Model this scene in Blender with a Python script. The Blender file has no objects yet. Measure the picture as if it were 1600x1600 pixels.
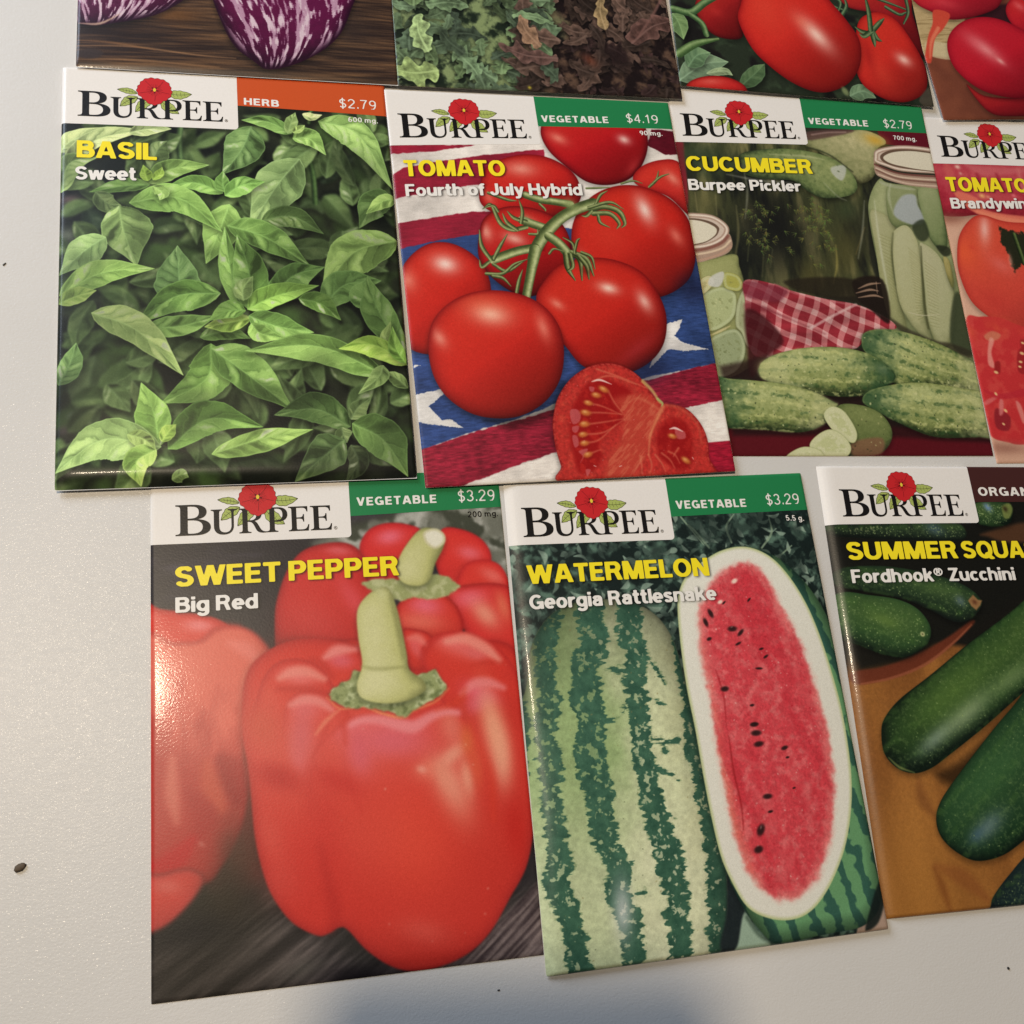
import bpy, math, random
import numpy as np
from mathutils import Matrix, Vector

C = bpy.context.scene.collection
SC = bpy.context.scene

# ------------------------------------------------------------------ camera
# metres; the table top is z = 0, the camera stands 0.24 m above the origin
cam_d = bpy.data.cameras.new('camera')
cam_d.sensor_width = 36.0
cam_d.lens = 37.0357
cam_d.clip_start = 0.01
cam_d.clip_end = 20.0
cam_o = bpy.data.objects.new('camera', cam_d)
C.objects.link(cam_o)
cam_o.matrix_world = Matrix([[0.97569, 0.0344, -0.216437, 0.0], [-0.093106, 0.959111, -0.267278, 0.0], [0.198393, 0.280932, 0.938998, 0.244038], [0.0, 0.0, 0.0, 1.0]])
SC.camera = cam_o

# ------------------------------------------------------------------ light
world = bpy.data.worlds.new('World')
SC.world = world
world.use_nodes = True
_bg = world.node_tree.nodes['Background']
_bg.inputs['Color'].default_value = (0.76, 0.84, 1.0, 1)     # cool daylight filling the room
_bg.inputs['Strength'].default_value = 0.04

def lamp(name, kind, loc, energy, color, **kw):
    d = bpy.data.lights.new(name, kind)
    d.energy = energy
    d.color = color
    for k, v in kw.items():
        setattr(d, k, v)
    o = bpy.data.objects.new(name, d)
    C.objects.link(o)
    o.location = loc
    return o

# warm ceiling bulb, up and to the left of the packets
lamp('ceiling_lamp', 'POINT', (-0.215, 0.165, 0.95), 21.8, (1.0, 0.83, 0.61), shadow_soft_size=0.028)
# broad soft daylight from a window beyond the table, up and to the left
win = lamp('window_light', 'AREA', (-0.58, 0.80, 0.52), 9.9, (0.74, 0.84, 1.0), shape='RECTANGLE', size=0.5, size_y=0.5)
win.rotation_euler = (Vector((0.05, 0.10, 0)) - win.location).to_track_quat('-Z', 'Y').to_euler()

SC.view_settings.view_transform = 'Standard'
SC.view_settings.look = 'None'
SC.view_settings.gamma = 1.0
SC.view_settings.exposure = 0.0
SC.view_settings.use_curve_mapping = False
SC.render.engine = 'CYCLES'
SC.cycles.max_bounces = 6

# ------------------------------------------------------------------ materials
def new_mat(name):
    m = bpy.data.materials.new(name)
    m.use_nodes = True
    nt = m.node_tree
    return m, nt, nt.nodes['Principled BSDF']

def s2l(c):
    c = np.asarray(c, float) / 255.0
    return tuple(np.where(c <= .04045, c / 12.92, ((c + .055) / 1.055) ** 2.4))

def coated_paper(nt, b, rough=.34, grain=.035):
    """fine grain of printed, varnished paper"""
    tc = nt.nodes.new('ShaderNodeTexCoord')
    n1 = nt.nodes.new('ShaderNodeTexNoise'); n1.inputs['Scale'].default_value = 2000; n1.inputs['Detail'].default_value = 3
    n2 = nt.nodes.new('ShaderNodeTexNoise'); n2.inputs['Scale'].default_value = 60; n2.inputs['Detail'].default_value = 2
    for n in (n1, n2):
        nt.links.new(tc.outputs['Object'], n.inputs['Vector'])
    mx = nt.nodes.new('ShaderNodeMath'); mx.operation = 'MULTIPLY_ADD'; mx.inputs[1].default_value = 1.4
    nt.links.new(n2.outputs[0], mx.inputs[0]); nt.links.new(n1.outputs[0], mx.inputs[2])
    # the coarse noise is a slow ripple of the paper, the fine one its grain
    bp = nt.nodes.new('ShaderNodeBump'); bp.inputs['Strength'].default_value = grain * 10; bp.inputs['Distance'].default_value = .00004
    nt.links.new(mx.outputs[0], bp.inputs['Height'])
    nt.links.new(bp.outputs[0], b.inputs['Normal'])
    mr = nt.nodes.new('ShaderNodeMapRange')
    mr.inputs['To Min'].default_value = rough - .04; mr.inputs['To Max'].default_value = rough + .05
    nt.links.new(n2.outputs[0], mr.inputs['Value'])
    nt.links.new(mr.outputs[0], b.inputs['Roughness'])
    b.inputs['Specular IOR Level'].default_value = .22
    b.inputs['Coat Weight'].default_value = .10; b.inputs['Coat Roughness'].default_value = .08; b.inputs['Coat IOR'].default_value = 1.45
    nt.links.new(bp.outputs[0], b.inputs['Coat Normal'])
    return tc, n1, n2

_ink = {}
def ink(name, rgb, rough=.34):
    if name in _ink:
        return _ink[name]
    m, nt, b = new_mat(name)
    tc, n1, n2 = coated_paper(nt, b, rough)
    mix = nt.nodes.new('ShaderNodeMixRGB'); mix.blend_type = 'MULTIPLY'
    c = s2l(rgb)
    mix.inputs['Color1'].default_value = (*c, 1)
    rmp = nt.nodes.new('ShaderNodeMapRange'); rmp.inputs['To Min'].default_value = .94; rmp.inputs['To Max'].default_value = 1.04
    nt.links.new(n1.outputs[0], rmp.inputs['Value'])
    nt.links.new(rmp.outputs[0], mix.inputs['Color2'])
    mix.inputs['Fac'].default_value = 1
    nt.links.new(mix.outputs[0], b.inputs['Base Color'])
    _ink[name] = m
    return m

PAPER = lambda: ink('white_coated_paper', (233, 229, 222))

# ------------------------------------------------------------------ painter for the printed pictures (mm on the packet)
PW, PH, RES = 82.5, 114.0, 9.0
GW, GH = int(PW * RES), int(PH * RES)

def Q(s):
    return np.array([[float(v) for v in p.split(',')] for p in s.split()])

def sst(a, b, x):
    t = np.clip((x - a) / (b - a), 0, 1)
    return t * t * (3 - 2 * t)

def col3(c):
    return np.asarray(c, np.float32) / 255.0

def lerp(a, b, t):
    return a + (b - a) * t

def catmull(P, closed, sub=6):
    n = len(P)
    if n < 3:
        return P
    out = []
    rng = range(n) if closed else range(n - 1)
    t = np.linspace(0, 1, sub, endpoint=False)[:, None]
    for i in rng:
        p1, p2 = P[i], P[(i + 1) % n]
        p0 = P[(i - 1) % n] if closed or i > 0 else 2 * p1 - p2
        p3 = P[(i + 2) % n] if closed or i + 2 < n else 2 * p2 - p1
        out.append(.5 * (2 * p1 + (p2 - p0) * t + (2 * p0 - 5 * p1 + 4 * p2 - p3) * t ** 2 + (3 * p1 - p0 - 3 * p2 + p3) * t ** 3))
    if not closed:
        out.append(P[-1:])
    return np.concatenate(out)

def resize(a, h, w):
    ys = np.linspace(0, a.shape[0] - 1, h); xs = np.linspace(0, a.shape[1] - 1, w)
    y0 = np.minimum(ys.astype(int), max(a.shape[0] - 2, 0)); x0 = np.minimum(xs.astype(int), max(a.shape[1] - 2, 0))
    y1 = np.minimum(y0 + 1, a.shape[0] - 1); x1 = np.minimum(x0 + 1, a.shape[1] - 1)
    fy = (ys - y0)[:, None]; fx = (xs - x0)[None]
    t = a[y0]; u = a[y1]
    r = t + (u - t) * fy
    return (r[:, x0] * (1 - fx) + r[:, x1] * fx).astype(np.float32)

def blur(a, r):
    """three box passes on a 2-D array, r in pixels"""
    r = int(max(1, round(r)))
    for _ in range(3):
        for ax in (0, 1):
            p = np.pad(a, [(r + 1, r) if k == ax else (0, 0) for k in (0, 1)], mode='edge')
            c = np.cumsum(p, axis=ax, dtype=np.float64)
            n = a.shape[ax]
            hi = np.take(c, np.arange(2 * r + 1, 2 * r + 1 + n), axis=ax); lo = np.take(c, np.arange(0, n), axis=ax)
            a = ((hi - lo) / (2 * r + 1)).astype(np.float32)
    return a

class Mask:
    pass

class Art:
    def __init__(s, base, seed=1):
        s.a = np.empty((GH, GW, 3), np.float32); s.a[:] = col3(base)
        s.x = (np.arange(GW, dtype=np.float32) + .5) / RES
        s.y = (np.arange(GH, dtype=np.float32) + .5) / RES
        s.rng = np.random.default_rng(seed)
        s.cache = {}

    def vn(s, cell, ax=1.0, ay=1.0, seed=0, ang=0.0):
        """value noise 0..1 over the sheet, cell size in mm, stretched by ax along ang (radians) and ay across"""
        r = np.random.default_rng(seed * 977 + int(cell * 1000) + 13)
        g = r.random((64, 64)).astype(np.float32)
        ca, sa = np.float32(math.cos(ang)), np.float32(math.sin(ang))
        X = s.x[None]; Y = s.y[:, None]
        u = (X * ca + Y * sa) / np.float32(cell * ax) + 500.37; v = (Y * ca - X * sa) / np.float32(cell * ay) + 500.71
        i = np.floor(u).astype(np.int32); j = np.floor(v).astype(np.int32)
        fu = u - i; fv = v - j
        fu = fu * fu * (3 - 2 * fu); fv = fv * fv * (3 - 2 * fv)
        i0 = i & 63; i1 = (i + 1) & 63; j0 = j & 63; j1 = (j + 1) & 63
        a = g[j0, i0]; b = g[j0, i1]; c = g[j1, i0]; d = g[j1, i1]
        a = a + (b - a) * fu; c = c + (d - c) * fu
        return (a + (c - a) * fv).astype(np.float32)

    def fbm(s, cell, octv=4, ax=1., ay=1., seed=0, ang=None):
        k = (cell, octv, ax, ay, seed, ang)
        if k not in s.cache:
            o = 0; w = 1.; tot = 0
            for i in range(octv):
                # octaves of an unstretched noise are turned against each other, so no grid shows
                t = (.6 + 1.1 * i + seed * .7) if ang is None and ax == 1. and ay == 1. else (ang or 0.) + (.09 * (i % 2) - .045)
                o = o + w * s.vn(cell / 2 ** i, ax, ay, seed + i, t); tot += w; w *= .55
            s.cache[k] = (o / tot).astype(np.float32)
        return s.cache[k]

    def region(s, P, m):
        x0, y0 = P.min(0) - m; x1, y1 = P.max(0) + m
        i0 = int(np.clip(x0 * RES, 0, GW)); i1 = int(np.clip(x1 * RES + 1, 0, GW))
        j0 = int(np.clip(y0 * RES, 0, GH)); j1 = int(np.clip(y1 * RES + 1, 0, GH))
        return (slice(j0, j1), slice(i0, i1))

    def full(s):
        m = Mask(); m.sl = (slice(0, GH), slice(0, GW)); m.X, m.Y = np.meshgrid(s.x, s.y)
        m.sd = np.full((GH, GW), 99., np.float32); m.P = np.array([[0, 0], [PW, PH]])
        return m

    def poly(s, P, smooth=True, margin=1.0, rough=0, rcell=1.5, rseed=3):
        if smooth:
            P = catmull(P, True)
        m = Mask(); m.P = P; m.sl = sl = s.region(P, margin)
        h = sl[0].stop - sl[0].start; w = sl[1].stop - sl[1].start
        m.X, m.Y = np.meshgrid(s.x[sl[1]], s.y[sl[0]])
        if h < 1 or w < 1:
            m.sd = np.zeros((max(h, 0), max(w, 0)), np.float32); return m
        st = 1 if h * w < 40000 else (2 if h * w < 160000 else 3)
        hh, ww = max(2, h // st), max(2, w // st)
        xs = np.linspace(s.x[sl[1].start], s.x[sl[1].stop - 1], ww, dtype=np.float32)[None]
        ys = np.linspace(s.y[sl[0].start], s.y[sl[0].stop - 1], hh, dtype=np.float32)[:, None]
        d2 = np.full((hh, ww), 1e9, np.float32); ins = np.zeros((hh, ww), bool)
        A = P; B = np.roll(P, -1, 0)
        for (ax, ay), (bx, by) in zip(A, B):
            ex, ey = bx - ax, by - ay
            L = ex * ex + ey * ey
            if L < 1e-9:
                continue
            t = np.clip(((xs - ax) * ex + (ys - ay) * ey) / L, 0, 1)
            dx = xs - ax - t * ex; dy = ys - ay - t * ey
            np.minimum(d2, dx * dx + dy * dy, out=d2)
            if ey != 0:
                c = ((ay <= ys) != (by <= ys)) & (xs < ax + (ys - ay) * (ex / ey))
                ins ^= c
        sd = np.sqrt(d2); sd[~ins] *= -1
        m.sd = sd if st == 1 else resize(sd, h, w)
        if rough:
            m.sd = m.sd + (s.fbm(rcell, 3, seed=rseed)[sl] - .5) * 2 * rough
        return m

    def n(s, m, *a, **k):
        return s.fbm(*a, **k)[m.sl]

    def put(s, m, col, soft=.12, alpha=1., grow=0.):
        """soft in mm; alpha scalar or array"""
        if m.sd.size == 0:
            return
        al = sst(-soft, soft, m.sd + grow) * alpha
        c = col3(col) if not isinstance(col, np.ndarray) or col.ndim == 1 else col
        v = s.a[m.sl]
        v += (c - v) * al[..., None]

    def mul(s, m, k, soft=1., alpha=1., grow=0., dx=0, dy=0):
        """soft printed shadow of one thing on the next inside the picture"""
        if m.sd.size == 0:
            return
        al = sst(-soft, soft, m.sd + grow) * alpha
        if dx or dy:
            ny_, nx_ = al.shape
            al = al[np.clip(np.arange(ny_) - int(dy * RES), 0, ny_ - 1)][:, np.clip(np.arange(nx_) - int(dx * RES), 0, nx_ - 1)]
        s.a[m.sl] *= (1 - al * (1 - k))[..., None]

    def glow(s, P, ratio, col, alpha=.8, clip=None, pw=2.0, cut=.35):
        """airbrushed blob: P = centre and end of its long axis"""
        c, e = P[0], P[1]
        L = math.hypot(*(e - c)); a = math.atan2(e[1] - c[1], e[0] - c[0])
        R = max(L, L * ratio) * 2.0
        sl = s.region(np.array([c, c]), R)
        if sl[0].stop <= sl[0].start or sl[1].stop <= sl[1].start:
            return
        X, Y = np.meshgrid(s.x[sl[1]] - c[0], s.y[sl[0]] - c[1])
        u = (X * math.cos(a) + Y * math.sin(a)) / L; v = (-X * math.sin(a) + Y * math.cos(a)) / (L * ratio)
        r2 = u * u + v * v
        al = np.exp(-(r2 ** (pw / 2.0)) * 1.2) * alpha
        if clip is not None:
            full = np.zeros((GH, GW), np.float32); full[clip.sl] = sst(-.1, cut, clip.sd)
            al = al * full[sl]
        v_ = s.a[sl]
        v_ += (col3(col) - v_) * al[..., None]

    def line(s, P, w, smooth=True, margin=.6):
        """distance field of a tapering stroke: w radius in mm (scalar or list along P)"""
        w = np.broadcast_to(np.asarray(w, float), (len(P),)) if np.ndim(w) == 0 else np.interp(np.linspace(0, 1, len(P)), np.linspace(0, 1, len(w)), w)
        if smooth and len(P) > 2:
            PW_ = catmull(np.c_[P, w], False, 5); P, w = PW_[:, :2], PW_[:, 2]
        m = Mask(); m.P = P; m.sl = sl = s.region(P, margin + w.max())
        m.X, m.Y = np.meshgrid(s.x[sl[1]], s.y[sl[0]])
        sd = np.full(m.X.shape, -1e3, np.float32); m.u = np.zeros_like(sd); m.v = np.zeros_like(sd)
        n = len(P) - 1
        for i in range(n):
            ax, ay = P[i]; ex, ey = P[i + 1] - P[i]; L = ex * ex + ey * ey
            if L < 1e-9:
                continue
            t = np.clip(((m.X - ax) * ex + (m.Y - ay) * ey) / L, 0, 1)
            dx = m.X - ax - t * ex; dy = m.Y - ay - t * ey
            r = w[i] + (w[i + 1] - w[i]) * t
            d = r - np.sqrt(dx * dx + dy * dy)
            k = d > sd
            sd[k] = d[k]; m.u[k] = ((i + t) / n)[k]
            m.v[k] = ((ex * dy - ey * dx) / (math.sqrt(L) * np.maximum(r, 1e-3)))[k]
        m.sd = sd
        return m

    def tube(s, P, w, dark, mid, lite, soft=.1, side=-.35, noise=.12):
        """a round stem: lit along one side"""
        m = s.line(P, w)
        if m.sd.size == 0:
            return m
        x = m.v
        c = lerp(col3(mid), col3(dark), sst(.1, 1., np.abs(x - side * .6))[..., None])
        c = lerp(c, col3(lite), (np.exp(-((x - side) / .35) ** 2) * .8)[..., None])
        c = c * (1 + (s.n(m, .8, 3, seed=5) - .5)[..., None] * noise * 2)
        s.put(m, c, soft)
        return m

    def leaf(s, P, wid, col, lite=1.25, dark=.6, veins=.5, soft=.12, shadow=.5, both=(1, 1), seed=0, tone=0., nv=7, peak=.42):
        """a leaf along its midrib P (base, ..., tip), wid = full width in mm"""
        R = catmull(P, False, 8) if len(P) > 2 else np.linspace(P[0], P[1], 12)
        n = len(R) - 1
        u = np.linspace(0, 1, n + 1)
        e = math.log(.5) / math.log(peak)
        prof = np.sin(np.pi * u ** e) ** .85
        prof = prof * (1 - .35 * sst(.6, 1, u))
        m = Mask(); m.P = R; m.sl = sl = s.region(R, wid * .62 + 1.5)
        if sl[0].stop - sl[0].start < 2 or sl[1].stop - sl[1].start < 2:
            return
        m.X, m.Y = np.meshgrid(s.x[sl[1]], s.y[sl[0]])
        best = np.full(m.X.shape, 1e9, np.float32); U = np.zeros_like(best); V = np.zeros_like(best)
        for i in range(n):
            ax, ay = R[i]; ex, ey = R[i + 1] - R[i]; L = ex * ex + ey * ey
            t = np.clip(((m.X - ax) * ex + (m.Y - ay) * ey) / L, 0, 1)
            dx = m.X - ax - t * ex; dy = m.Y - ay - t * ey
            d2 = dx * dx + dy * dy
            k = d2 < best
            best[k] = d2[k]; U[k] = ((i + t) / n)[k]
            V[k] = (np.sign(ex * dy - ey * dx) * np.sqrt(d2))[k]
        rg = np.random.default_rng(seed + 71)
        wob = 1 + .045 * np.sin(U * (9 + seed % 5) + seed) + .02 * np.sin(U * 31 + seed * 2)
        as_ = (1., rg.uniform(.72, .98)) if rg.random() < .5 else (rg.uniform(.72, .98), 1.)
        hw = np.interp(U, u, prof) * wid * .5 * wob
        hw = np.where(V > 0, hw * both[0] * as_[0], hw * both[1] * as_[1])
        sd = hw - np.abs(V)
        m.sd = np.where(hw < .05, -np.sqrt(best) - .1, np.maximum(sd, -np.sqrt(best) - .1)).astype(np.float32)
        x = np.abs(V) / np.maximum(hw, .05)
        side = np.where(V > 0, 1., -1.)
        nn = s.n(m, 3.0, 3, seed=seed % 7) - .5
        # streaks between the side veins, each its own brightness; creases where they meet
        ph = U * nv - 1.25 * x ** .8 + 2.4 + nn * .9 + (V > 0) * .45
        idx = np.clip(np.floor(ph).astype(int), 0, 31); tri = ph - np.floor(ph)
        amp = rg.normal(.1, .75, 64)
        a_k = amp[idx + 32 * (V > 0)]
        body = np.sin(np.pi * tri) ** 1.4 * np.sin(np.pi * np.clip(x, 0, 1)) ** .6
        crease = np.exp(-(np.minimum(tri, 1 - tri) / .09) ** 2) * np.clip(1.1 - x, 0, 1)
        lr = 1. if rg.random() < .5 else -1.
        half = rg.uniform(.12, .30)
        shade = tone + side * lr * half + veins * (.50 * a_k * body - .26 * crease * (.35 + .65 * (s.n(m, 2., 2, seed=seed % 5 + 30) > .47)) + .16 * np.exp(-((tri - .14) / .05) ** 2) * (x < .92))
        shade += (U - .5) * rg.uniform(-.35, .5) + (x - .5) * rg.uniform(-.25, .25) + nn * .55
        c = col3(col)
        hi = np.minimum(c * 1.16 + np.array([.17, .16, .12], np.float32), 1); lo = c * dark
        k = np.clip(shade * 1.5, -1, 1)[..., None]
        cc = np.where(k > 0, lerp(c, hi, k), lerp(c, lo, -k))
        rib = np.exp(-(V / (.13 + .16 * (1 - U))) ** 2) * .6 * (1 - .4 * U)
        cc = lerp(cc, np.minimum(c * 1.2 + .10, 1), rib[..., None])
        gl = np.clip(a_k - .25, 0, 1.2) * body ** 1.6 * veins * np.clip(.6 + side * lr * .5, 0, 1) * sst(.42, .62, s.n(m, 1.6, 2, seed=seed % 5 + 20))
        cc = lerp(cc, np.array([.84, .88, .74], np.float32), np.clip(gl * 1.0, 0, .85)[..., None])
        rim = np.exp(-((m.sd - .14) / .13) ** 2) * .45
        cc = lerp(cc, np.minimum(c * 1.25 + .10, 1), rim[..., None])
        if shadow:
            al = sst(-1.5, 1.2, m.sd) * shadow
            al = np.roll(np.roll(al, 10, 0), 4, 1); al[:10] = 0; al[:, :4] = 0
            s.a[sl] *= (1 - al * .75)[..., None]
        s.put(m, cc, soft)

    def spots(s, m, count, r, col, alpha=.8, seed=1, inset=.6, soft=.12, jit=.5):
        rg = np.random.default_rng(seed)
        j, i = np.where(m.sd > inset)
        if len(j) == 0:
            return
        for k in rg.integers(0, len(j), count):
            p = np.array([m.X[j[k], i[k]], m.Y[j[k], i[k]]])
            a = rg.random() * 6.28; rr = r * (1 + jit * (rg.random() - .5) * 2)
            s.glow(np.array([p, p + rr * np.array([math.cos(a), math.sin(a)])]), .7, col, alpha * (.5 + .5 * rg.random()), pw=4)

    def soften(s, px):
        for k in range(3):
            s.a[..., k] = blur(np.ascontiguousarray(s.a[..., k]), px)

    def grain(s, amt=.02, seed=9):
        g = s.rng.normal(0, 1, (GH, GW, 1)).astype(np.float32)
        s.a += g * amt * (.4 + s.a)

    def image(s, name):
        im = bpy.data.images.new(name, GW, GH, alpha=False)
        px = np.ones((GH, GW, 4), np.float32)
        px[..., :3] = np.clip(s.a[::-1], 0, 1)
        im.pixels.foreach_set(px.ravel())
        im.update(); im.pack()
        return im

# ------------------------------------------------------------------ lettering
def arc(cx, cy, rx, ry, a0, a1, n=12):
    t = np.radians(np.linspace(a0, a1, n))
    return [(cx + rx * math.cos(v), cy + ry * math.sin(v)) for v in t]

def _glyphs():
    g = {}
    def G(ch, w, *strokes, lo=0., hi=1.):
        g[ch] = (w, [np.array(s_, float) for s_ in strokes], lo, hi)
    a, b, t = .1, .085, .915
    G('A', .86, [(.06, -.1), (.43 - .015, 1.1)], [(.80, -.1), (.43 + .015, 1.1)], [(.2, .29), (.66, .29)])
    G('B', .76, [(a, 0), (a, 1)], [(a, t), (.44, t)] + arc(.44, .735, .175, .18, 90, -90) + [(a, .555)], [(a, .555), (.46, .52)] + arc(.47, .3, .195, .215, 88, -90) + [(a, b)])
    G('C', .82, arc(.43, .5, .335, .415, 42, 318, 24))
    G('D', .8, [(a, 0), (a, 1)], [(a, t), (.36, t)] + arc(.36, .5, .335, .415, 90, -90, 16) + [(a, b)])
    G('E', .66, [(a, 0), (a, 1)], [(a, t), (.635, t)], [(a, .51), (.59, .51)], [(a, b), (.645, b)])
    G('F', .62, [(a, 0), (a, 1)], [(a, t), (.61, t)], [(a, .48), (.56, .48)])
    G('G', .86, arc(.43, .5, .335, .415, 48, 338, 24), [(.46, .44), (.83, .44)], [(.755, .5), (.755, .02)])
    G('H', .80, [(a, 0), (a, 1)], [(.7, 0), (.7, 1)], [(a, .51), (.7, .51)])
    G('I', .2, [(a, 0), (a, 1)])
    G('J', .60, [(.48, 1), (.48, .3)] + arc(.285, .3, .195, .215, 0, -175))
    G('L', .61, [(a, 0), (a, 1)], [(a, b), (.6, b)])
    G('M', .98, [(a, 0), (a, 1)], [(.88, 0), (.88, 1)], [(.12, 1.12), (.49, -.02)], [(.86, 1.12), (.49, -.02)])
    G('N', .8, [(a, 0), (a, 1)], [(.7, 0), (.7, 1)], [(.08, 1.06), (.72, -.06)])
    G('O', .88, arc(.44, .5, .34, .415, 0, 360, 32))
    G('P', .72, [(a, 0), (a, 1)], [(a, t), (.42, t)] + arc(.42, .685, .2, .23, 90, -90) + [(a, .455)])
    G('Q', .88, arc(.44, .5, .34, .415, 0, 360, 32), [(.5, .3), (.86, -.06)], lo=-.06)
    G('R', .78, [(a, 0), (a, 1)], [(a, t), (.43, t)] + arc(.43, .705, .2, .21, 90, -90) + [(a, .495)], [(.4, .52), (.52, .44), (.70, -.08)])
    G('S', .74, arc(.365, .72, .25, .20, 22, 262, 16) + arc(.37, .29, .265, .205, 82, -158, 16))
    G('T', .7, [(0, t), (.7, t)], [(.35, 0), (.35, 1)])
    G('U', .8, [(a, 1), (a, .37)] + arc(.4, .37, .3, .285, 180, 360, 16) + [(.7, 1)])
    G('V', .8, [(.07, 1.1), (.4, -.02)], [(.73, 1.1), (.4, -.02)])
    G('W', 1.2, [(.06, 1.1), (.33, -.05)], [(.33, -.05), (.60, 1.05)], [(.60, 1.05), (.87, -.05)], [(.87, -.05), (1.14, 1.1)])
    G('Y', .8, [(.04, 1.1), (.4, .40)], [(.76, 1.1), (.4, .40)], [(.4, 0), (.4, .44)])
    G('Z', .7, [(.04, t), (.66, t)], [(.64, 1.0), (.08, 0)], [(.04, b), (.67, b)])
    x = .73
    G('a', .64, arc(.31, .50, .20, .155, 165, 0) + [(.51, 0)], [(.5, .42), (.33, .42)] + arc(.30, .24, .2, .165, 90, 270) + [(.38, .075), (.5, .2)], hi=x)
    G('b', .66, [(.095, 0), (.095, 1)], arc(.33, .365, .235, .29, 0, 360, 24))
    G('c', .58, arc(.32, .365, .225, .29, 48, 312, 20), hi=x)
    G('d', .66, [(.565, 0), (.565, 1)], arc(.33, .365, .235, .29, 0, 360, 24))
    G('e', .64, [(.09, .36), (.56, .36)] + arc(.32, .365, .235, .29, 0, 310, 22), hi=x)
    G('f', .4, [(.17, 0), (.17, .8)] + arc(.33, .78, .16, .145, 180, 85), [(0, .66), (.38, .66)])
    G('g', .66, [(.565, x), (.565, 0)] + arc(.33, -.02, .235, .19, 0, -155), arc(.33, .38, .235, .275, 0, 360, 24), lo=-.3, hi=x)
    G('h', .65, [(.095, 0), (.095, 1)], [(.095, .4)] + arc(.32, .44, .23, .215, 165, 0) + [(.55, 0)])
    G('i', .19, [(.095, 0), (.095, .73)], [(.095, .83), (.095, 1.0)])
    G('k', .64, [(.095, 0), (.095, 1)], [(.12, .28), (.56, .85)], [(.28, .46), (.58, -.1)], hi=1)
    g['k'] = (.64, [np.array(s_, float) for s_ in ([(.095, 0), (.095, 1)], [(.10, .25), (.52, .73)], [(.30, .45), (.57, .0)])], 0, 1)
    G('l', .19, [(.095, 0), (.095, 1)])
    G('m', 1.0, [(.095, 0), (.095, x)], [(.095, .42)] + arc(.29, .44, .2, .215, 165, 0) + [(.49, 0)], [(.49, .42)] + arc(.69, .44, .2, .215, 165, 0) + [(.89, 0)], hi=x)
    G('n', .65, [(.095, 0), (.095, x)], [(.095, .4)] + arc(.32, .44, .23, .215, 165, 0) + [(.55, 0)], hi=x)
    G('o', .66, arc(.33, .365, .235, .29, 0, 360, 24), hi=x)
    G('p', .66, [(.095, -.27), (.095, x)], arc(.33, .365, .235, .29, 0, 360, 24), lo=-.27, hi=x)
    G('r', .43, [(.095, 0), (.095, x)], [(.095, .36)] + arc(.36, .36, .265, .285, 175, 85), hi=x)
    G('s', .56, arc(.28, .53, .185, .13, 20, 258, 14) + arc(.28, .215, .195, .14, 80, -158, 14), hi=x)
    G('t', .42, [(.18, .95), (.18, .24)] + arc(.32, .24, .14, .165, 180, 290), [(0, .66), (.39, .66)])
    G('u', .65, [(.095, x), (.095, .3)] + arc(.32, .3, .225, .22, 180, 355) + [(.55, .3)], [(.555, 0), (.555, x)], hi=x)
    G('w', .92, [(.05, x + .1), (.25, -.04)], [(.25, -.04), (.46, x + .04)], [(.46, x + .04), (.67, -.04)], [(.67, -.04), (.87, x + .1)], hi=x)
    G('y', .64, [(.05, x + .1), (.33, .02)], [(.60, x + .1), (.30, -.12), (.2, -.2), (.05, -.2)], lo=-.28, hi=x)
    G('z', .56, [(.04, .65), (.52, .65)], [(.5, .72), (.08, 0)], [(.04, .08), (.53, .08)], hi=x)
    # figures, drawn for a lighter weight
    G('$', .62, arc(.3, .70, .21, .2, 25, 262, 14) + arc(.305, .28, .225, .21, 82, -155, 14), [(.3, 1.08), (.3, -.1)], lo=-.1, hi=1.08)
    G('0', .64, arc(.31, .49, .235, .45, 0, 360, 28))
    G('1', .5, [(.3, 0), (.3, .96)], [(.09, .74), (.2, .79), (.3, .95)])
    G('2', .64, arc(.305, .69, .225, .25, 170, -25, 14) + [(.12, .13), (.07, .05)], [(.06, .05), (.55, .05)])
    G('3', .64, arc(.30, .715, .205, .225, 160, -85, 14), arc(.30, .27, .23, .22, 85, -160, 14))
    G('4', .64, [(.44, 0), (.44, .95)], [(.44, .93), (.07, .29)], [(.05, .27), (.58, .27)])
    G('5', .64, [(.5, .91), (.15, .91), (.11, .48)] + arc(.30, .31, .235, .26, 140, -155, 16))
    G('6', .64, arc(.31, .30, .225, .255, 0, 360, 24), [(.085, .32)] + arc(.36, .42, .275, .53, 190, 75, 12))
    G('7', .64, [(.06, .91), (.56, .91)], [(.55, .93), (.36, .55), (.24, 0)])
    G('9', .64, arc(.31, .65, .225, .255, 0, 360, 24), [(.535, .63)] + arc(.26, .53, .275, .53, 10, -105, 12))
    G('.', .2, [(.1, 0), (.1, .16)])
    G('\u00ae', .62, arc(.31, .72, .27, .27, 0, 360, 28), [(.22, .58), (.22, .87)], [(.22, .86), (.34, .86)] + arc(.34, .79, .07, .07, 90, -90, 6) + [(.22, .72)], [(.31, .72), (.41, .58)])
    return g
GLY = _glyphs()

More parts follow.
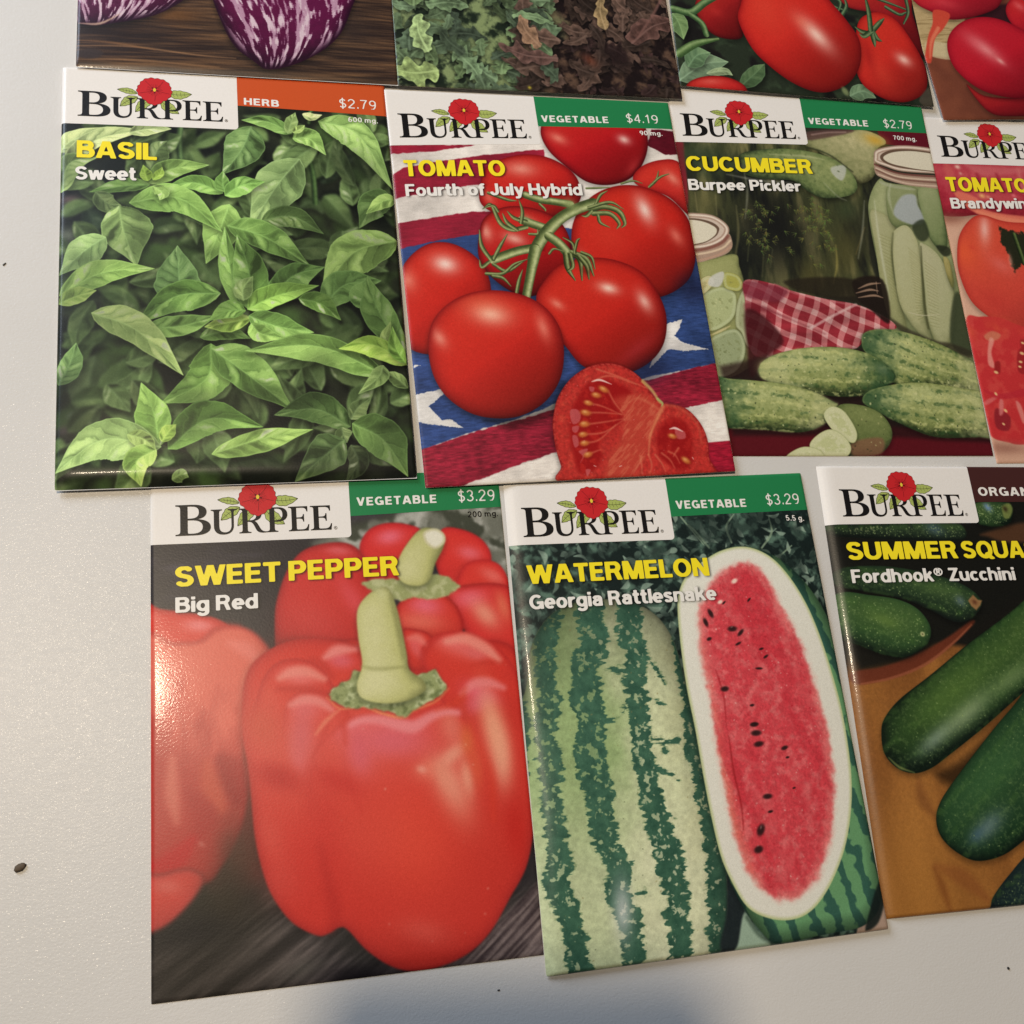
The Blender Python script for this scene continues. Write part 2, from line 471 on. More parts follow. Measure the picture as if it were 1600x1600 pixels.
def word_field(text, wx=.1, wy=.085, track=.09, space=.30, n=24):
    """signed field of a line of lettering on a raster: cap height = 1, n cells per cap height"""
    x = 0.; items = []
    for ch in text:
        if ch == ' ':
            x += space; continue
        w = GLY[ch][0]
        items.append((ch, x)); x += w + track
    W = x - track
    x0, y0 = -.12, -.36
    nx, ny = int((W + .24) * n) + 1, int(1.55 * n) + 1
    F = np.full((ny, nx), -1., np.float32)
    k = wx / wy
    ys = y0 + np.arange(ny) / n
    for ch, ox in items:
        w, st, lo, hi = GLY[ch]
        light = ch == '\u00ae'
        hwid = wy * (.42 if light else 1)
        i0 = max(0, int((ox - .2 - x0) * n)); i1 = min(nx, int((ox + w + .2 - x0) * n) + 1)
        X = (x0 + np.arange(i0, i1) / n - ox)[None] / k; Y = ys[:, None]
        f = np.full((ny, i1 - i0), -1., np.float32)
        for S in st:
            closed = np.allclose(S[0], S[-1])
            S = S[np.r_[True, np.hypot(*(S[1:] - S[:-1]).T) > 1e-5]]
            m = len(S) - 1
            d2 = np.full(f.shape, 9., np.float32)
            for i in range(m):
                ax, ay = S[i, 0] / k, S[i, 1]; ex, ey = S[i + 1, 0] / k - ax, S[i + 1, 1] - ay
                L = ex * ex + ey * ey
                tt = ((X - ax) * ex + (Y - ay) * ey) / L
                tc = np.clip(tt, 0, 1)
                d = (X - ax - tc * ex) ** 2 + (Y - ay - tc * ey) ** 2
                if not closed:
                    ln = math.sqrt(L)
                    over = np.zeros_like(d)
                    if i == 0:
                        over = np.where(tt < 0, -tt * ln, 0)
                    if i == m - 1:
                        over = np.maximum(over, np.where(tt > 1, (tt - 1) * ln, 0))
                    # flat ends: beyond the end the distance jumps by the half width
                    px = np.sqrt(np.maximum(d - over ** 2, 0))
                    d = np.where(over > 0, np.maximum(px, hwid + over) ** 2, d)
                np.minimum(d2, d, out=d2)
            f = np.maximum(f, hwid - np.sqrt(d2))
        f = np.minimum(f, np.minimum(Y - lo, hi - Y))
        F[:, i0:i1] = np.maximum(F[:, i0:i1], f)
    return F, x0, y0, n, W

def field_mesh(F):
    """polygons (in cell coordinates) where F > 0: whole cells in runs, edge cells cut"""
    ny, nx = F.shape
    ins = F > 0
    c = ins[:-1, :-1].astype(int) + ins[:-1, 1:] + ins[1:, 1:] + ins[1:, :-1]
    polys = []
    for j in range(ny - 1):
        i = 0
        row = c[j]
        while i < nx - 1:
            if row[i] == 4:
                k = i
                while k < nx - 1 and row[k] == 4 and k - i < 10:
                    k += 1
                polys.append([(i, j), (k, j), (k, j + 1), (i, j + 1)]); i = k
                continue
            if row[i] > 0:
                q = [(i, j), (i + 1, j), (i + 1, j + 1), (i, j + 1)]
                v = [F[y, x] for x, y in q]
                out = []
                for a in range(4):
                    b = (a + 1) % 4
                    if v[a] > 0:
                        out.append(q[a])
                    if (v[a] > 0) != (v[b] > 0):
                        t = v[a] / (v[a] - v[b])
                        out.append((q[a][0] + (q[b][0] - q[a][0]) * t, q[a][1] + (q[b][1] - q[a][1]) * t))
                if len(out) > 2:
                    polys.append(out)
            i += 1
    return polys

WORDS = {}
def word(text, kind):
    key = (text, kind)
    if key not in WORDS:
        p = dict(title=dict(wx=.125, wy=.104, track=.105, space=.28, n=26), variety=dict(wx=.112, wy=.094, track=.085, space=.30, n=20),
                 category=dict(wx=.118, wy=.10, track=.20, n=16), price=dict(wx=.052, wy=.05, track=.07, n=20),
                 weight=dict(wx=.085, wy=.075, track=.14, space=.3, n=14))[kind]
        F, x0, y0, n, W = word_field(text, **p)
        WORDS[key] = (F, x0, y0, n, W, field_mesh(F))
    return WORDS[key]

class Line:
    """one line of print: from (xa, ya) to (xb, yb) along its baseline, cap height h, all mm"""
    def __init__(s, text, kind, xa, ya, xb, yb, h):
        s.F, s.x0, s.y0, s.n, s.W, s.polys = word(text, kind)
        s.p = (xa, ya, xb, yb, h)
    def to_mm(s, u, v):
        xa, ya, xb, yb, h = s.p
        t = u / s.W
        return xa + (xb - xa) * t, ya + (yb - ya) * t - v * h
    def mesh(s):
        return [[s.to_mm(s.x0 + x / s.n, s.y0 + y / s.n) for x, y in q] for q in s.polys]
    def shadow(s, art, alpha=.6, dx=.28, dy=.3, r=.42, k=.1):
        """the drop shadow printed under a line of lettering"""
        xa, ya, xb, yb, h = s.p
        sl = art.region(np.array([[xa, min(ya, yb) - h], [max(xa, xb), max(ya, yb)]]), 2.5)
        X, Y = np.meshgrid(art.x[sl[1]] - dx, art.y[sl[0]] - dy)
        u = (X - xa) / (xb - xa); v = (ya + (yb - ya) * u - Y) / h
        i = (u * s.W - s.x0) * s.n; j = (v - s.y0) * s.n
        ok = (i >= 0) & (j >= 0) & (i < s.F.shape[1] - 1) & (j < s.F.shape[0] - 1)
        f = np.where(ok, s.F[np.clip(j, 0, s.F.shape[0] - 1).astype(int), np.clip(i, 0, s.F.shape[1] - 1).astype(int)], -1)
        al = blur((f > 0).astype(np.float32), r * RES / 1.7) * alpha * 1.25
        al = np.clip(al, 0, .85)
        art.a[sl] *= (1 - al * (1 - k))[..., None]

# ------------------------------------------------------------------ mesh helpers
def mesh_obj(name, verts, faces, mats, parent=None, smooth=False, uv=None, mi=None):
    me = bpy.data.meshes.new(name)
    me.from_pydata([tuple(map(float, v)) for v in verts], [], faces)
    for m in (mats if isinstance(mats, (list, tuple)) else [mats]):
        me.materials.append(m)
    if mi is not None:
        me.polygons.foreach_set('material_index', mi)
    if smooth:
        me.polygons.foreach_set('use_smooth', [True] * len(me.polygons))
    if uv is not None:
        l = me.uv_layers.new(name='print')
        idx = np.empty(len(me.loops), np.int32); me.loops.foreach_get('vertex_index', idx)
        l.data.foreach_set('uv', np.asarray(uv, np.float32)[idx].ravel())
    me.update()
    o = bpy.data.objects.new(name, me)
    C.objects.link(o)
    if parent:
        o.parent = parent
    return o

class Sheet:
    """the front of one packet: mm on the print -> local metres"""
    def __init__(s, corners, roll, puff, waves=(), thick=.32, seed=0):
        # corners: world (x, y, z) mm of TL, TR, BR, BL
        K = np.array(corners, float)
        s.c = K.mean(0); s.c[2] = 0
        d = (K[1] - K[0]) + (K[2] - K[3]); s.ang = math.atan2(d[1], d[0])
        ca, sa = math.cos(-s.ang), math.sin(-s.ang)
        L = K - s.c
        s.k = np.c_[L[:, 0] * ca - L[:, 1] * sa, L[:, 0] * sa + L[:, 1] * ca, L[:, 2]]
        s.roll, s.puff, s.waves, s.t = roll, puff, waves, thick
    def xyz(s, x, y, lift=0., flat=False):
        x = np.asarray(x, float); y = np.asarray(y, float)
        u = (x / PW)[..., None]; v = (y / PH)[..., None]
        k = s.k
        p = (k[0] * (1 - u) + k[1] * u) * (1 - v) + (k[3] * (1 - u) + k[2] * u) * v
        if flat:
            z = 0
        else:
            e = [(x, s.roll[0]), (y, s.roll[1]), (PW - x, s.roll[2]), (PH - y, s.roll[3])]     # left, top, right, bottom
            g = 1.0
            for d, (r, amt) in e:
                t = np.clip(d / r, 0, 1)
                g = g * (1 - amt * ((1 - np.sqrt(np.maximum(0, 1 - (1 - t) ** 2))) if r < 2.5 else (1 - t) ** 2))
            U = np.clip(x / PW, 0, 1); V = np.clip(y / PH, 0, 1)
            z = s.t * g + s.puff * (np.sin(np.pi * U) * np.sin(np.pi * V ** 1.3)) ** .8
            for cx, cy, rx, ry, ang, amp in s.waves:
                ca, sa = math.cos(ang), math.sin(ang)
                a = ((x - cx) * ca + (y - cy) * sa) / rx; b = (-(x - cx) * sa + (y - cy) * ca) / ry
                z = z + amp * np.exp(-a * a - b * b) * np.clip(np.minimum(np.minimum(x, PW - x), np.minimum(y, PH - y)) / 3., 0, 1)
        p = p.copy()
        p[..., 2] += z + lift
        return p / 1000.
    def grid(s, x0, x1, y0, y1, step=1.2, edge=(1, 1, 1, 1)):
        def axis(a, b, lo, hi):
            n = max(2, int((b - a) / step))
            t = np.linspace(a, b, n + 1)
            ex = [t]
            if lo: ex.append(a + np.array([.04, .1, .2, .35, .55, .8, 1.1, 1.6, 2.2]))
            if hi: ex.append(b - np.array([.04, .1, .2, .35, .55, .8, 1.1, 1.6, 2.2]))
            t = np.unique(np.concatenate(ex).round(4))
            return t[(t >= a) & (t <= b)]
        return axis(x0, x1, edge[0], edge[2]), axis(y0, y1, edge[1], edge[3])

def grid_faces(nx, ny):
    return [(j * nx + i, (j + 1) * nx + i, (j + 1) * nx + i + 1, j * nx + i + 1) for j in range(ny - 1) for i in range(nx - 1)]

def sheet_patch(name, sh, xs, ys, lift, mat, parent, uv=True):
    X, Y = np.meshgrid(xs, ys)
    V = sh.xyz(X, Y, lift).reshape(-1, 3)
    UV = np.c_[(X / PW).ravel(), (1 - Y / PH).ravel()]
    return mesh_obj(name, V, grid_faces(len(xs), len(ys)), mat, parent, True, UV if uv else None)

def polys_on_sheet(name, sh, polys, lift, mats, parent, mi=None):
    V = []; F = []; seen = {}
    for q in polys:
        f = []
        for x, y in q:
            key = (round(x, 3), round(y, 3))
            if key not in seen:
                seen[key] = len(V); V.append(key)
            if not f or f[-1] != seen[key]:
                f.append(seen[key])
        if len(f) > 1 and f[0] == f[-1]:
            f.pop()
        if len(f) < 3:
            F.append(None); continue
        ar = sum(V[f[k - 1]][0] * V[f[k]][1] - V[f[k]][0] * V[f[k - 1]][1] for k in range(len(f)))
        F.append(f[::-1] if ar > 0 else f)          # y runs down the print: face the same way as the sheet
    if mi is not None:
        mi = [m for m, f in zip(mi, F) if f]
    F = [f for f in F if f]
    A = np.array(V)
    return mesh_obj(name, sh.xyz(A[:, 0], A[:, 1], lift), F, mats, parent, False, None, mi)
# ------------------------------------------------------------------ brand mark: serif capitals and a flower
def bez(d, ox, oy, sc):
    """small path language M L C Z (100 units = cap height) -> polygon in mm, y down"""
    out = []; tok = ''.join(' %s ' % c if c in 'MLCZ' else c for c in d.replace(',', ' ')).split(); i = 0; cur = None; cmd = None
    while i < len(tok):
        if tok[i] in 'MLCZ':
            cmd = tok[i]; i += 1
            if cmd == 'Z':
                continue
        if cmd in 'ML':
            cur = (float(tok[i]), float(tok[i + 1])); i += 2; out.append(cur)
        else:
            p = [cur] + [(float(tok[i + 2 * k]), float(tok[i + 2 * k + 1])) for k in range(3)]; i += 6
            for t in np.linspace(0, 1, 8)[1:]:
                a = (1 - t) ** 3; b = 3 * t * (1 - t) ** 2; c = 3 * t * t * (1 - t); e = t ** 3
                out.append((a * p[0][0] + b * p[1][0] + c * p[2][0] + e * p[3][0], a * p[0][1] + b * p[1][1] + c * p[2][1] + e * p[3][1]))
            cur = p[3]
    return [(ox + x * sc[0], oy - y * sc[1]) for x, y in out]

CAP_B = ['M0,100 L50,100 C80,100 92,90 92,76 C92,62 82,55 66,52 C88,50 104,42 104,26 C104,8 86,0 58,0 L0,0 L0,4 C12,5 14,7 14,16 L14,84 C14,93 12,95 0,96 Z',
         'M36,94 L46,94 C62,94 69,88 69,75 C69,61 60,55 44,55 L36,55 Z', 'M36,49 L46,49 C68,49 80,42 80,27 C80,12 68,6 50,6 L42,6 C37,6 36,8 36,12 Z']
CAP_U = ['M0,100 L42,100 L42,96 C33,95 31,93 31,84 L31,34 C31,16 38,7 53,7 C68,7 76,17 76,34 L76,84 C76,93 72,95 63,96 L63,100 L98,100 L98,96 C88,95 85,93 85,84 L85,33 C85,11 71,-2 48,-2 C24,-2 11,10 11,33 L11,84 C11,93 9,95 0,96 Z']
CAP_R = ['M0,100 L46,100 C70,100 82,90 82,74 C82,60 72,51 56,48 C66,44 70,30 78,16 C83,7 90,4 100,4 L100,0 C84,-2 70,-1 63,10 C56,22 52,44 38,45 L31,45 L31,16 C31,7 33,5 44,4 L44,0 L0,0 L0,4 C10,5 12,7 12,16 L12,84 C12,93 10,95 0,96 Z',
         'M31,94 L40,94 C56,94 63,87 63,73 C63,58 55,51 40,51 L31,51 Z']
CAP_P = ['M0,100 L42,100 C68,100 80,88 80,70 C80,52 66,41 44,41 L31,41 L31,16 C31,7 33,5 44,4 L44,0 L0,0 L0,4 C10,5 12,7 12,16 L12,84 C12,93 10,95 0,96 Z',
         'M31,94 L38,94 C54,94 61,86 61,70 C61,54 53,47 38,47 L31,47 Z']
CAP_E = ['M0,100 L74,100 L74,78 L70,78 C68,90 63,94 50,94 L31,94 L31,55 L40,55 C52,55 55,58 56,68 L60,68 L60,37 L56,37 C55,47 52,50 40,50 L31,50 L31,14 C31,8 33,6 38,6 L52,6 C66,6 71,11 75,26 L79,26 L76,0 L0,0 L0,4 C10,5 12,7 12,16 L12,84 C12,93 10,95 0,96 Z']

from mathutils.geometry import tessellate_polygon

def tess(loops):
    pts = [p for l in loops for p in l]
    tri = tessellate_polygon([[Vector((x, y, 0)) for x, y in l] for l in loops])
    return [[pts[i] for i in t] for t in tri]

def brand_letters():
    """polygons in mm, B at (0, 0) baseline left, 36.2 mm long"""
    out = []
    for paths, ox, h, w in ((CAP_B, 0., 7.7, 8.0 / 104), (CAP_U, 8.0, 6.25, 6.05 / 98), (CAP_R, 14.45, 6.25, 6.35 / 100),
                            (CAP_P, 20.75, 6.25, 4.95 / 80), (CAP_E, 25.9, 6.25, 4.85 / 79), (CAP_E, 31.05, 6.25, 5.1 / 79)):
        out += tess([bez(p, ox, 0., (w, h / 100)) for p in paths])
    # registered mark
    ring = [(36.95 + .42 * math.cos(a), -.42 + .42 * math.sin(a)) for a in np.linspace(0, 6.283, 17)[:-1]]
    hole = [(36.95 + .33 * math.cos(a), -.42 + .33 * math.sin(a)) for a in np.linspace(0, 6.283, 17)[:-1]]
    out += tess([ring, hole])
    out += [[(36.78, -.2), (36.86, -.2), (36.86, -.64), (36.78, -.64)], [(36.86, -.56), (37.08, -.56), (37.08, -.64), (36.86, -.64)],
            [(37.0, -.56), (37.08, -.56), (37.08, -.38), (37.0, -.38)], [(36.86, -.38), (37.08, -.38), (37.08, -.45), (36.86, -.45)], [(36.93, -.38), (37.01, -.38), (37.12, -.2), (37.03, -.2)]]
    return out

def leaf_outline(b, t, w, n=14):
    b = np.array(b, float); t = np.array(t, float); d = t - b; nrm = np.array([-d[1], d[0]])
    nrm = nrm / np.hypot(*nrm)
    L = []; R = []
    for i in range(n + 1):
        u = i / n
        k = math.sin(math.pi * u ** .85) ** .9 * w * .5 * (1 + .08 * math.sin(u * 26))
        c = b + d * u + nrm * (.12 * w * math.sin(math.pi * u))
        L.append(c + nrm * k); R.append(c - nrm * k)
    return L + R[::-1][1:], [b + d * u + nrm * (.12 * w * math.sin(math.pi * u)) for u in np.linspace(0, 1, n)]

def thick_line(P, w):
    P = [np.array(p, float) for p in P]; out = []
    for a, b in zip(P[:-1], P[1:]):
        d = b - a; L = np.hypot(*d)
        if L < 1e-6:
            continue
        nn = np.array([-d[1], d[0]]) / L * w * .5
        out.append([a + nn, b + nn, b - nn, a - nn])
    return out

def emblem():
    """leaves, flower: lists of (polygons, material index, lift), mm from the B's baseline corner"""
    leaves = []; lines = []
    for b, t, w in (((14.6, -7.7), (9.6, -8.7), 1.7), ((14.7, -6.6), (10.3, -3.5), 2.6), ((18.2, -6.2), (14.1, -1.9), 2.6),
                    ((22.0, -8.1), (28.3, -8.3), 2.7), ((20.4, -5.9), (25.0, -1.9), 2.9)):
        o, rib = leaf_outline(b, t, w)
        leaves += tess([[tuple(p) for p in o]])
        lines += thick_line(o + [o[0]], .13) + thick_line(rib, .11)
        m = len(rib)
        for k in range(2, m - 2, 2):
            side = np.array(o[k]); lines += thick_line([rib[k - 1], rib[k] * .45 + side * .55], .07)
            side = np.array(o[-k]); lines += thick_line([rib[k - 1], rib[k] * .45 + side * .55], .07)
    fl = []; fd = []
    c = np.array([18.9, -9.0])
    ring = []
    for i in range(80):
        a = i / 80 * 2 * math.pi
        r = 4.2 + .30 * abs(math.sin(2.5 * a + .5)) + .13 * math.sin(17 * a) - .18
        ring.append((c[0] + 1.04 * r * math.cos(a), c[1] + .92 * r * math.sin(a) + (.75 * max(0, math.sin(a)) ** 6)))
    fl += tess([ring])
    fd += thick_line([np.array(p) for p in ring + ring[:1]], .10)
    for k in range(5):
        a = k / 5 * 2 * math.pi + .3
        d = np.array([math.cos(a), math.sin(a) * .9])
        fd += thick_line([c + d * .8, c + d * 2.2 + np.array([.15, .1]), c + d * 3.9], .10)
        for s in (-.35, -.15, .18, .38):
            e = np.array([math.cos(a + .6 + s), .9 * math.sin(a + .6 + s)])
            fd += thick_line([c + e * .9, c + e * (1.9 + .6 * abs(s))], .06)
    dark = [[tuple(c + np.array([math.cos(t), math.sin(t)]) * (.75 + .35 * math.sin(5 * t + .3))) for t in np.linspace(0, 6.283, 31)[:-1]]]
    dark = tess(dark)
    yel = tess([[(c[0] + .38 * math.cos(t), c[1] - .05 + .55 * math.sin(t)) for t in np.linspace(0, 6.283, 17)[:-1]]])
    return leaves, lines, fl, fd, dark, yel

BRAND = brand_letters()
EMBLEM = emblem()

def picture_mat(name, art):
    m, nt, b = new_mat(name)
    tc, n1, n2 = coated_paper(nt, b, .34)
    t = nt.nodes.new('ShaderNodeTexImage'); t.image = art.image(name); t.extension = 'EXTEND'; t.interpolation = 'Cubic'
    uv = nt.nodes.new('ShaderNodeUVMap'); uv.uv_map = 'print'
    nt.links.new(uv.outputs[0], t.inputs['Vector'])
    nt.links.new(t.outputs['Color'], b.inputs['Base Color'])
    return m

def packet(label, corners, art_fn, roll, puff, waves=(), thick=.32, name='seed_packet', picture='printed_picture', band=None, lines=(), panel=None, brand=None, seed=1, ytop=0., ymin=0.):
    """one paper seed packet lying on the table.  lines: (text, kind, xa, ya, xb, yb, cap, ink)"""
    root = bpy.data.objects.new(name, None); C.objects.link(root)
    root['label'] = label; root['category'] = 'seed packet'; root['group'] = 'seed packets laid out in rows'
    wr = np.random.default_rng(seed * 31 + 5)
    # the paper is never quite flat: a few shallow swells
    waves = tuple(waves) + tuple((wr.uniform(8, PW - 8), wr.uniform(12, PH - 8), wr.uniform(9, 24), wr.uniform(14, 34), wr.uniform(0, 3.1), wr.uniform(-.16, .2)) for _ in range(5))
    sh = Sheet(corners, roll, puff, waves, thick)
    root.location = (sh.c[0] / 1000, sh.c[1] / 1000, 0); root.rotation_euler = (0, 0, sh.ang)
    root.empty_display_size = .01
    L = [Line(*l[:7]) for l in lines]
    art = art_fn()
    for ln, l in zip(L, lines):
        if l[1] in ('title', 'variety'):
            ln.shadow(art, .55 if l[1] == 'title' else .5)
    art.grain(.022)
    # paper sleeve: back sheet and the folded sides up to the front sheet
    xs, ys = sh.grid(0, PW, 0, PH, 2.4)
    X, Y = np.meshgrid(xs, ys)
    bv = sh.xyz(X, Y, .06, flat=True).reshape(-1, 3)
    nx, ny = len(xs), len(ys)
    F = [f[::-1] for f in grid_faces(nx, ny)]
    mesh_obj('paper_sleeve', bv, F, PAPER(), root)
    xs, ys = sh.grid(0, PW, 0, PH, 1.0)
    nx, ny = len(xs), len(ys)
    X, Y = np.meshgrid(xs, ys)
    V = sh.xyz(X, Y, 0.).reshape(-1, 3); UV = np.c_[(X / PW).ravel(), (1 - Y / PH).ravel()]
    F = grid_faces(nx, ny)
    # the print folds over the rim and down to the back sheet
    per = [i for i in range(nx)] + [j * nx + nx - 1 for j in range(1, ny)] + [(ny - 1) * nx + i for i in range(nx - 2, -1, -1)] + [j * nx for j in range(ny - 2, 0, -1)]
    fx, fy = X.ravel()[per], Y.ravel()[per]
    n0 = len(V); m = len(per)
    V = np.concatenate([V, sh.xyz(fx, fy, .06, flat=True)]); UV = np.concatenate([UV, UV[per]])
    for i in range(m):
        F.append((per[i], per[(i + 1) % m], n0 + (i + 1) % m, n0 + i))
    mesh_obj(picture, V, F, picture_mat(picture, art), root, True, UV)
    if panel:
        (xr, yl, yr, rr) = panel                      # right edge, lower edge at left and at right, corner radius
        nxp = np.unique(np.concatenate([np.linspace(0, xr, 40), xr - rr + rr * np.sin(np.linspace(0, 1.5708, 9)), [.04, .1, .2, .35, .55, .8, 1.1, 1.6, 2.2]]))
        tv_ = np.unique(np.concatenate([np.linspace(0, 1, 16), np.array([.04, .1, .2, .35, .55, .8, 1.1, 1.6, 2.2]) / yl]))
        low = lambda x: yl + (yr - yl) * x / xr - (rr - np.sqrt(np.maximum(0, rr ** 2 - np.clip(x - (xr - rr), 0, rr) ** 2)))
        Xp = np.repeat(nxp[None], len(tv_), 0); Yp = tv_[:, None] * low(nxp)[None]
        white = mesh_obj('brand_panel', sh.xyz(Xp, Yp, .03).reshape(-1, 3), grid_faces(len(nxp), len(tv_)), ink('panel_white', (238, 233, 226)), root, True)
        if brand:
            bx, by, by2, k = brand                    # B's baseline corner, baseline at the right end, scale
            sk = lambda P: [[(bx + x * k, by + (by2 - by) * x / 36.2 + y * k) for x, y in q] for q in P]
            lv, ll, fl, fd, dk, ye = EMBLEM
            P = sk(lv) ; mi = [0] * len(lv)
            polys_on_sheet('emblem_leaves', sh, P, .05, [ink('emblem_green', (172, 186, 100))], white)
            polys_on_sheet('leaf_outlines', sh, sk(ll), .06, [ink('emblem_line', (62, 66, 40))], white)
            polys_on_sheet('brand_lettering', sh, sk(BRAND), .07, [ink('black_print', (26, 24, 24))], white)
            polys_on_sheet('emblem_flower', sh, sk(fl), .08, [ink('emblem_red', (202, 42, 46))], white)
            P = sk(fd + dk); polys_on_sheet('petal_lines', sh, P, .09, [ink('emblem_dark_red', (108, 18, 26))], white)
            polys_on_sheet('flower_eye', sh, sk(ye), .10, [ink('emblem_yellow', (236, 204, 70))], white)
    if band:
        col, xl, yl, yr = band
        xs = np.unique(np.concatenate([np.linspace(xl, PW, 40), PW - np.array([.04, .1, .2, .35, .55, .8, 1.1, 1.6, 2.2])]))
        tv_ = np.unique(np.concatenate([np.linspace(0, 1, 12), np.array([.04, .1, .2, .35, .55, .8, 1.1, 1.6, 2.2]) / yl]))
        Xp = np.repeat(xs[None], len(tv_), 0); Yp = tv_[:, None] * (yl + (yr - yl) * (xs - xl) / (PW - xl))[None]
        strip = mesh_obj('category_band', sh.xyz(Xp, Yp, .02).reshape(-1, 3), grid_faces(len(xs), len(tv_)), ink('band_%d_%d_%d' % col, col), root, True)
    NM = dict(title='title_lettering', variety='variety_lettering', category='category_lettering', price='price_lettering', weight='weight_lettering')
    for ln, l in zip(L, lines):
        on_band = l[1] in ('category', 'price') and band
        polys_on_sheet(NM[l[1]], sh, ln.mesh(), .06, [ink(*l[7])], strip if on_band else root)
    return root

YELLOW = ('yellow_print', (251, 230, 44))
WHITE = ('white_print', (240, 236, 228))
BLACK = ('black_print', (26, 24, 24))
GREEN_BAND = (38, 128, 76)
# ------------------------------------------------------------------ the printed pictures
def art_basil():
    A = Art((44, 48, 36), 3)
    f = A.full()
    n = A.fbm(9, 4, seed=2)
    A.put(f, (72, 96, 52), 1, sst(.48, .75, n))
    A.put(f, (22, 26, 22), 1, sst(.52, .30, n) * .9)
    for P, c in ((Q('2.32,39.15 5.08,39.06'), (120, 96, 100)), (Q('1.91,49.17 5.73,49.08'), (150, 160, 140)), (Q('59.6,28.63 62.07,28.53'), (112, 92, 92)), (Q('69.79,24.54 71.69,24.46'), (120, 110, 96)),
                 (Q('2.29,99.66 4.41,99.1'), (92, 74, 84)), (Q('13.51,66.41 16.9,66.39'), (140, 165, 110)), (Q('3.84,96.03 5.17,95.44'), (130, 140, 130))):
        A.glow(P, .6, c, .7)
    pale, brt, mid, dim, drk = (160, 184, 122), (138, 170, 92), (114, 144, 82), (88, 112, 66), (64, 82, 50)
    far = [(Q('26.65,27.87 29.04,24.21 31.7,23.37'), 5, dim), (Q('31.41,23.39 36.22,20.28 40.47,18.25'), 4.4, dim), (Q('50.73,20.29 47.14,18.27 43.46,19.19'), 5, mid), (Q('21.29,48.05 26.42,46.23 32.15,46.76'), 5.5, drk),
           (Q('63.71,32.81 67.77,26.84 73.64,23.63'), 6, (44, 58, 40)), (Q('64.14,36.39 67.04,39.87 71.58,46.84'), 7, dim), (Q('52.49,37.49 56.19,35.95 59.23,36.2'), 3, dim), (Q('79,56.51 75.62,60.71 80.32,64.1'), 5, mid),
           (Q('6.2,41.05 7.9,45.7 7.38,49.7'), 5.5, (46, 62, 44)), (Q('0.06,35.16 3.89,32.29 8.35,30.73'), 5, dim), (Q('0.47,43.9 4.55,41.1 9.53,40.27'), 4.5, dim), (Q('9.03,50.33 11.8,54.24 16.23,52.83'), 5, dim),
           (Q('29.2,86.4 34.25,90.33 38.09,96.79'), 9, (60, 84, 46)), (Q('8.57,81.06 7.28,89.89 8.44,101.04'), 10, (84, 104, 66)), (Q('14.09,83.02 14.1,91.89 16.83,100.65'), 11, (92, 118, 68)), (Q('14.64,82.39 19.62,88.83 25.11,97.75'), 9, (76, 102, 56)),
           (Q('1.4,75.25 5.79,77.2 11.87,78.51'), 5, drk), (Q('64.89,67.12 69.44,74.02 64.97,76.75'), 5, drk), (Q('72.42,94.92 76,96.31 80.1,95.07'), 4.5, drk), (Q('70.16,92.24 75.85,89.67 81.95,91.1'), 5, dim),
           (Q('45.71,76.02 46.77,79.36 50.17,83.37'), 5, dim), (Q('31.07,107.84 37.74,109.91 41.03,113.11'), 5, drk), (Q('40.01,109.37 45.73,108.32 51.37,111.01'), 5, (50, 66, 40)), (Q('57.5,104.28 61.73,102.48 65.19,104.5'), 5, drk), (Q('31.43,54.55 35.33,59.83 36.31,66.43'), 8, dim),
           (Q('54.11,12.72 50.98,13.64 44.26,12.9'), 3.5, dim), (Q('45.75,23.44 46.86,26.28 50.46,27.57'), 4, drk), (Q('72.82,36.82 77.53,32.3 81.79,35.07'), 5, dim), (Q('26.47,42.48 29.9,43.75 31.68,40.95'), 3.5, dim), (Q('57.83,40.15 60.95,38.64 63.84,42.1'), 4, drk)]
    for i, (Pp, w, c) in enumerate(far):
        A.leaf(Pp, w, c, veins=.35, shadow=.35, soft=.25, seed=i + 40, tone=-.05)
    rg = np.random.default_rng(21)
    for i in range(90):
        x, y, a_, L_ = rg.uniform(0, PW), rg.uniform(14, PH), rg.uniform(0, 6.28), rg.uniform(8, 15)
        b_ = a_ + rg.uniform(-.5, .5)
        k = rg.uniform(.5, 1.15)
        A.leaf(np.array([[x, y], [x + L_ * .5 * math.cos(a_), y + L_ * .5 * math.sin(a_)], [x + L_ * (.5 * math.cos(a_) + .5 * math.cos(b_)), y + L_ * (.5 * math.sin(a_) + .5 * math.sin(b_))]]),
               rg.uniform(4, 7), (84 * k, 108 * k, 62 * k), veins=.5, shadow=.4, soft=.2, seed=i + 100)
    A.soften(2)
    A.tube(Q('28.85,17.04 28.47,22.81 28.97,29.18'), .75, (48, 66, 40), (84, 114, 66), (118, 146, 92))
    A.tube(Q('60.46,23.49 61.69,30 61.87,38.61'), .75, (40, 56, 34), (70, 100, 54), (100, 130, 74))
    A.tube(Q('61.56,13.81 62.02,10.78 63.05,9.21'), .6, (40, 56, 34), (80, 112, 60), (110, 140, 84))
    for i in range(70):                                            # the middle storey of leaves
        x, y, a_, L_ = rg.uniform(0, PW), rg.uniform(14, PH), rg.uniform(0, 6.28), rg.uniform(9, 17)
        b_ = a_ + rg.uniform(-.5, .5)
        k = rg.uniform(.75, 1.2)
        A.leaf(np.array([[x, y], [x + L_ * .5 * math.cos(a_), y + L_ * .5 * math.sin(a_)], [x + L_ * (.5 * math.cos(a_) + .5 * math.cos(b_)), y + L_ * (.5 * math.sin(a_) + .5 * math.sin(b_))]]),
               rg.uniform(4.5, 7.5), (94 * k, 118 * k, 70 * k), veins=.8, shadow=.5, soft=.14, seed=i + 300, nv=4 + i % 3, dark=.5)
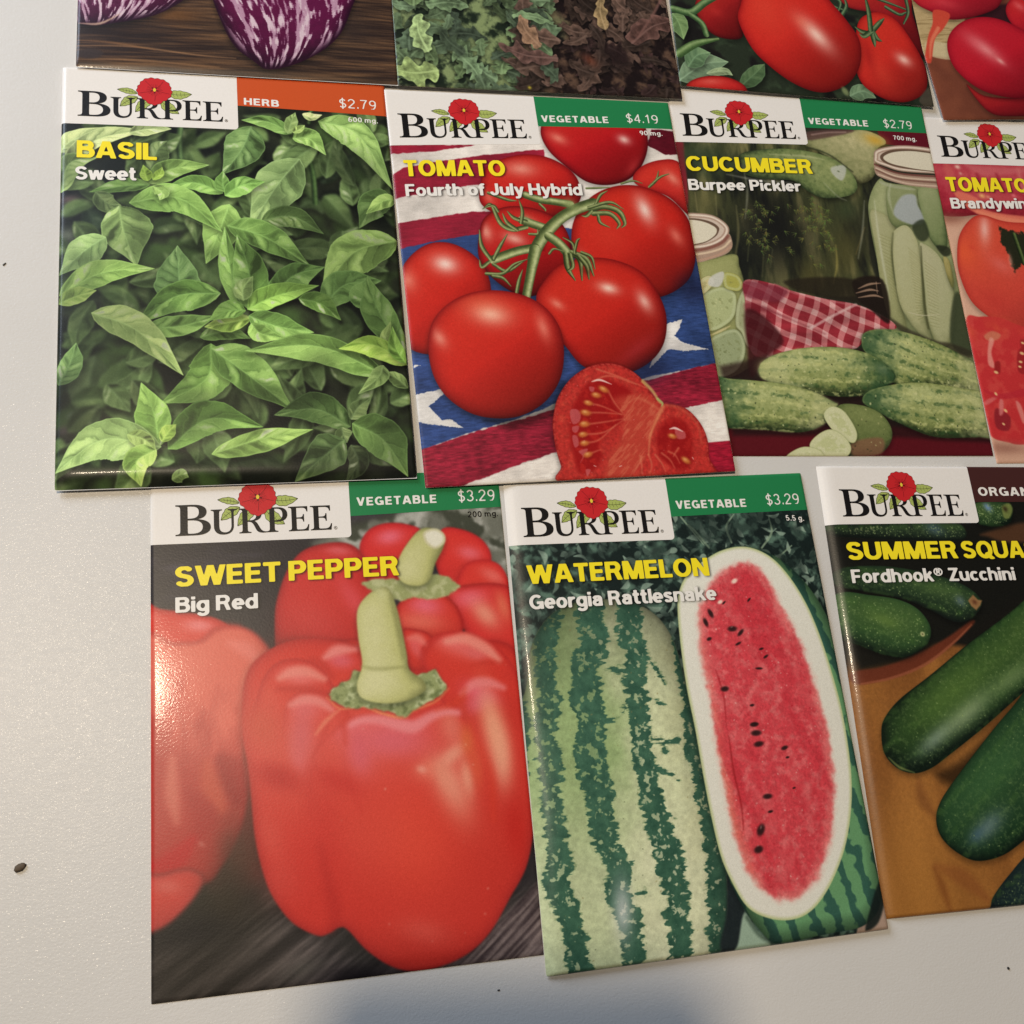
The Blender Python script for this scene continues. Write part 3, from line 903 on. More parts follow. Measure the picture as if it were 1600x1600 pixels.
    for k in range(3):
        A.a[..., k] = blur(np.ascontiguousarray(A.a[..., k]), 1)
    L = [
        (Q('-0.09,25.56 3.21,21.92 13.4,17.72'), 6, pale, .1), (Q('0.53,29.68 8.85,21.64 21.5,18.15'), 5.5, pale, .15), (Q('0.37,37.19 2.18,28.92 9.45,26.52'), 6, mid, 0),
        (Q('16.28,19.49 20.92,18.18 26.78,17.87'), 4, pale, .0), (Q('21.42,30.2 23.2,24.48 25.56,21.52'), 6, dim, 0),
        (Q('46.6,15.95 43.93,23.52 38.93,31.25'), 9, (98, 134, 76), 0), (Q('57,17.77 50.96,14.38 43.92,14.18'), 4.2, (108, 150, 76), .05),
        (Q('55.76,17.83 56.85,14.06 58.06,10.85'), 3.2, mid, 0), (Q('56.94,19.25 61.3,19.03 65.42,24'), 5.6, (134, 178, 92), .15), (Q('57.02,17.4 58.94,16.18 60.38,14.77'), 2.4, brt, 0),
        (Q('63.79,13.31 74.06,16.9 82.4,33.59'), 9, (130, 170, 92), .12),
        (Q('20.82,34.4 26.63,29.98 35.92,28.47'), 5.5, (122, 160, 82), .05), (Q('21.39,34.72 14.56,35.32 6.72,37.1'), 4.2, (104, 146, 72), 0),
        (Q('8.39,36.91 11.2,40.21 14.56,40.79'), 5, dim, 0),
        (Q('20.82,33.7 20.26,31.64 19.7,28.87'), 3, (140, 180, 70), 0), (Q('21.97,33.31 23.71,31.5 24.31,29.38'), 2.4, (140, 180, 70), 0),
        (Q('58.51,25.41 52,34.67 44.96,47.62'), 11, (118, 150, 92), .05),
        (Q('39.08,36.89 32.39,33.97 25.41,35.06'), 4.6, (112, 158, 76), .1), (Q('39.38,36.52 38.87,33.73 39.08,30.04'), 3.8, (104, 148, 72), 0), (Q('39.36,37.58 43.6,34.26 49.53,32.91'), 5.2, (116, 166, 80), .1),
        (Q('48.02,44.64 55.88,43.03 63.66,47.87'), 6, (84, 114, 60), -.05),
        (Q('14,40.81 15.12,48.19 18.16,57.75'), 12.5, (120, 152, 88), .05),
        (Q('40.47,39.98 37.92,47.65 34.35,57.18'), 9, (126, 168, 86), .1),
        (Q('16.25,40.05 28.25,38.64 38.61,48.18'), 7.6, (122, 166, 82), .05),
        (Q('81.58,37.98 77.14,38.12 72.58,45.76'), 8, (98, 134, 72), 0), (Q('82.99,36.12 79.09,37.34 74.54,41.37'), 4, (140, 182, 94), .1),
        (Q('39.71,46.23 49.03,49.45 60.01,57.62'), 8, (108, 150, 74), 0),
        (Q('10.96,49.62 5.77,53.69 0.19,59.95'), 7.5, (134, 172, 104), .1), (Q('0.27,65.38 10.18,59.5 22.45,58.41'), 6.6, (136, 180, 90), .1),
        (Q('28.38,67.78 27.92,61.24 27.71,51.94'), 10.5, (94, 130, 74), -.05),
        (Q('41.94,69.68 40,57.1 39.12,46.38'), 5, (112, 156, 76), .05), (Q('44.24,69.67 44.58,59.05 41.99,48.58'), 8.5, (98, 140, 66), 0),
        (Q('48.94,67.67 55.11,60.26 63.34,57.29'), 8, (102, 146, 72), 0),
        (Q('82.38,48.72 70.58,53.17 61.49,66.27'), 11, (134, 174, 90), .12),
        (Q('61.82,68.95 68.21,62.16 77.47,60.69'), 7.5, (108, 152, 78), 0), (Q('73.86,68.9 72.29,64.84 74.44,60.03'), 6, (100, 142, 72), 0),
        (Q('37.75,65.23 27.22,65.99 17.73,73.46'), 8, (98, 140, 66), 0), (Q('20.27,74.31 28.25,73.99 36.89,71.32'), 5.5, (122, 166, 84), .1),
        (Q('32.52,77.04 38.65,75.66 44.71,77.48'), 4, (92, 128, 62), 0),
        (Q('82.05,81.62 76.01,69.16 73.82,59.31'), 8, (100, 140, 70), 0), (Q('80.69,82.98 77.33,77.48 78.98,71.95'), 3.6, brt, 0),
        (Q('44.66,71.98 38.72,73.33 33.56,74.33'), 4.6, (146, 188, 84), .1), (Q('43.54,69.96 39.39,69.97 34.64,72.66'), 5, (110, 156, 72), 0),
        (Q('43.84,69.62 50.87,65.83 61.72,62.61'), 6.5, (128, 176, 78), .1), (Q('44.09,71.31 50.55,74.01 59.83,75.72'), 6.5, (116, 162, 80), .05), (Q('43.03,67.24 43.13,63.82 45.65,60.35'), 4.5, mid, 0),
        (Q('56.31,66.48 61.76,67.83 66.57,72.3'), 5.5, (96, 136, 62), 0), (Q('44.61,73.33 46.89,76.02 52.81,77.38'), 4.4, (132, 178, 88), .1),
        (Q('35.09,78.63 33.74,87.75 23.2,93.95'), 9.5, (106, 148, 70), .05),
        (Q('35.06,79.95 43,86.57 54.16,96.5'), 10.5, (100, 140, 68), .05),
        (Q('7.66,70.06 18.01,74.96 28.74,87.04'), 8.2, (150, 184, 106), .15),
        (Q('76.66,87 60.55,79.44 42.72,80.66'), 8.2, (118, 160, 80), .08),
        (Q('82.5,84.01 74.11,78.83 65.27,80.01'), 6.2, (142, 188, 76), .1), (Q('81.9,83.67 79.69,79.55 79.19,73.34'), 3.6, (120, 168, 70), 0), (Q('82.01,90.43 79.09,87.7 76.08,86.32'), 3.6, mid, 0), (Q('76.23,84.29 74.76,87.64 69.43,92.23'), 4, mid, 0),
        (Q('0.52,88.54 3.14,82.92 4.43,77.7'), 5.5, (112, 154, 86), .05), (Q('0.18,67.48 4.57,65.48 9.01,64.12'), 4.5, (146, 186, 90), .1),
        (Q('67.21,100.68 59.1,95.96 49.03,97.35'), 8, (74, 104, 54), -.1), (Q('67.33,98.74 69.34,95.52 72.68,92.94'), 4.6, dim, 0), (Q('65.12,100.63 65.3,102.57 66.07,104.84'), 4, dim, 0),
        (Q('65.53,103.86 60.87,107.55 53.26,113.87'), 8.5, (86, 116, 66), -.05), (Q('66.94,105.19 68.46,109.7 65.19,114.64'), 5, drk, -.05),
        (Q('67.57,99.72 74.85,104.13 80.35,113.62'), 10, (108, 148, 76), .05),
        (Q('22.83,104.51 21.79,96.43 18.96,88.31'), 8, (124, 170, 80), .1),
        (Q('34.45,106.72 45.91,103.31 58.37,101.1'), 6, (134, 174, 88), .1), (Q('24.74,105.18 34.08,97.96 46.71,100.3'), 8.4, (104, 150, 68), .02),
        (Q('23.37,104.53 10.33,102.31 0.09,110.1'), 9.4, (140, 176, 104), .12), (Q('15.73,101.24 19.55,102.57 22.27,105.72'), 4, brt, .1), (Q('23.39,103.3 25.07,100.87 26.76,99.04'), 3.4, (150, 196, 84), .1),
        (Q('22.27,105.11 17.89,108.02 18.68,113.77'), 6, (148, 194, 94), .15), (Q('25.48,112.52 27.69,111.39 29.33,112.06'), 3.2, mid, 0),
        (Q('21.96,35.05 24.24,37.04 23.64,39.27'), 3.4, (134, 172, 92), .1), (Q('59.79,11.28 62.26,12.27 65.16,11.2'), 2.6, (176, 200, 130), .2),
    ]
    for i, (Pp, w, c, t) in enumerate(L):
        c = tuple(np.minimum(np.array(c) * [1.04, 1.01, 1.0] + 6, 235))
        A.leaf(Pp, w * 1.12, c, veins=1.0, shadow=.5, soft=.10, seed=i, tone=t + .04, nv=5 + i % 3, dark=.55)
    A.put(f, (20, 24, 18), 1, .30 * sst(.60, .34, A.fbm(16, 3, seed=11)) * sst(20, 40, f.Y))
    A.glow(Q('77.37,102.9 84.12,103.08'), 1.6, (24, 28, 22), .4)
    A.glow(Q('0.59,92.26 7.04,93.63'), 1.3, (22, 26, 22), .55)
    A.glow(Q('72.83,26.62 81.57,29.21'), .7, (26, 32, 26), .35)
    A.glow(Q('45.64,110.81 57.13,111.84'), .3, (20, 24, 18), .4)
    return A

def cloth(A, m, col, seed, soft=.2, weave=.10):
    c = col3(col)[None, None] * (1 + ((A.n(m, .7, 2, 2.4, .5, seed=seed) - .5) * 2 * weave + (A.n(m, 7, 3, seed=seed + 3) - .5) * .35)[..., None])
    A.put(m, c.astype(np.float32), soft)

def tomato(A, Pp, lights, col=(198, 38, 30), rim=(120, 16, 18), hot=(226, 66, 44), R=9., shade=(.4, .6), sh=.5):
    m = A.poly(Pp, margin=3)
    A.mul(m, .35, 1.6, sh, dy=1.0)
    t = np.clip(m.sd / R, 0, 1); pr = np.sqrt(np.clip(1 - (1 - t) ** 2, 0, 1))
    c = lerp(col3(rim), col3(col), sst(.0, .8, pr)[..., None])
    lo, hi = Pp.min(0), Pp.max(0)
    g = ((m.X - (lo[0] + hi[0]) / 2) / (hi[0] - lo[0]) * shade[0] + (m.Y - (lo[1] + hi[1]) / 2) / (hi[1] - lo[1]) * shade[1]) * 2
    c = lerp(c, col3(hot), (np.clip(-g * .9 + .1, 0, 1) * pr * .75)[..., None])
    c = c * (1 - np.clip(g, 0, 1) * .50)[..., None]
    c = c * (1 + (A.n(m, .5, 2, seed=4) - .5)[..., None] * .06)
    A.put(m, c.astype(np.float32), .12)
    for Pl, ratio, col_, al in lights:
        A.glow(Pl, ratio, col_, al, m, 1.7, 1.5)
    return m

def art_tomato():
    A = Art((222, 214, 204), 5)
    f = A.full()
    cloth(A, f, (224, 216, 206), 1, weave=.04)
    red, blue = (150, 34, 54), (52, 74, 126)
    for Pp, c in ((Q('-3.26,17.75 12.33,17.3 23.19,17.1 12.12,19.33 -1.05,20.52'), red), (Q('-1.71,27.95 2.88,24.64 21.49,20.8 42.79,17.69 41.79,25.25 23.72,29.38 -1.06,34.21'), red), (Q('-2.35,41.8 20.84,37.95 38.84,37.62 37.82,45.45 12.36,47.09 -2.48,49.93'), red),
                  (Q('75.69,9.7 93.03,9.74 91.75,16.82 78.57,18.06 73.37,15.18'), (96, 20, 34)),
                  (Q('-2.43,49.39 9.32,46.78 20.05,44.94 38.19,42.62 92.39,44.86 87.02,73.69 -4.5,72.28'), blue)):
        cloth(A, A.poly(Pp, False, rough=.3), c, 4)
    bl = A.poly(Q('-2.91,72.49 36.12,71.75 92.67,53.88 87.33,82.24 76.68,84.38 46.27,89.88 26.66,96.93 11.26,100.69 -2.52,105.27 -5.91,105.1'), False, rough=.3)
    cloth(A, bl, blue, 6, weave=.2)
    rd = A.poly(Q('-3.65,105.21 14.26,100.19 32.91,95.89 59.4,88.29 83.09,82.83 91.61,81.64 89.11,94.61 71.29,95.99 44.21,104.01 25.12,109.07 9.21,114.02 -4.53,114.44'), False, rough=.3)
    cloth(A, rd, red, 8, weave=.28)
    for Pp in (Q('8.57,114.59 25.08,109.37 35.14,106.75 44.12,104.64 42.3,117.11 8.18,118.16'), Q('67.89,96.53 76.83,94.86 89.5,92.58 86.93,105.91 76.2,105.76 66.33,105.64')):
        cloth(A, A.poly(Pp, False, rough=.25, rcell=.7), (228, 220, 210), 9, weave=.08)
    cloth(A, A.poly(Q('72.85,105.94 87.06,105.25 84.8,116.94 71.03,116.19'), False), (150, 26, 46), 10, weave=.28)
    star = (226, 222, 216)
    for Pp in (Q('-0.45,89.67 6.68,88.52 6.83,89.91 3.01,92.91 4.27,94.82 5.82,96.75 8.17,96.71 11.14,99.13 6.24,98.31 1.68,97.51 -0.53,96.5'), Q('74.77,70.07 73.25,72.97 71.55,75.02 73.58,76.99 80.71,78.99 74.15,79.54 68.85,79.09 65.68,82.08 62.6,84.7 64.53,81.04 68.42,75.66 69.78,71.54'), Q('0.34,81.51 1.77,81.86 0.27,82.27'), Q('22.08,84.62 29.33,95.12 18.16,92.18')):
        cloth(A, A.poly(Pp, False, rough=.3, rcell=.5), star, 12, soft=.1, weave=.06)
    W1, W2 = (250, 226, 212), (240, 150, 128)
    # back tomatoes
    tomato(A, Q('42.55,11.88 45.73,5.69 53.13,1.49 60.22,0.35 68.48,1.48 73.33,6.7 73.85,14.4 70.91,21.74 65.94,26.77 59.44,28.81 53.47,27.86 48.69,23.57 44.06,18.16'), [(Q('66.75,13.53 68.6,14.22'), .8, W1, .8), (Q('47.32,13.93 49.83,15.33'), .6, W2, .75), (Q('67.98,22.59 70.63,19.1'), .35, (200, 60, 60), .5)], col=(182, 24, 30), rim=(96, 10, 20), R=8)
    tomato(A, Q('67.44,25.98 70.85,22.12 76.86,19.8 82.49,20.22 89.8,27.64 87.48,40.47 82.32,37.58 76.98,31.72 69.06,28.93'), [(Q('79.42,25.64 81.17,27.86'), .6, W2, .8)], col=(204, 48, 42), rim=(140, 20, 24))
    tomato(A, Q('23.4,29.39 26.32,23.54 34.55,19.98 42.47,20.07 48.69,23.57 51.33,28.65 49.73,35.26 38.38,41.2 29.5,39.92 22.98,35.8'), [(Q('35.32,24.35 39.89,24.57'), .55, (238, 160, 140), .8), (Q('25.14,33.62 26.17,35.73'), .6, W2, .5)], col=(196, 36, 32), rim=(120, 14, 20))
    tomato(A, Q('21.38,44.23 23.84,39.3 29.94,36.37 37.63,36.93 43.71,40.4 46.12,46.78 44.94,55.21 39.66,60.74 31.67,63.43 24.63,59.33 20.44,52.52'), [(Q('30.65,46.22 33.72,47.24'), .55, (240, 190, 170), .8), (Q('23.27,44.21 23.58,46.99'), .6, (240, 170, 150), .8), (Q('36.98,41.92 39.31,44.02'), .5, W2, .7)], col=(176, 24, 26), rim=(92, 10, 16), shade=(.3, .9))
    tomato(A, Q('46.75,44.64 49.32,38.16 54.86,32.23 62.15,28.96 69.76,28.91 77.56,32.46 82.06,39.07 82.76,47.89 79.69,56.6 74.01,61.58 66.81,64 58.84,63.6 50.89,59.39 46.64,52.41'), [(Q('69.25,36.34 70.27,40.72'), .55, W1, .9), (Q('77.3,44.29 78.54,47.2'), .6, (236, 130, 112), .75), (Q('49.37,51.7 50.94,54.5'), .5, (226, 110, 96), .5), (Q('57.64,45.23 60.81,50.93'), .8, (214, 60, 44), .5)], R=11)
    tomato(A, Q('-0.77,57.28 1.53,51.92 6.77,47.83 12.34,47.23 17.63,49.79 21.45,54.56 22.53,61.35 20.51,68.03 14.64,71.26 6.04,78.91 -2.34,74.25'), [(Q('11.19,53.57 14.64,54.58'), .75, W1, .9), (Q('0.96,57.94 1.54,61.26'), .7, W2, .7)], R=10)
    tomato(A, Q('34.25,64.31 37.19,58.86 42.35,54.02 50.5,51.88 58.38,52.56 65.23,56.09 68.93,62.45 70.13,69.46 68.19,77.02 63.64,82.37 57.23,85.57 50.04,86.04 44.05,83.23 40.36,77.84 36.12,71.75'), [(Q('54.77,60.99 57.65,61.7'), .6, (252, 222, 202), .9), (Q('39.79,65.71 41.53,67.09'), .6, W2, .75), (Q('64.49,64.88 65.65,68.02'), .6, (244, 196, 180), .85), (Q('60.24,78.91 66.97,74.26'), .25, (190, 60, 70), .35)], R=11)
    for Pp, r, a_ in ((Q('76.14,65.12 83.28,63.76'), .8, .6), (Q('72.61,68.79 78.93,63.92'), .7, .6), (Q('47.02,63.53 54.25,67.71'), .5, .4)):
        A.glow(Pp, r, (24, 28, 62), a_ * .0 + 0.0)
    # green truss
    d, g, l = (66, 80, 44), (138, 152, 94), (192, 200, 146)
    S = lambda Pp, w: A.tube(Pp, np.asarray(w) * 1.3, d, g, l)
    m = A.line(Q('36.81,48.27 39.31,44.02 45.23,38.95 54.43,35.16'), 1.2); A.mul(m, .45, .8, .6, dx=.5, dy=.9)
    S(Q('35.57,32.67 39.32,34.03 43.19,34.52 47.72,35.3'), .9); S(Q('33.6,40.56 36.98,41.92 40.71,43.29'), 1.0)
    S(Q('54.49,34.8 49.52,36.71 44.47,39.68 39.96,44.01 36.81,48.27 34.98,52.46'), [1.3, 1.2, 1.35, 1.2])
    S(Q('36.07,48.97 30.81,50.05 24.19,52.5'), 1.0); S(Q('35.98,49.67 33.8,56.61 31.62,63.77'), [1.3, 1.0, .9]); S(Q('40.42,45.42 42.75,47.51 44.92,50.66'), 1.1)
    A.glow(Q('47.72,35.3 49.57,36.35'), .8, (150, 164, 104), .8); A.glow(Q('34.62,40.19 35.78,41.23'), .8, (150, 160, 110), .7)
    sep = lambda Pp, w=.5: A.tube(Pp, [w, w, .12], (58, 70, 40), (112, 128, 76), (166, 176, 120))
    for Pp, w in ((Q('34.53,40.9 31.43,39.89 29.76,37.79'), .6), (Q('34.3,42.67 30.35,43.42 27.41,41.36 25.53,35.74 23.13,37.2'), .7), (Q('33.19,41.27 33.96,37.71 33.44,34.15'), .5), (Q('31.64,43.41 29.33,41.33 28.39,38.52'), .6),
                  (Q('24.19,52.5 26.58,48.35 28.9,44.84'), .5), (Q('23.56,52.51 21.53,48.39 21.46,43.54'), .6), (Q('24.03,53.87 27.55,55.92 33.06,52.47'), .5), (Q('21.84,56.61 26.21,56.61 29.7,53.86 33.38,52.46'), .5), (Q('23.63,57.29 26.05,57.97 27.96,60.36'), .5), (Q('22.86,53.19 20.83,54.57 20.44,52.52'), .5),
                  (Q('53.54,36.63 57.71,35.83 61.57,37.21 62.71,40.84 61.47,42.3'), .9), (Q('54.01,38.07 58.74,37.99 61.01,40.86 60.05,42.68'), .8), (Q('55.11,35.15 56.9,32.18 59.16,30.66'), .45), (Q('53.44,37.36 51.89,38.83 50.55,38.86'), .5), (Q('55.25,38.78 55.6,40.94 58.08,42.35'), .5), (Q('52.92,36.28 59.29,34.33 63.05,36.45'), .5),
                  (Q('63.65,28.18 67.27,27.11 69.94,27.79'), .3), (Q('71.85,28.86 74.33,26.54 75.54,23.49'), .4), (Q('73.51,27.32 75.94,25.37 78.59,24.31'), .35), (Q('53.15,30.07 56.57,29.84 60.01,29.53'), .3), (Q('27.2,37.84 26.13,36.09 23.49,36.85'), .4), (Q('29.32,62.06 30.37,58.66 31.71,55.58'), .5),
                  (Q('39.13,35.47 40.25,36.88 40.48,37.6'), .4), (Q('25.31,32.19 30.2,34.22 32.74,34.53'), .5), (Q('39.72,50.69 41.2,49.28 43.71,49.97'), .35), (Q('35,44.77 37.26,44.75 37.45,43.33'), .4)):
        sep(Pp, w)
    for Pp, w in ((Q('44.22,51.02 44.29,55.21 45.76,58.69'), .8), (Q('45.58,50.66 47.96,52.4 47.71,58.69'), .8), (Q('46.28,50.3 49.93,52.4 51.19,57.3'), .8), (Q('45.53,51.01 45.69,54.51 44.2,55.91'), .6), (Q('46.94,50.3 46.68,47.48 44.3,45.73'), .45), (Q('47.04,49.59 48.1,46.76 48.86,46.04'), .4), (Q('48.06,51.7 49.63,54.5 49.73,58.35'), .7), (Q('48.91,50.29 51.35,51.69 51.83,55.2'), .5)):
        A.tube(Pp, [w, w, .2], (44, 54, 28), (104, 118, 66), (160, 168, 116))
    A.glow(Q('49.1,55.9 50.21,57.3'), .7, (70, 26, 16), .5)
    # whole tomato in front
    tomato(A, Q('4.43,75.83 6.57,69.37 11.59,64.48 17.99,61.85 24.84,61.55 31.53,63.27 36.74,67.04 39.74,73.15 39.68,80.48 37.44,87.65 32.64,93.32 26.09,96.59 19.4,96.96 13.05,95.15 7.64,90.57 4.77,84.16'), [(Q('21.57,68.23 26.4,69.28'), .62, (254, 214, 190), .9), (Q('7.53,74.6 8.75,77.21'), .6, (240, 160, 140), .75), (Q('35.08,72.41 35.81,76.42'), .45, (238, 140, 120), .75), (Q('20.03,65.55 27.77,68.3'), .55, (238, 110, 70), .35)], col=(200, 40, 32), rim=(126, 18, 20), R=13, sh=.6)
    A.mul(A.poly(Q('16.39,97.16 26.66,96.93 34.48,93.38 37.66,88.31 39.54,88.36 36.69,95.39 32.66,97.8 23.85,99.97'), margin=2), .35, 1.2, .65)
    # cut half
    for Pp, r, a_ in ((Q('62.44,85.71 69.72,81.83'), .5, .55), (Q('79.55,60.37 84.81,58.24'), .9, .6)):
        A.glow(Pp, r, (26, 26, 48), a_)
    out = Q('34.11,100.09 34.81,96.51 36.52,92.03 40.01,87.54 44.48,84.41 48.76,83.01 52.87,82.97 56.35,84.24 59.23,86.45 61.27,89.57 62.85,92.67 64.89,94.38 68.05,94.96 71.15,96.01 73.54,98.44 75.3,101.79 75.95,105.54 75.53,109.68 73.99,116.9 36.22,114.82 35.1,110.37 34.26,105.46')
    m = A.poly(out, margin=2)
    A.mul(m, .3, 1.2, .6, dx=-.4, dy=.2)
    n1 = A.n(m, .6, 3, seed=5); n2 = A.n(m, 2.2, 4, seed=7)
    c = lerp(col3((150, 30, 30)), col3((188, 50, 44)), sst(0, 1.0, m.sd)[..., None]); c = lerp(c, col3((206, 74, 58)), (sst(.5, .75, n2) * sst(.4, 2., m.sd) * .6)[..., None]) * (1 + (n1 - .5) * .35)[..., None]
    A.put(m, c.astype(np.float32), .12)
    A.put(m, (212, 104, 84), .15, .5 * np.exp(-((m.sd - .35) / .18) ** 2) * sst(.4, .6, n1))
    gel = A.poly(Q('38.37,102.52 39.34,97.14 41.3,92.64 44.27,89.05 48.12,87.31 52.12,87.89 55.47,89.86 56.86,92.71 53.56,96.3 54.11,98.62 51.13,100.34 48.11,102.49 45.87,105.55 46.36,108.26 43.14,112.11 40.04,112.39 38.8,108.79'), margin=1.5)
    A.put(gel, (156, 20, 22), .9, .9); A.put(gel, (196, 44, 36), .5, .6 * sst(.5, .75, A.n(gel, 1.6, 4, seed=8)))
    gel2 = A.poly(Q('61.98,103.54 63.89,100.39 66.96,98.66 70.04,99.71 71.41,102.56 71.38,106.72 70.35,111.25 67.75,112.94 63.88,111.38 61.69,108.1'), margin=1.5)
    A.put(gel2, (152, 20, 22), .9, .9); A.put(gel2, (190, 44, 38), .5, .5 * sst(.5, .75, A.n(gel2, 1.4, 4, seed=9)))
    core_ = A.poly(Q('51.8,93 57.92,91.81 61.51,92.39 63.81,95.28 62.59,99.88 59.41,105.26 56.74,110.57 50.57,115.61 46.18,115.37 48.12,108.35 52.5,103.13 53.35,97.67'), margin=2)
    A.put(core_, (194, 70, 54), 1.4, .8); A.put(core_, (216, 110, 82), .5, .6 * sst(.5, .72, A.n(core_, 1.0, 4, 3., .6, seed=21, ang=-.8)))
    vein = lambda Pp, w, cl=(222, 122, 92), a_=.6, sf=.3: A.put(A.line(Pp, [w, w * .8, w * .3]), cl, sf, a_)
    for Pp in (Q('44.46,93.9 47.93,94.71 52.97,97.2'), Q('44.1,96.41 48.1,96.56 53.87,97.23'), Q('43.2,99.56 48.17,99.08 53.69,98.38'), Q('42.37,102.24 47.77,101.79 53.65,98.6'), Q('42.49,104.49 46.14,103.76 51.2,99.88'), Q('42.47,107.63 44.79,106.84 46.18,106.46'), Q('50.34,90.63 51.66,93.92 53.49,96.76'), Q('46.71,87.73 51.43,86.47 58.36,89.01'), Q('48.08,84.5 54.54,87.02 60.97,90.03'),
               Q('57.03,108.78 55.77,110.97 54.08,113.13'), Q('58.9,108.42 59.36,111.16 58.55,113.36'), Q('60.71,108.5 62.14,110.84 62.9,113.14'), Q('62.59,108.14 64.56,110.06 65.55,112.37'), Q('64.49,107.77 66.16,108.77 67.14,111.09'), Q('56.58,108.76 56.6,111.47 56.31,113.25'), Q('54.13,101.37 53.02,102.7 52.36,104.03'), Q('53.94,105.46 52.39,106.75 51.43,107.16'), Q('67.39,106.99 66.24,108.31 65.63,109.2')):
        vein(Pp, .26)
    vein(Q('64.96,95.32 62.82,98.5 60.24,103.01 58.9,108.42'), .5, (226, 140, 96), .7, .4); vein(Q('65.73,94.88 69.75,95.96 73.68,100.32 74.09,105.92'), .45, (206, 100, 76), .5, .5); vein(Q('60.35,88.13 62.66,91.02 64.04,93.88 64.85,94.61'), .5, (214, 186, 110), .75, .35); vein(Q('63.7,93.17 64.89,94.38 64.5,95.3'), .35, (176, 186, 112), .9, .2)
    vein(Q('64.5,96.7 59.52,93.26 56.78,93.17 53.63,95.84'), .4, (218, 120, 88), .5, .5)
    for Pp in (Q('39.31,95.77 41.13,95.38 42.04,96.79 41.31,98.8 39.49,99.18'), Q('39.37,100.08 41.15,99.93 40.49,101.48 39.4,101.44'), Q('39.02,102.54 40.33,102.6 40.45,104.85 39.27,105.47'), Q('40.2,106.63 42.7,106.07 41.54,108.03 40.19,109.74 41.1,108.01'), Q('41.46,111.58 42.77,111.65 41.64,113.36'), Q('45.35,89.32 46.66,89.59 46.27,90.74 45.41,90.48'), Q('67.41,101.46 69.79,102.49 69.7,104.34 67.4,104.24')):
        A.put(A.poly(Pp), (206, 110, 112), .2, .65)
    for Pp in (Q('49.15,90.13 50.49,90.87'), Q('46.94,91.68 48.34,91.96'), Q('44.48,93.76 45.78,94.08'), Q('43.43,96.38 44.95,96.67'), Q('42.68,99.45 44.2,99.37'), Q('41.93,102.22 43.28,102.05'), Q('42.03,104.56 43.38,104.44'), Q('42.56,107.63 43.85,107.25'), Q('66.21,103.63 67.45,103.96'), Q('68.93,110.36 70.08,111.24')):
        A.glow(Pp + [[.15, .2], [.15, .2]], .75, (120, 20, 18), .6, pw=3)
        A.glow(Pp, .6, (214, 128, 60), .85, pw=4); A.glow(np.array([Pp[0] - [.2, .25], Pp[0] - [.2, .25] + (Pp[1] - Pp[0]) * .45]), .6, (246, 196, 130), .6)
    for Pp, w in ((Q('46.22,87.95 48.54,87.55 51.53,88.81'), .3), (Q('65.76,101.63 67.41,101.46 69.33,102.47'), .32), (Q('70.86,109.68 71.1,110.15'), .2), (Q('43.8,110.59 44.29,110.84'), .15), (Q('50.59,111.16 51.2,110.97'), .15)):
        A.put(A.line(Pp, [.1, w, .08]), (246, 216, 206), .16, .9)
    A.spots(m, 36, .16, (232, 150, 140), .6, seed=4)
    return A

def shade_solid(A, Pp, dark, mid, lite, R=6., ang=-90., soft=.12, tex=.1, cell=1.2, sh=.5, rough=0):
    """an inflated shape, lighter towards the side ang points to (degrees, y down)"""
    m = A.poly(Pp, margin=3, rough=rough, rcell=1.)
    if sh:
        A.mul(m, .35, 1.4, sh, dy=.8)
    t = np.clip(m.sd / R, 0, 1); pr = np.sqrt(np.clip(1 - (1 - t) ** 2, 0, 1))
    lo, hi = Pp.min(0), Pp.max(0)
    g = ((m.X - (lo[0] + hi[0]) / 2) / max(hi[0] - lo[0], 1) * math.cos(math.radians(ang)) + (m.Y - (lo[1] + hi[1]) / 2) / max(hi[1] - lo[1], 1) * math.sin(math.radians(ang))) * 2
    k = np.clip(pr * .75 + g * .45, -.2, 1.3) + (A.n(m, cell, 4, seed=6) - .5) * tex * 4
    c = np.where((k < .5)[..., None], lerp(col3(dark), col3(mid), np.clip(k / .5, 0, 1)[..., None]), lerp(col3(mid), col3(lite), np.clip((k - .5) / .7, 0, 1)[..., None]))
    A.put(m, c.astype(np.float32), soft)
    return m

def cucumber(A, Pp, ang, seed, axis):
    """pale and dark green striped fruit with small warts; axis = its long axis"""
    m = shade_solid(A, Pp, (44, 56, 32), (132, 144, 84), (198, 204, 142), 5., ang, tex=.14, cell=.9)
    a, b = axis
    d = (b - a) / np.hypot(*(b - a)); nx_, ny_ = -d[1], d[0]
    u = (m.X - a[0]) * d[0] + (m.Y - a[1]) * d[1]; v = (m.X - a[0]) * nx_ + (m.Y - a[1]) * ny_
    Lh = np.hypot(*(b - a))
    st = np.sin(v * 1.5 + .35 * np.sin(u * .25 + seed) + seed + (A.n(m, 1.5, 3, seed=3) - .5) * 2)
    A.put(m, (206, 208, 138), .5, .60 * sst(.5, 1., st) * sst(0, .3, A.n(m, 1.1, 3, seed=seed) - .33))
    A.put(m, (44, 76, 40), .5, .55 * sst(.45, 1., -st) * sst(.40, .6, A.n(m, 1.6, 4, seed=seed + 2)))
    A.put(m, (210, 210, 152), .8, .55 * sst(.42, .05, u / Lh + (A.n(m, 2., 3, seed=seed + 5) - .5) * .5))
    A.put(m, (40, 74, 46), .8, .75 * sst(.62, 1.0, u / Lh + (A.n(m, 2., 3, seed=seed + 9) - .5) * .3))
    A.spots(m, 34, .34, (206, 208, 150), .9, seed + 1, .8)
    A.spots(m, 40, .22, (42, 54, 34), .85, seed + 2, .8)
    return m

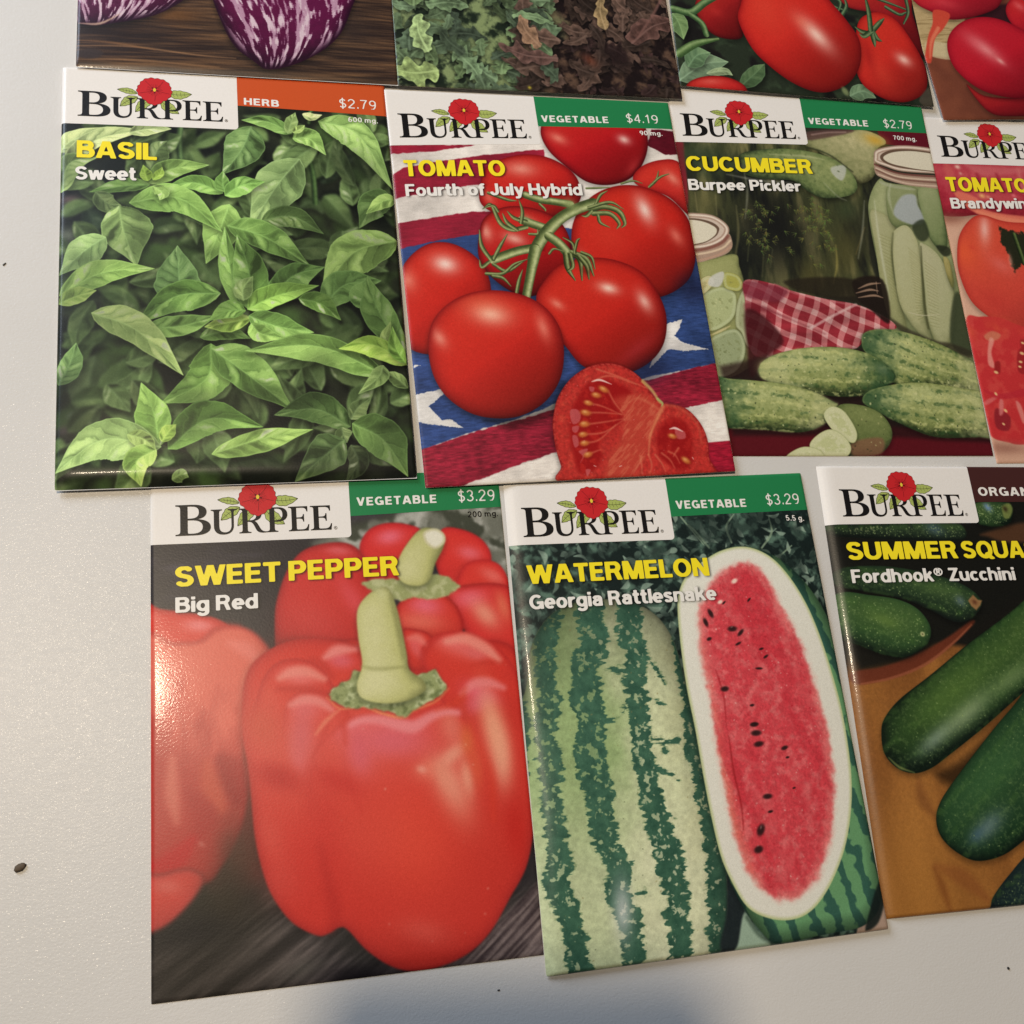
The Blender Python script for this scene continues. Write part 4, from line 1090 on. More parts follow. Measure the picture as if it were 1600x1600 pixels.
def jar_lid(A, rim_o, rim_i, lid, band):
    A.put(A.poly(band), (172, 144, 124), .12)
    m = A.poly(rim_o); A.put(m, (208, 190, 172), .1); A.put(m, (240, 224, 204), .25, .8 * np.exp(-((m.sd - .7) / .25) ** 2)); A.put(m, (140, 100, 80), .2, .5 * np.exp(-((m.sd - 1.25) / .22) ** 2))
    A.put(m, (120, 84, 66), .15, .6 * np.exp(-((m.sd - .1) / .25) ** 2))
    A.put(A.poly(rim_i), (104, 82, 66), .12)
    A.put(A.poly(lid), (222, 214, 190), .15)

def art_cucumber():
    A = Art((44, 46, 36), 7)
    f = A.full()
    A.put(f, (84, 26, 34), .2, sst(12, 10, f.X) * sst(40, 60, 118 - f.Y))
    A.put(A.poly(Q('-6.29,14.06 3.15,17.51 1.66,37.83 -1.74,43.74 -18.89,44.6'), False), (142, 32, 48), .2)
    A.put(A.poly(Q('65.41,9.31 85.31,7.89 85.97,27.12 80.7,15.74 65.97,14.37'), False), (98, 24, 36), .2)
    # the big jar
    m = A.poly(Q('2.67,18.67 4.24,17.07 41.33,12.96 62.18,10.72 65.53,16.74 61.59,26.25 57.87,34.79 54.66,52.68 54.85,63.47 45.18,66.63 14.71,65.53 13.1,57.93 1.74,47.84 2.2,33.45'), margin=2)
    c = np.zeros(m.X.shape + (3,), np.float32) + col3((66, 70, 44))
    n = A.n(m, 6, 4, .6, 2.2, seed=3); c = lerp(c, col3((122, 118, 76)), sst(.48, .75, n)[..., None]); c = lerp(c, col3((30, 32, 28)), sst(.5, .25, n)[..., None])
    A.put(m, c, .5)
    for Pp, r, cl, a in ((Q('26.48,45.24 29.59,60.82'), .75, (24, 24, 24), .95), (Q('19.43,51.31 20.03,61.17'), .8, (30, 32, 28), .7), (Q('53.1,45.44 52.58,56.39'), .5, (34, 36, 30), .7), (Q('7.52,23.57 10.28,18.15'), 1.2, (52, 66, 46), .9), (Q('19.02,25.07 25.24,25.43'), .5, (60, 70, 52), .8),
                         (Q('6.4,37.57 5.8,44.8'), .7, (104, 100, 62), .7), (Q('46.82,53.01 43.81,62.43'), .5, (84, 80, 46), .7), (Q('35.11,60.62 34.2,66.28'), .8, (92, 86, 48), .6), (Q('50.07,38.2 51.72,41.08'), 1.2, (62, 74, 48), .6)):
        A.glow(Pp, r, cl, a)
    for Pp, w, cl in ((Q('4.05,34.8 4,40.59'), .5, (150, 140, 92)), (Q('10.1,35.19 9.57,41.74'), .5, (140, 134, 88)), (Q('15.78,38.52 15.26,47.21 13.05,55.82'), .4, (116, 112, 74)), (Q('44.48,50.21 43.73,56.73 41.72,62.51'), .35, (160, 148, 80)), (Q('21.75,54.05 20.37,61.16'), .35, (100, 98, 66)), (Q('54.8,43.89 50.38,52.86'), .3, (120, 104, 62)), (Q('38.85,41.72 38.13,50.49'), .4, (80, 88, 58)), (Q('18.68,47.05 16.67,56.38'), .4, (88, 90, 60)), (Q('24.7,52.5 23.17,58.24'), .3, (90, 92, 64))):
        A.put(A.line(Pp, [.1, w, .1]), cl, .4, .6)
    rg = np.random.default_rng(4)
    box = Q('17.36,36.98 44.82,35.5 30.92,52.24 41.67,45.97')
    for k in range(150):                                                # sprigs of dill in the jar
        cx_ = rg.uniform(box[0, 0], box[1, 0]); cy_ = rg.uniform(box[0, 1], box[2, 1]) + rg.normal(0, 2)
        if abs(cx_ - (box[0, 0] * .5 + box[1, 0] * .5)) < 4.5 and rg.random() < .75:
            continue
        a = rg.uniform(.3, 2.8)
        for j in range(3):
            b = a + (j - 1) * .6; q = np.array([[cx_, cy_], [cx_ + 1.5 * math.cos(b), cy_ + 1.5 * math.sin(b)]])
            A.put(A.line(q, [.13, .05], False), (84 + rg.integers(0, 40), 98 + rg.integers(0, 30), 58), .12, .7)
    # whole fruits at the jar's shoulder
    shade_solid(A, Q('42.66,13.64 53.22,11.35 60.82,10.03 66.41,11.99 67.48,14.27 64.04,16.84 61.73,25.47 57.49,28.77 54.69,28.18 50.96,24.6 44.7,18.89 40.71,16.86'), (70, 70, 46), (140, 142, 96), (196, 188, 140), 4, -60, tex=.14)
    A.glow(Q('63.93,13.34 67.85,14.25'), .55, (206, 164, 62), .9); A.glow(Q('58.9,12.51 61.47,14.68'), .5, (178, 172, 116), .5)
    m = shade_solid(A, Q('19.55,21.3 30.45,18.69 40.4,18.79 48.69,20.93 53.76,25.19 55.15,29.67 53.16,32.8 47.85,34.44 42.14,34.53 36.97,31.46 34.47,29.37 24.69,29.2 19.41,27.29'), (50, 62, 40), (104, 120, 72), (160, 168, 110), 5, -40, tex=.16, cell=1.2, sh=.6)
    A.put(A.poly(Q('47.81,24.04 51.96,23.02 52.29,25.28 50.31,28.44 47.79,26.32')), (196, 198, 190), .4, .75)
    A.put(A.line(Q('39.26,16.95 47.49,19.47 54.49,25.15'), [.1, .3, .2]), (52, 58, 38), .3, .7); A.put(A.line(Q('28.74,20.7 40.1,20.72 45.71,21.5'), [.1, .35, .1]), (196, 198, 150), .4, .55)
    A.put(A.line(Q('14.43,28.33 24.58,29.95 34.36,30.12'), [.1, .4, .1]), (150, 150, 136), .5, .55); A.put(A.line(Q('19.02,25.07 27.95,26.02'), .6), (88, 92, 84), .6, .6)
    A.put(A.poly(Q('41.46,12.18 54.91,10.06 56.94,11.09 46.19,14.17 41.75,14.86')), (92, 66, 62), .5, .85)
    A.put(A.line(Q('43.5,12.97 48.76,11.82 54.71,11.25'), .3), (170, 140, 130), .3, .6)
    A.spots(m, 22, .4, (70, 84, 50), .6, 5)
    # jar on the right with spears
    m = shade_solid(A, Q('62.93,26.93 66.36,28.26 84.12,28.77 96.07,29.64 82.12,94.34 55.77,85.13 57.09,70.49 56.74,56.95 56.79,40.83 58.51,33.25'), (66, 76, 48), (128, 138, 92), (170, 176, 128), 5, -120, tex=.10, sh=.5)
    for Pp, dk, md, lt in ((Q('57.52,38.88 60.66,38.24 64.36,40.93 64.67,44.26 62.13,52.89 61.28,59.92 61.84,69.09 62.37,75.87 60.01,76.38 57.13,72.4 56.46,63.78 57,50.76'), (120, 124, 82), (158, 160, 112), (178, 178, 136)),
                           (Q('64.38,30.77 66.56,29.17 74.63,29.2 74.34,33.14 74.92,39.92 72.15,41.99 65.33,43.28 63.22,39.55'), (92, 104, 66), (128, 138, 92), (150, 158, 112)),
                           (Q('75.6,29.15 82.2,29.76 81.9,45.38 80.05,49.77 77.38,48.94 75.1,43.77 74.73,36.05'), (76, 92, 56), (128, 142, 94), (158, 166, 120)),
                           (Q('63.38,46.23 65.8,43.26 68.77,42.39 70.63,44.94 71.5,50.14 70.58,59.58 68.76,71.17 69.54,78.85 66.13,77.58 62.98,72.69 61.36,66.82 61.92,55.24'), (134, 138, 96), (178, 178, 132), (190, 190, 150)),
                           (Q('71.68,49.18 73.29,48.16 76.62,50.4 78.7,54.11 79.91,59.71 79.97,66.24 76.65,77.78 73.68,81.01 70.73,79.73 69.51,72.06 70.77,60.97'), (130, 134, 92), (176, 178, 134), (190, 188, 150)),
                           (Q('79.09,52.19 80.8,53.07 81.09,59.67 79.89,62.05 78.97,57.4'), (110, 112, 66), (160, 150, 90), (186, 176, 116))):
        shade_solid(A, Pp, dk, md, lt, 2.5, -110, tex=.06, sh=.5)
    A.put(A.poly(Q('65.47,37.5 69.25,32.45 73.67,31.71 73.96,35.12 74.82,37.99 74.72,40.9 71.19,42.04 66.35,40.35')), (176, 182, 186), .5, .85)
    A.put(A.poly(Q('70.62,42.54 74.92,39.92 75.87,44.7 73.96,47.18 71.68,46.8')), (52, 60, 42), .5, .85)
    A.put(A.poly(Q('77.48,48.45 81.69,48.75 81.67,51.14 79.18,51.72')), (40, 44, 32), .4, .8)
    A.put(A.poly(Q('79.69,65.32 82.52,65.23 82.11,82.64 75.72,80.07')), (58, 66, 46), .6, .85)
    A.put(A.poly(Q('57.5,72.85 62.37,75.87 70.36,79.29 75.72,80.07 82.58,82.63 77.56,84.52 60.75,77.26')), (50, 44, 34), .6, .7)
    rg = np.random.default_rng(8)
    for a_, b_, n_ in ((Q('67.82,49.83 66.38,73.96'), Q('71.03,52.53 68.03,72.56'), 26), (Q('72.4,53.89 70.17,75.68'), Q('75.94,56.1 72.94,75.61'), 20), (Q('58.88,45.49 59.98,66.87'), Q('62.44,46.27 60.64,68.22'), 18)):
        for k in range(n_):
            t = (k + .3 * rg.random()) / n_
            p, q = a_[0] + (a_[1] - a_[0]) * t, b_[0] + (b_[1] - b_[0]) * t
            A.put(A.line(np.array([p, q + [0, .5]]), [.12, .05], False), (118, 116, 66), .2, .34)
            A.put(A.line(np.array([p + [0, .35], q + [0, .85]]), [.12, .05], False), (200, 198, 148), .2, .28)
    A.put(A.line(Q('72.16,49.16 70.58,59.58 69.45,68.86 69.25,75.7'), [.2, .45, .3]), (78, 80, 50), .4, .8)
    A.put(A.line(Q('63.79,45.26 61.9,52.9 61.31,62.23'), [.15, .3, .1]), (84, 88, 56), .4, .7)
    A.put(A.line(Q('63.79,70.86 68.21,71.64 73.87,71.02'), [.08, .14, .05]), (214, 208, 176), .2, .7)
    jar_lid(A, Q('62.49,19.27 63.66,16.87 68.81,15.12 74.93,14.39 82.43,14.68 91.34,15.82 89.85,23 80.63,23.71 70.9,23.76 65.95,22.53 62.51,21.2'), Q('64.8,18.73 68.54,16.54 74.67,15.75 82.16,16.04 90.4,16.68 89.18,22.57 79.26,23.02 70.4,22.48 65.49,21.01'), Q('65.67,19.22 69.15,17.28 75.31,16.33 82.05,16.59 90.3,17.16 89.24,22.25 79.32,22.71 71.24,21.97 66.99,20.92'),
            Q('62.42,19.66 63.04,22.32 69.3,24.4 80.5,24.34 89.69,23.79 88.62,28.9 79.61,28.8 70.76,28.38 63.75,26.5 61.87,24.7'))
    A.put(A.line(Q('62.36,21.98 68.58,24.29 75.92,24.77 86.51,24.45'), .35), (112, 68, 60), .2, .9); A.put(A.line(Q('62.38,23.9 68.21,26.24 75.53,26.8 86.06,26.65'), .3), (120, 84, 72), .2, .8); A.put(A.line(Q('62.5,23.28 68.35,25.54 75.68,26.02 86.26,25.7'), .25), (228, 206, 182), .2, .8); A.put(A.line(Q('62.84,25.41 69.46,27.46 75.28,28.05 85.81,27.9'), .25), (230, 204, 182), .2, .7)
    A.put(A.poly(Q('62.79,27.7 67.03,28.6 73.54,29.37 73.39,30.15 66.82,29.76 63.32,28.82')), (176, 180, 150), .3, .6)
    # light caught in the glass
    for Pp, w, a_ in ((Q('59.7,34.7 58.88,45.17 58.53,56.88 58.45,66.91'), .45, .5), (Q('66.36,28.26 64.76,32.91 65.1,38.92'), .5, .35), (Q('19.86,26.51 19.85,33.91 17.92,42.76'), .35, .3), (Q('56.41,34.87 53.82,45.41 50.83,54.29'), .3, .35), (Q('44.38,29.54 47.96,33.84 50.59,35.19'), .25, .3)):
        A.put(A.line(Pp, [.1, w, .1]), (214, 216, 190), .4, a_)
    # left jar with slices
    m = shade_solid(A, Q('-12.91,57.66 1.19,57.1 12.9,54.17 14.05,57.99 14.71,62.86 14.49,69.09 14.69,81.65 13.97,86.68 11.63,89.38 3.81,92.13 -16.8,92.42'), (84, 88, 56), (148, 152, 96), (176, 178, 120), 3, -140, tex=.08)
    for Pp, c_ in ((Q('0.87,67.46 2.64,66.38 7.81,64.66 11.26,66.09 11.66,69.17 10.43,73.31 7.59,76.1 3.43,77.89 -0.34,76.98'), (176, 184, 132)), (Q('1.98,81.6 5.96,78.5 10.03,77.39 12.06,79.36 12.36,83.05 10.98,87.07 8.28,90.09 3.86,91.8 0.04,91.53'), (154, 164, 122)), (Q('11.73,69.86 13.98,65.66 14.26,68.41 14.58,73.19 14.2,81.67 12.95,82.36 11.87,78.35 10.55,76.02'), (162, 166, 126)), (Q('1.39,63.33 4.64,61.14 6.02,63.16 2.27,66.73'), (204, 192, 140)), (Q('9.39,60.27 12.98,60.83 14.27,63.57 13.36,65.33 11.64,65.73 8.83,64.45'), (170, 168, 84))):
        mm = A.poly(Pp); A.mul(mm, .45, .8, .6, dy=.4); A.put(mm, c_, .15)
        A.put(mm, (196, 204, 160), .15, .55 * np.exp(-((mm.sd - .55) / .4) ** 2)); A.put(mm, (118, 124, 76), .4, .4 * sst(.55, .75, A.n(mm, 1.1, 3, seed=5)) * sst(.8, 1.6, mm.sd))
    A.put(A.poly(Q('5.26,61.46 8.79,59.77 9.04,61.67 7.17,64.51 4.28,63.92')), (206, 206, 198), .3, .85)
    A.spots(A.poly(Q('4.68,68.37 8.74,67.55 8.8,72 4.49,74.83')), 14, .25, (206, 206, 150), .7, 3)
    A.spots(A.poly(Q('4.66,80.87 10.88,80.73 9.3,87.43 4.06,87.85')), 12, .35, (108, 116, 74), .7, 6)
    A.put(A.line(Q('2.93,79.24 6.05,77.82 8.86,76.4'), [.1, .35, .1]), (214, 200, 146), .2, .8)
    A.put(A.line(Q('14.75,64.94 14.58,73.19 14.69,81.65'), .2), (196, 190, 160), .3, .6)
    jar_lid(A, Q('-8.12,44.16 -0.53,41.64 4.18,41.4 8.15,41.92 10.97,43.57 12.54,45.65 12.25,47.81 10.44,50.03 6.83,51.96 2.06,52.87 -9.17,53.35'), Q('-8.16,44.52 -0.06,43.23 3.95,43.2 7.53,44.1 9.51,45.62 9.49,47.05 7.88,49.08 2.91,51.42 -9.09,52.65'), Q('-8.2,44.88 -0.12,43.69 3.88,43.78 7.09,44.84 8.95,46.54 7.57,48.91 2.95,51.07 -9.05,52.3'),
            Q('-9.09,52.65 2.15,52.16 6.93,51.25 10.48,49.67 12.42,47.8 13,50.98 12.03,53.14 9.82,54.65 5.27,56.24 1.53,57.09 -9.66,57.53'))
    A.put(A.line(Q('-2.67,53.77 2.68,53.19 6.81,52.13 10.03,50.58 11.98,48.53'), .45), (132, 84, 72), .3, .9); A.put(A.line(Q('-2.82,55 2.52,54.43 6.62,53.55 10.15,52.17 12.47,49.94'), .3), (226, 202, 170), .2, .85); A.put(A.line(Q('-3.02,56.57 2.28,56.36 5.7,55.52 9.57,53.95 12.37,51.89'), .3), (190, 152, 128), .2, .8)
    # gingham cloth
    for Pp in (Q('15.16,62.34 23.75,63.43 27.57,65.05 38.12,67.51 47.56,68.97 55.36,72.25 58.87,76.01 50.14,77.97 46.75,81.49 43.75,82.93 35.66,82.41 18.42,85.79 13.58,82.88 14.18,69.29'),):
        m = A.poly(Pp, margin=2); c = col3((170, 62, 68))[None, None] * np.ones(m.X.shape + (1,), np.float32)
        u = (m.X * .93 + m.Y * .35); v = (-m.X * .45 + m.Y * .9)
        lu = sst(.2, .5, np.sin(u * 1.35 + .4 * np.sin(v * .5))); lv = sst(.2, .5, np.sin(v * 1.3 + .5 * np.sin(u * .35)))
        c = lerp(c, col3((222, 176, 172)), (.45 * lu + .45 * lv)[..., None]); c = lerp(c, col3((128, 30, 42)), (.55 * (1 - lu) * (1 - lv))[..., None])
        c = c * (1 + (A.n(m, 4, 3, 2., .6, seed=7) - .5)[..., None] * .5)
        A.put(m, c.astype(np.float32), .15)
    A.put(A.poly(Q('15.11,62.69 23.7,63.79 27.57,65.05 24.32,68.63 19.64,68.43 14.47,67.22')), (120, 44, 58), .6, .75)
    A.put(A.poly(Q('14.18,69.29 20.01,70.49 27.48,74.4 36.34,78.3 32.53,76.68 24.94,73.44 18.47,71.91 14.36,72.71')), (112, 30, 40), .6, .6)
    A.put(A.poly(Q('13.84,71.7 18.94,73.27 23.84,80.63 18.47,85.46 13,91.52 12.92,82.89')), (66, 22, 26), .7, .85)
    A.put(A.line(Q('32.53,76.68 40.01,72.68 47.56,68.97'), .4), (232, 206, 200), .3, .6); A.put(A.line(Q('23.75,63.43 31.41,66.67 47.5,69.32'), .3), (206, 130, 132), .3, .5)
    A.put(A.poly(Q('28.06,61.88 48.22,61.16 55.62,70.84 47.62,68.61 38.18,67.15 29,64.65')), (40, 34, 26), .6, .8); A.put(A.poly(Q('48.22,61.16 57.45,60.83 57.08,74.31 51.52,70.25 48.51,67.53')), (34, 26, 22), .5, .9)
    for Pp in (Q('49.13,63.97 52.92,62.42 56.54,61.94'), Q('48.18,65.42 52.6,64.21 55.37,64.47'), Q('48.63,66.82 53.69,65.95 56.4,66.57'), Q('55.18,61.63 54.88,65.2')):
        A.put(A.line(Pp, [.1, .35, .1]), (196, 160, 132), .2, .7)
    # board and the fruits in front
    A.put(A.poly(Q('2.11,105.23 86.67,106.16 84.58,115.52 -1.74,115.31'), False), (92, 22, 30), .8)
    A.put(A.poly(Q('4.36,88.37 20.56,84.75 49.39,82.12 87.97,93.87 84.35,110.2 44.71,108.29 5.49,108.4'), False), (40, 22, 22), 1., .75)
    cucumber(A, Q('47.34,80.1 48.81,77.65 53.88,76.49 60.79,77.01 70.85,79.92 78.67,83.61 85,87.68 83.04,96.68 75.07,94.03 64.69,93.14 55.01,92.93 52.55,87.54 47.76,83.53'), -120, 3, Q('82.8,91.18 47.8,79.4'))
    cucumber(A, Q('15.15,90.17 16.95,86.82 23.32,84.02 32.27,82.48 42.43,82.61 50.28,84.85 55.08,88.86 55.61,91.57 51.31,94.33 44.06,96.76 34.62,96.86 24.34,94.66 17.39,92.78'), -100, 5, Q('15.91,89.49 55.39,90.89'))
    A.glow(Q('52.3,88.9 54.13,90.23'), .8, (120, 140, 112), .4); A.glow(Q('17.32,88.81 19.86,89.43'), 1, (190, 192, 130), .5)
    cucumber(A, Q('-0.02,92.37 7.73,92.12 20.6,93.26 29.54,95.26 35.68,98.5 36.8,99.81 31.92,105.08 24.97,107.38 15.32,106.77 4.52,106.18 -1.77,105.89'), -100, 7, Q('35.24,101.14 0.58,97.55'))
    cucumber(A, Q('44.72,98.75 46.27,95.73 52.81,93.64 62.72,92.49 75.14,93.69 88.8,96.62 86.22,108.18 79.06,108.54 65.1,108.57 55.49,104.97 49.28,101.69'), -110, 9, Q('86.14,102.1 45.24,97.74'))
    m = shade_solid(A, Q('36.8,99.81 43.59,99.42 49.28,101.69 51.95,105.64 51.55,109.58 47.85,113.17 41.05,113.81 37.13,113.48 34.36,106.37'), (52, 56, 36), (96, 110, 62), (140, 150, 92), 4, -70, tex=.12)
    A.put(A.poly(Q('39.68,110.25 48.63,108.94 47.79,113.49 39.69,114')), (136, 96, 72), .6, .8); A.spots(m, 14, .3, (190, 186, 130), .8, 3); A.spots(m, 12, .22, (44, 48, 30), .8, 4)
    for Pp in (Q('32.35,102.47 34.77,99.96 37.97,100.79 40.14,103.73 41.47,107.65 40.34,110.25 37.79,109.61 34.3,106.7'), Q('26.98,111.23 29.41,108.33 33.67,106.51 37.35,108.31 39.12,111.55 37.68,114.12 34.32,114.44 29.12,114.11'), Q('19.98,114.42 22.22,112.51 25.64,111.43 29.44,112.19 30.71,114.43 25.01,115.38')):
        mm = A.poly(Pp); A.mul(mm, .4, 1., .6, dy=.5); A.put(mm, (210, 212, 166), .15); A.put(mm, (188, 194, 136), .5, .6 * sst(1.2, 2.2, mm.sd)); A.put(mm, (220, 220, 182), .3, .7 * sst(.48, .7, A.n(mm, .8, 3, seed=4)) * sst(.8, 1.6, mm.sd)); A.put(mm, (150, 162, 96), .12, .6 * np.exp(-(mm.sd / .16) ** 2))
    return A

def art_brandywine():
    A = Art((216, 172, 146), 9)
    f = A.full()
    A.put(f, (190, 138, 112), 4, sst(.4, .8, A.fbm(20, 3, seed=2)) * .6)
    m = shade_solid(A, Q('-1.62,16.33 5.85,15.94 21.33,15.57 51.85,13.13 46.03,35.65 16.82,35.13 11.2,34.53 5.34,35.18 -0.21,34.58 -1.5,29.28'), (120, 24, 36), (172, 46, 62), (210, 96, 100), 6, -90, tex=.1)
    for Pp, w, c in ((Q('4.51,16.44 5.11,19.37 4.7,23.17'), 1.6, (206, 96, 92)), (Q('7.01,16.31 7.93,19.65'), 1., (190, 60, 70)), (Q('11.43,16.93 17.25,18.76 31.72,18.04'), 1.8, (206, 104, 108)), (Q('8.01,26.78 15.86,28.52 26.8,28.04'), 2, (196, 80, 84)), (Q('14.44,20.17 15.15,24.36'), 1.4, (150, 34, 50)), (Q('21.18,19.84 22.33,25.71'), 1.4, (150, 34, 50)), (Q('29.25,17.74 29,25.83'), 1.4, (214, 120, 116))):
        A.put(A.line(Pp, [w * .3, w, w * .4]), c, .9, .75)
    for Pp, c in ((Q('8.35,17.72 9.35,17.89'), (246, 214, 190)), (Q('8.88,20.02 9.41,20.42'), (226, 160, 150)), (Q('14.38,27.75 15.54,28.12'), (246, 190, 120)), (Q('25.31,27.26 26.05,27.65'), (240, 120, 130)), (Q('16.38,28.08 17.16,28.25'), (230, 150, 120))):
        A.glow(Pp, .8, c, .85)
    A.glow(Q('1.89,36.14 7.53,36.32'), .4, (150, 96, 78), .7)
    # the slice edge under the lettering
    A.put(A.poly(Q('5.11,26.91 7.27,26.4 12.52,28.67 14.16,32.34 19.61,33.78 25.28,34.38 41.73,35.82 40.66,40.03 26.65,39.09 18.93,36.7 11.3,34.11 7.18,30.56')), (226, 118, 96), .5, .95)
    A.put(A.line(Q('11.49,33.28 16.82,35.13 24.78,36.48 36.94,38.09'), [.5, 1., .8]), (236, 140, 108), .7, .8)
    m = tomato(A, Q('1.83,47.5 3.98,41.36 8.36,36.29 12.86,34.46 20.6,36.64 36.94,38.09 51.31,47.95 45.87,68.36 30.79,78.82 17.59,76.68 8.81,69.86 3.03,63.73 1.05,54.72'), [(Q('12.55,39.41 11.34,44.76'), .35, (244, 196, 184), .8), (Q('15.07,51.51 18.51,54.22'), .6, (228, 118, 108), .55), (Q('3.86,47.43 4.54,53.42'), .8, (236, 96, 56), .7), (Q('7.06,45.71 8.2,46.08'), .8, (206, 62, 50), .4), (Q('10.26,63.57 15.49,66.99'), .6, (186, 50, 46), .4)], col=(206, 70, 58), rim=(176, 50, 42), hot=(226, 92, 58), R=8)
    for Pp in (Q('17.71,38.4 22.22,40.29 26.3,40.55 35.89,42.27 29.64,50.67 24.31,48.8 18.92,54.21 19.13,48.15 17.1,44.56'),):
        mm = A.poly(Pp, False, rough=1.2, rcell=1.2); A.put(mm, (34, 40, 26), .5, .97)
    A.tube(Q('22.02,41.12 22.51,46.01 22.99,50.87'), .8, (30, 38, 22), (66, 84, 42), (100, 116, 66)); A.glow(Q('18.64,50.19 18.48,52.62'), .3, (230, 160, 140), .6)
    # cut slice below
    m = A.poly(Q('0.08,69.89 4.31,68.65 10.63,68.91 15.71,71.15 23.14,73.75 35.84,78.23 28.55,106.34 9.94,108.47 4.69,107.72 0.41,106.26 -0.12,101.88 -0.41,87.8'), margin=2)
    A.put(m, (198, 52, 54), .3); A.put(m, (212, 78, 70), .5, sst(.5, .75, A.n(m, 3, 4, seed=5)) * .6)
    A.put(m, (222, 96, 62), 1.5, .8 * sst(0, 1, (A.n(m, 4, 2, seed=6) - .2)) * sst(9, 2, m.Y - Q('5.73,69.4 5.64,69.79')[0, 1]))
    for Pp, c, a in ((Q('4.49,74.83 7.23,73.24 9.76,74.36 8.6,75.92 5.73,76.35'), (206, 120, 92), .9), (Q('6.1,75.57 7.32,76.32 5.64,80.17 5.77,84.73 3.98,83.99 4.46,80.19'), (232, 158, 142), .8), (Q('6.12,83.21 7.7,83.19 6.91,86.61 5.42,86.24'), (150, 36, 38), .9), (Q('13.99,80.07 17.16,78.49 16.11,86.15 12.93,86.18'), (150, 34, 38), .8), (Q('15.71,76.2 17.72,76.17 17.96,78.48 15.56,78.51'), (150, 40, 40), .7),
                     (Q('3.22,97.46 5.68,98.56 7.19,100.41 5.94,104.08 2.54,103.71 2.06,100.78'), (140, 36, 44), .9), (Q('4.99,94.86 6.07,95.23 5.21,98.93 3.95,99.31'), (220, 126, 122), .8), (Q('9.9,95.59 11.29,96.33 11.79,100.78 10.74,101.88'), (226, 140, 130), .8), (Q('0.15,95.62 1.57,94.5 4.86,93.75 2.95,95.24 0.76,96.36'), (216, 110, 106), .8), (Q('0.69,91.53 5.81,93 14.04,91.45 13.49,93.71 4.68,94.49'), (186, 42, 54), .7)):
        A.put(A.poly(Pp), c, .4, a)
    for Pp in (Q('5.8,86.32 6.51,86.61'), Q('4.25,93 4.59,93.56'), Q('15.29,80.43 16.02,80.73'), Q('14.25,83.12 14.89,83.27'), Q('16.28,77.15 16.82,77.41'), Q('4.62,102.25 5.04,102.61'), Q('6.16,98.19 6.61,98.75'), Q('13.69,84.65 14.24,84.84')):
        A.glow(Pp, .65, (240, 200, 140), .95, pw=4)
    A.glow(Q('3.5,109.53 11.91,109.94'), .25, (150, 100, 84), .7)
    return A

def lobe(A, Pp, lights, col=(206, 44, 36), dark=(140, 22, 24), hot=(224, 66, 46), R=10, sh=.35, g=(0, .4), soft=.25, fade=None):
    m = A.poly(Pp, margin=3)
    if fade is None:
        A.mul(m, .5, 2.0, sh, dy=.6)
    t = np.clip(m.sd / R, 0, 1); pr = np.sqrt(np.clip(1 - (1 - t) ** 2, 0, 1))
    lo, hi = Pp.min(0), Pp.max(0)
    k = ((m.X - (lo[0] + hi[0]) / 2) / (hi[0] - lo[0]) * g[0] + (m.Y - (lo[1] + hi[1]) / 2) / (hi[1] - lo[1]) * g[1])
    c = lerp(col3(dark), col3(col), sst(-.1, .75, pr)[..., None]); c = lerp(c, col3(hot), (np.clip(pr - .4, 0, 1) * np.clip(.5 - k * 1.5, 0, 1))[..., None])
    c = c * (1 - np.clip(k, 0, 1) * .5)[..., None]
    k_ = 1. if fade is None else sst(fade[1], fade[0], (m.Y - lo[1]) / (hi[1] - lo[1]))
    c = lerp(c, col3((222, 96, 84)), .16)
    A.put(m, c.astype(np.float32), soft, k_)
    for Pl, r, cl, al in lights:
        A.glow(Pl, r, cl, al, m, 2.2, 2.0)
    return m

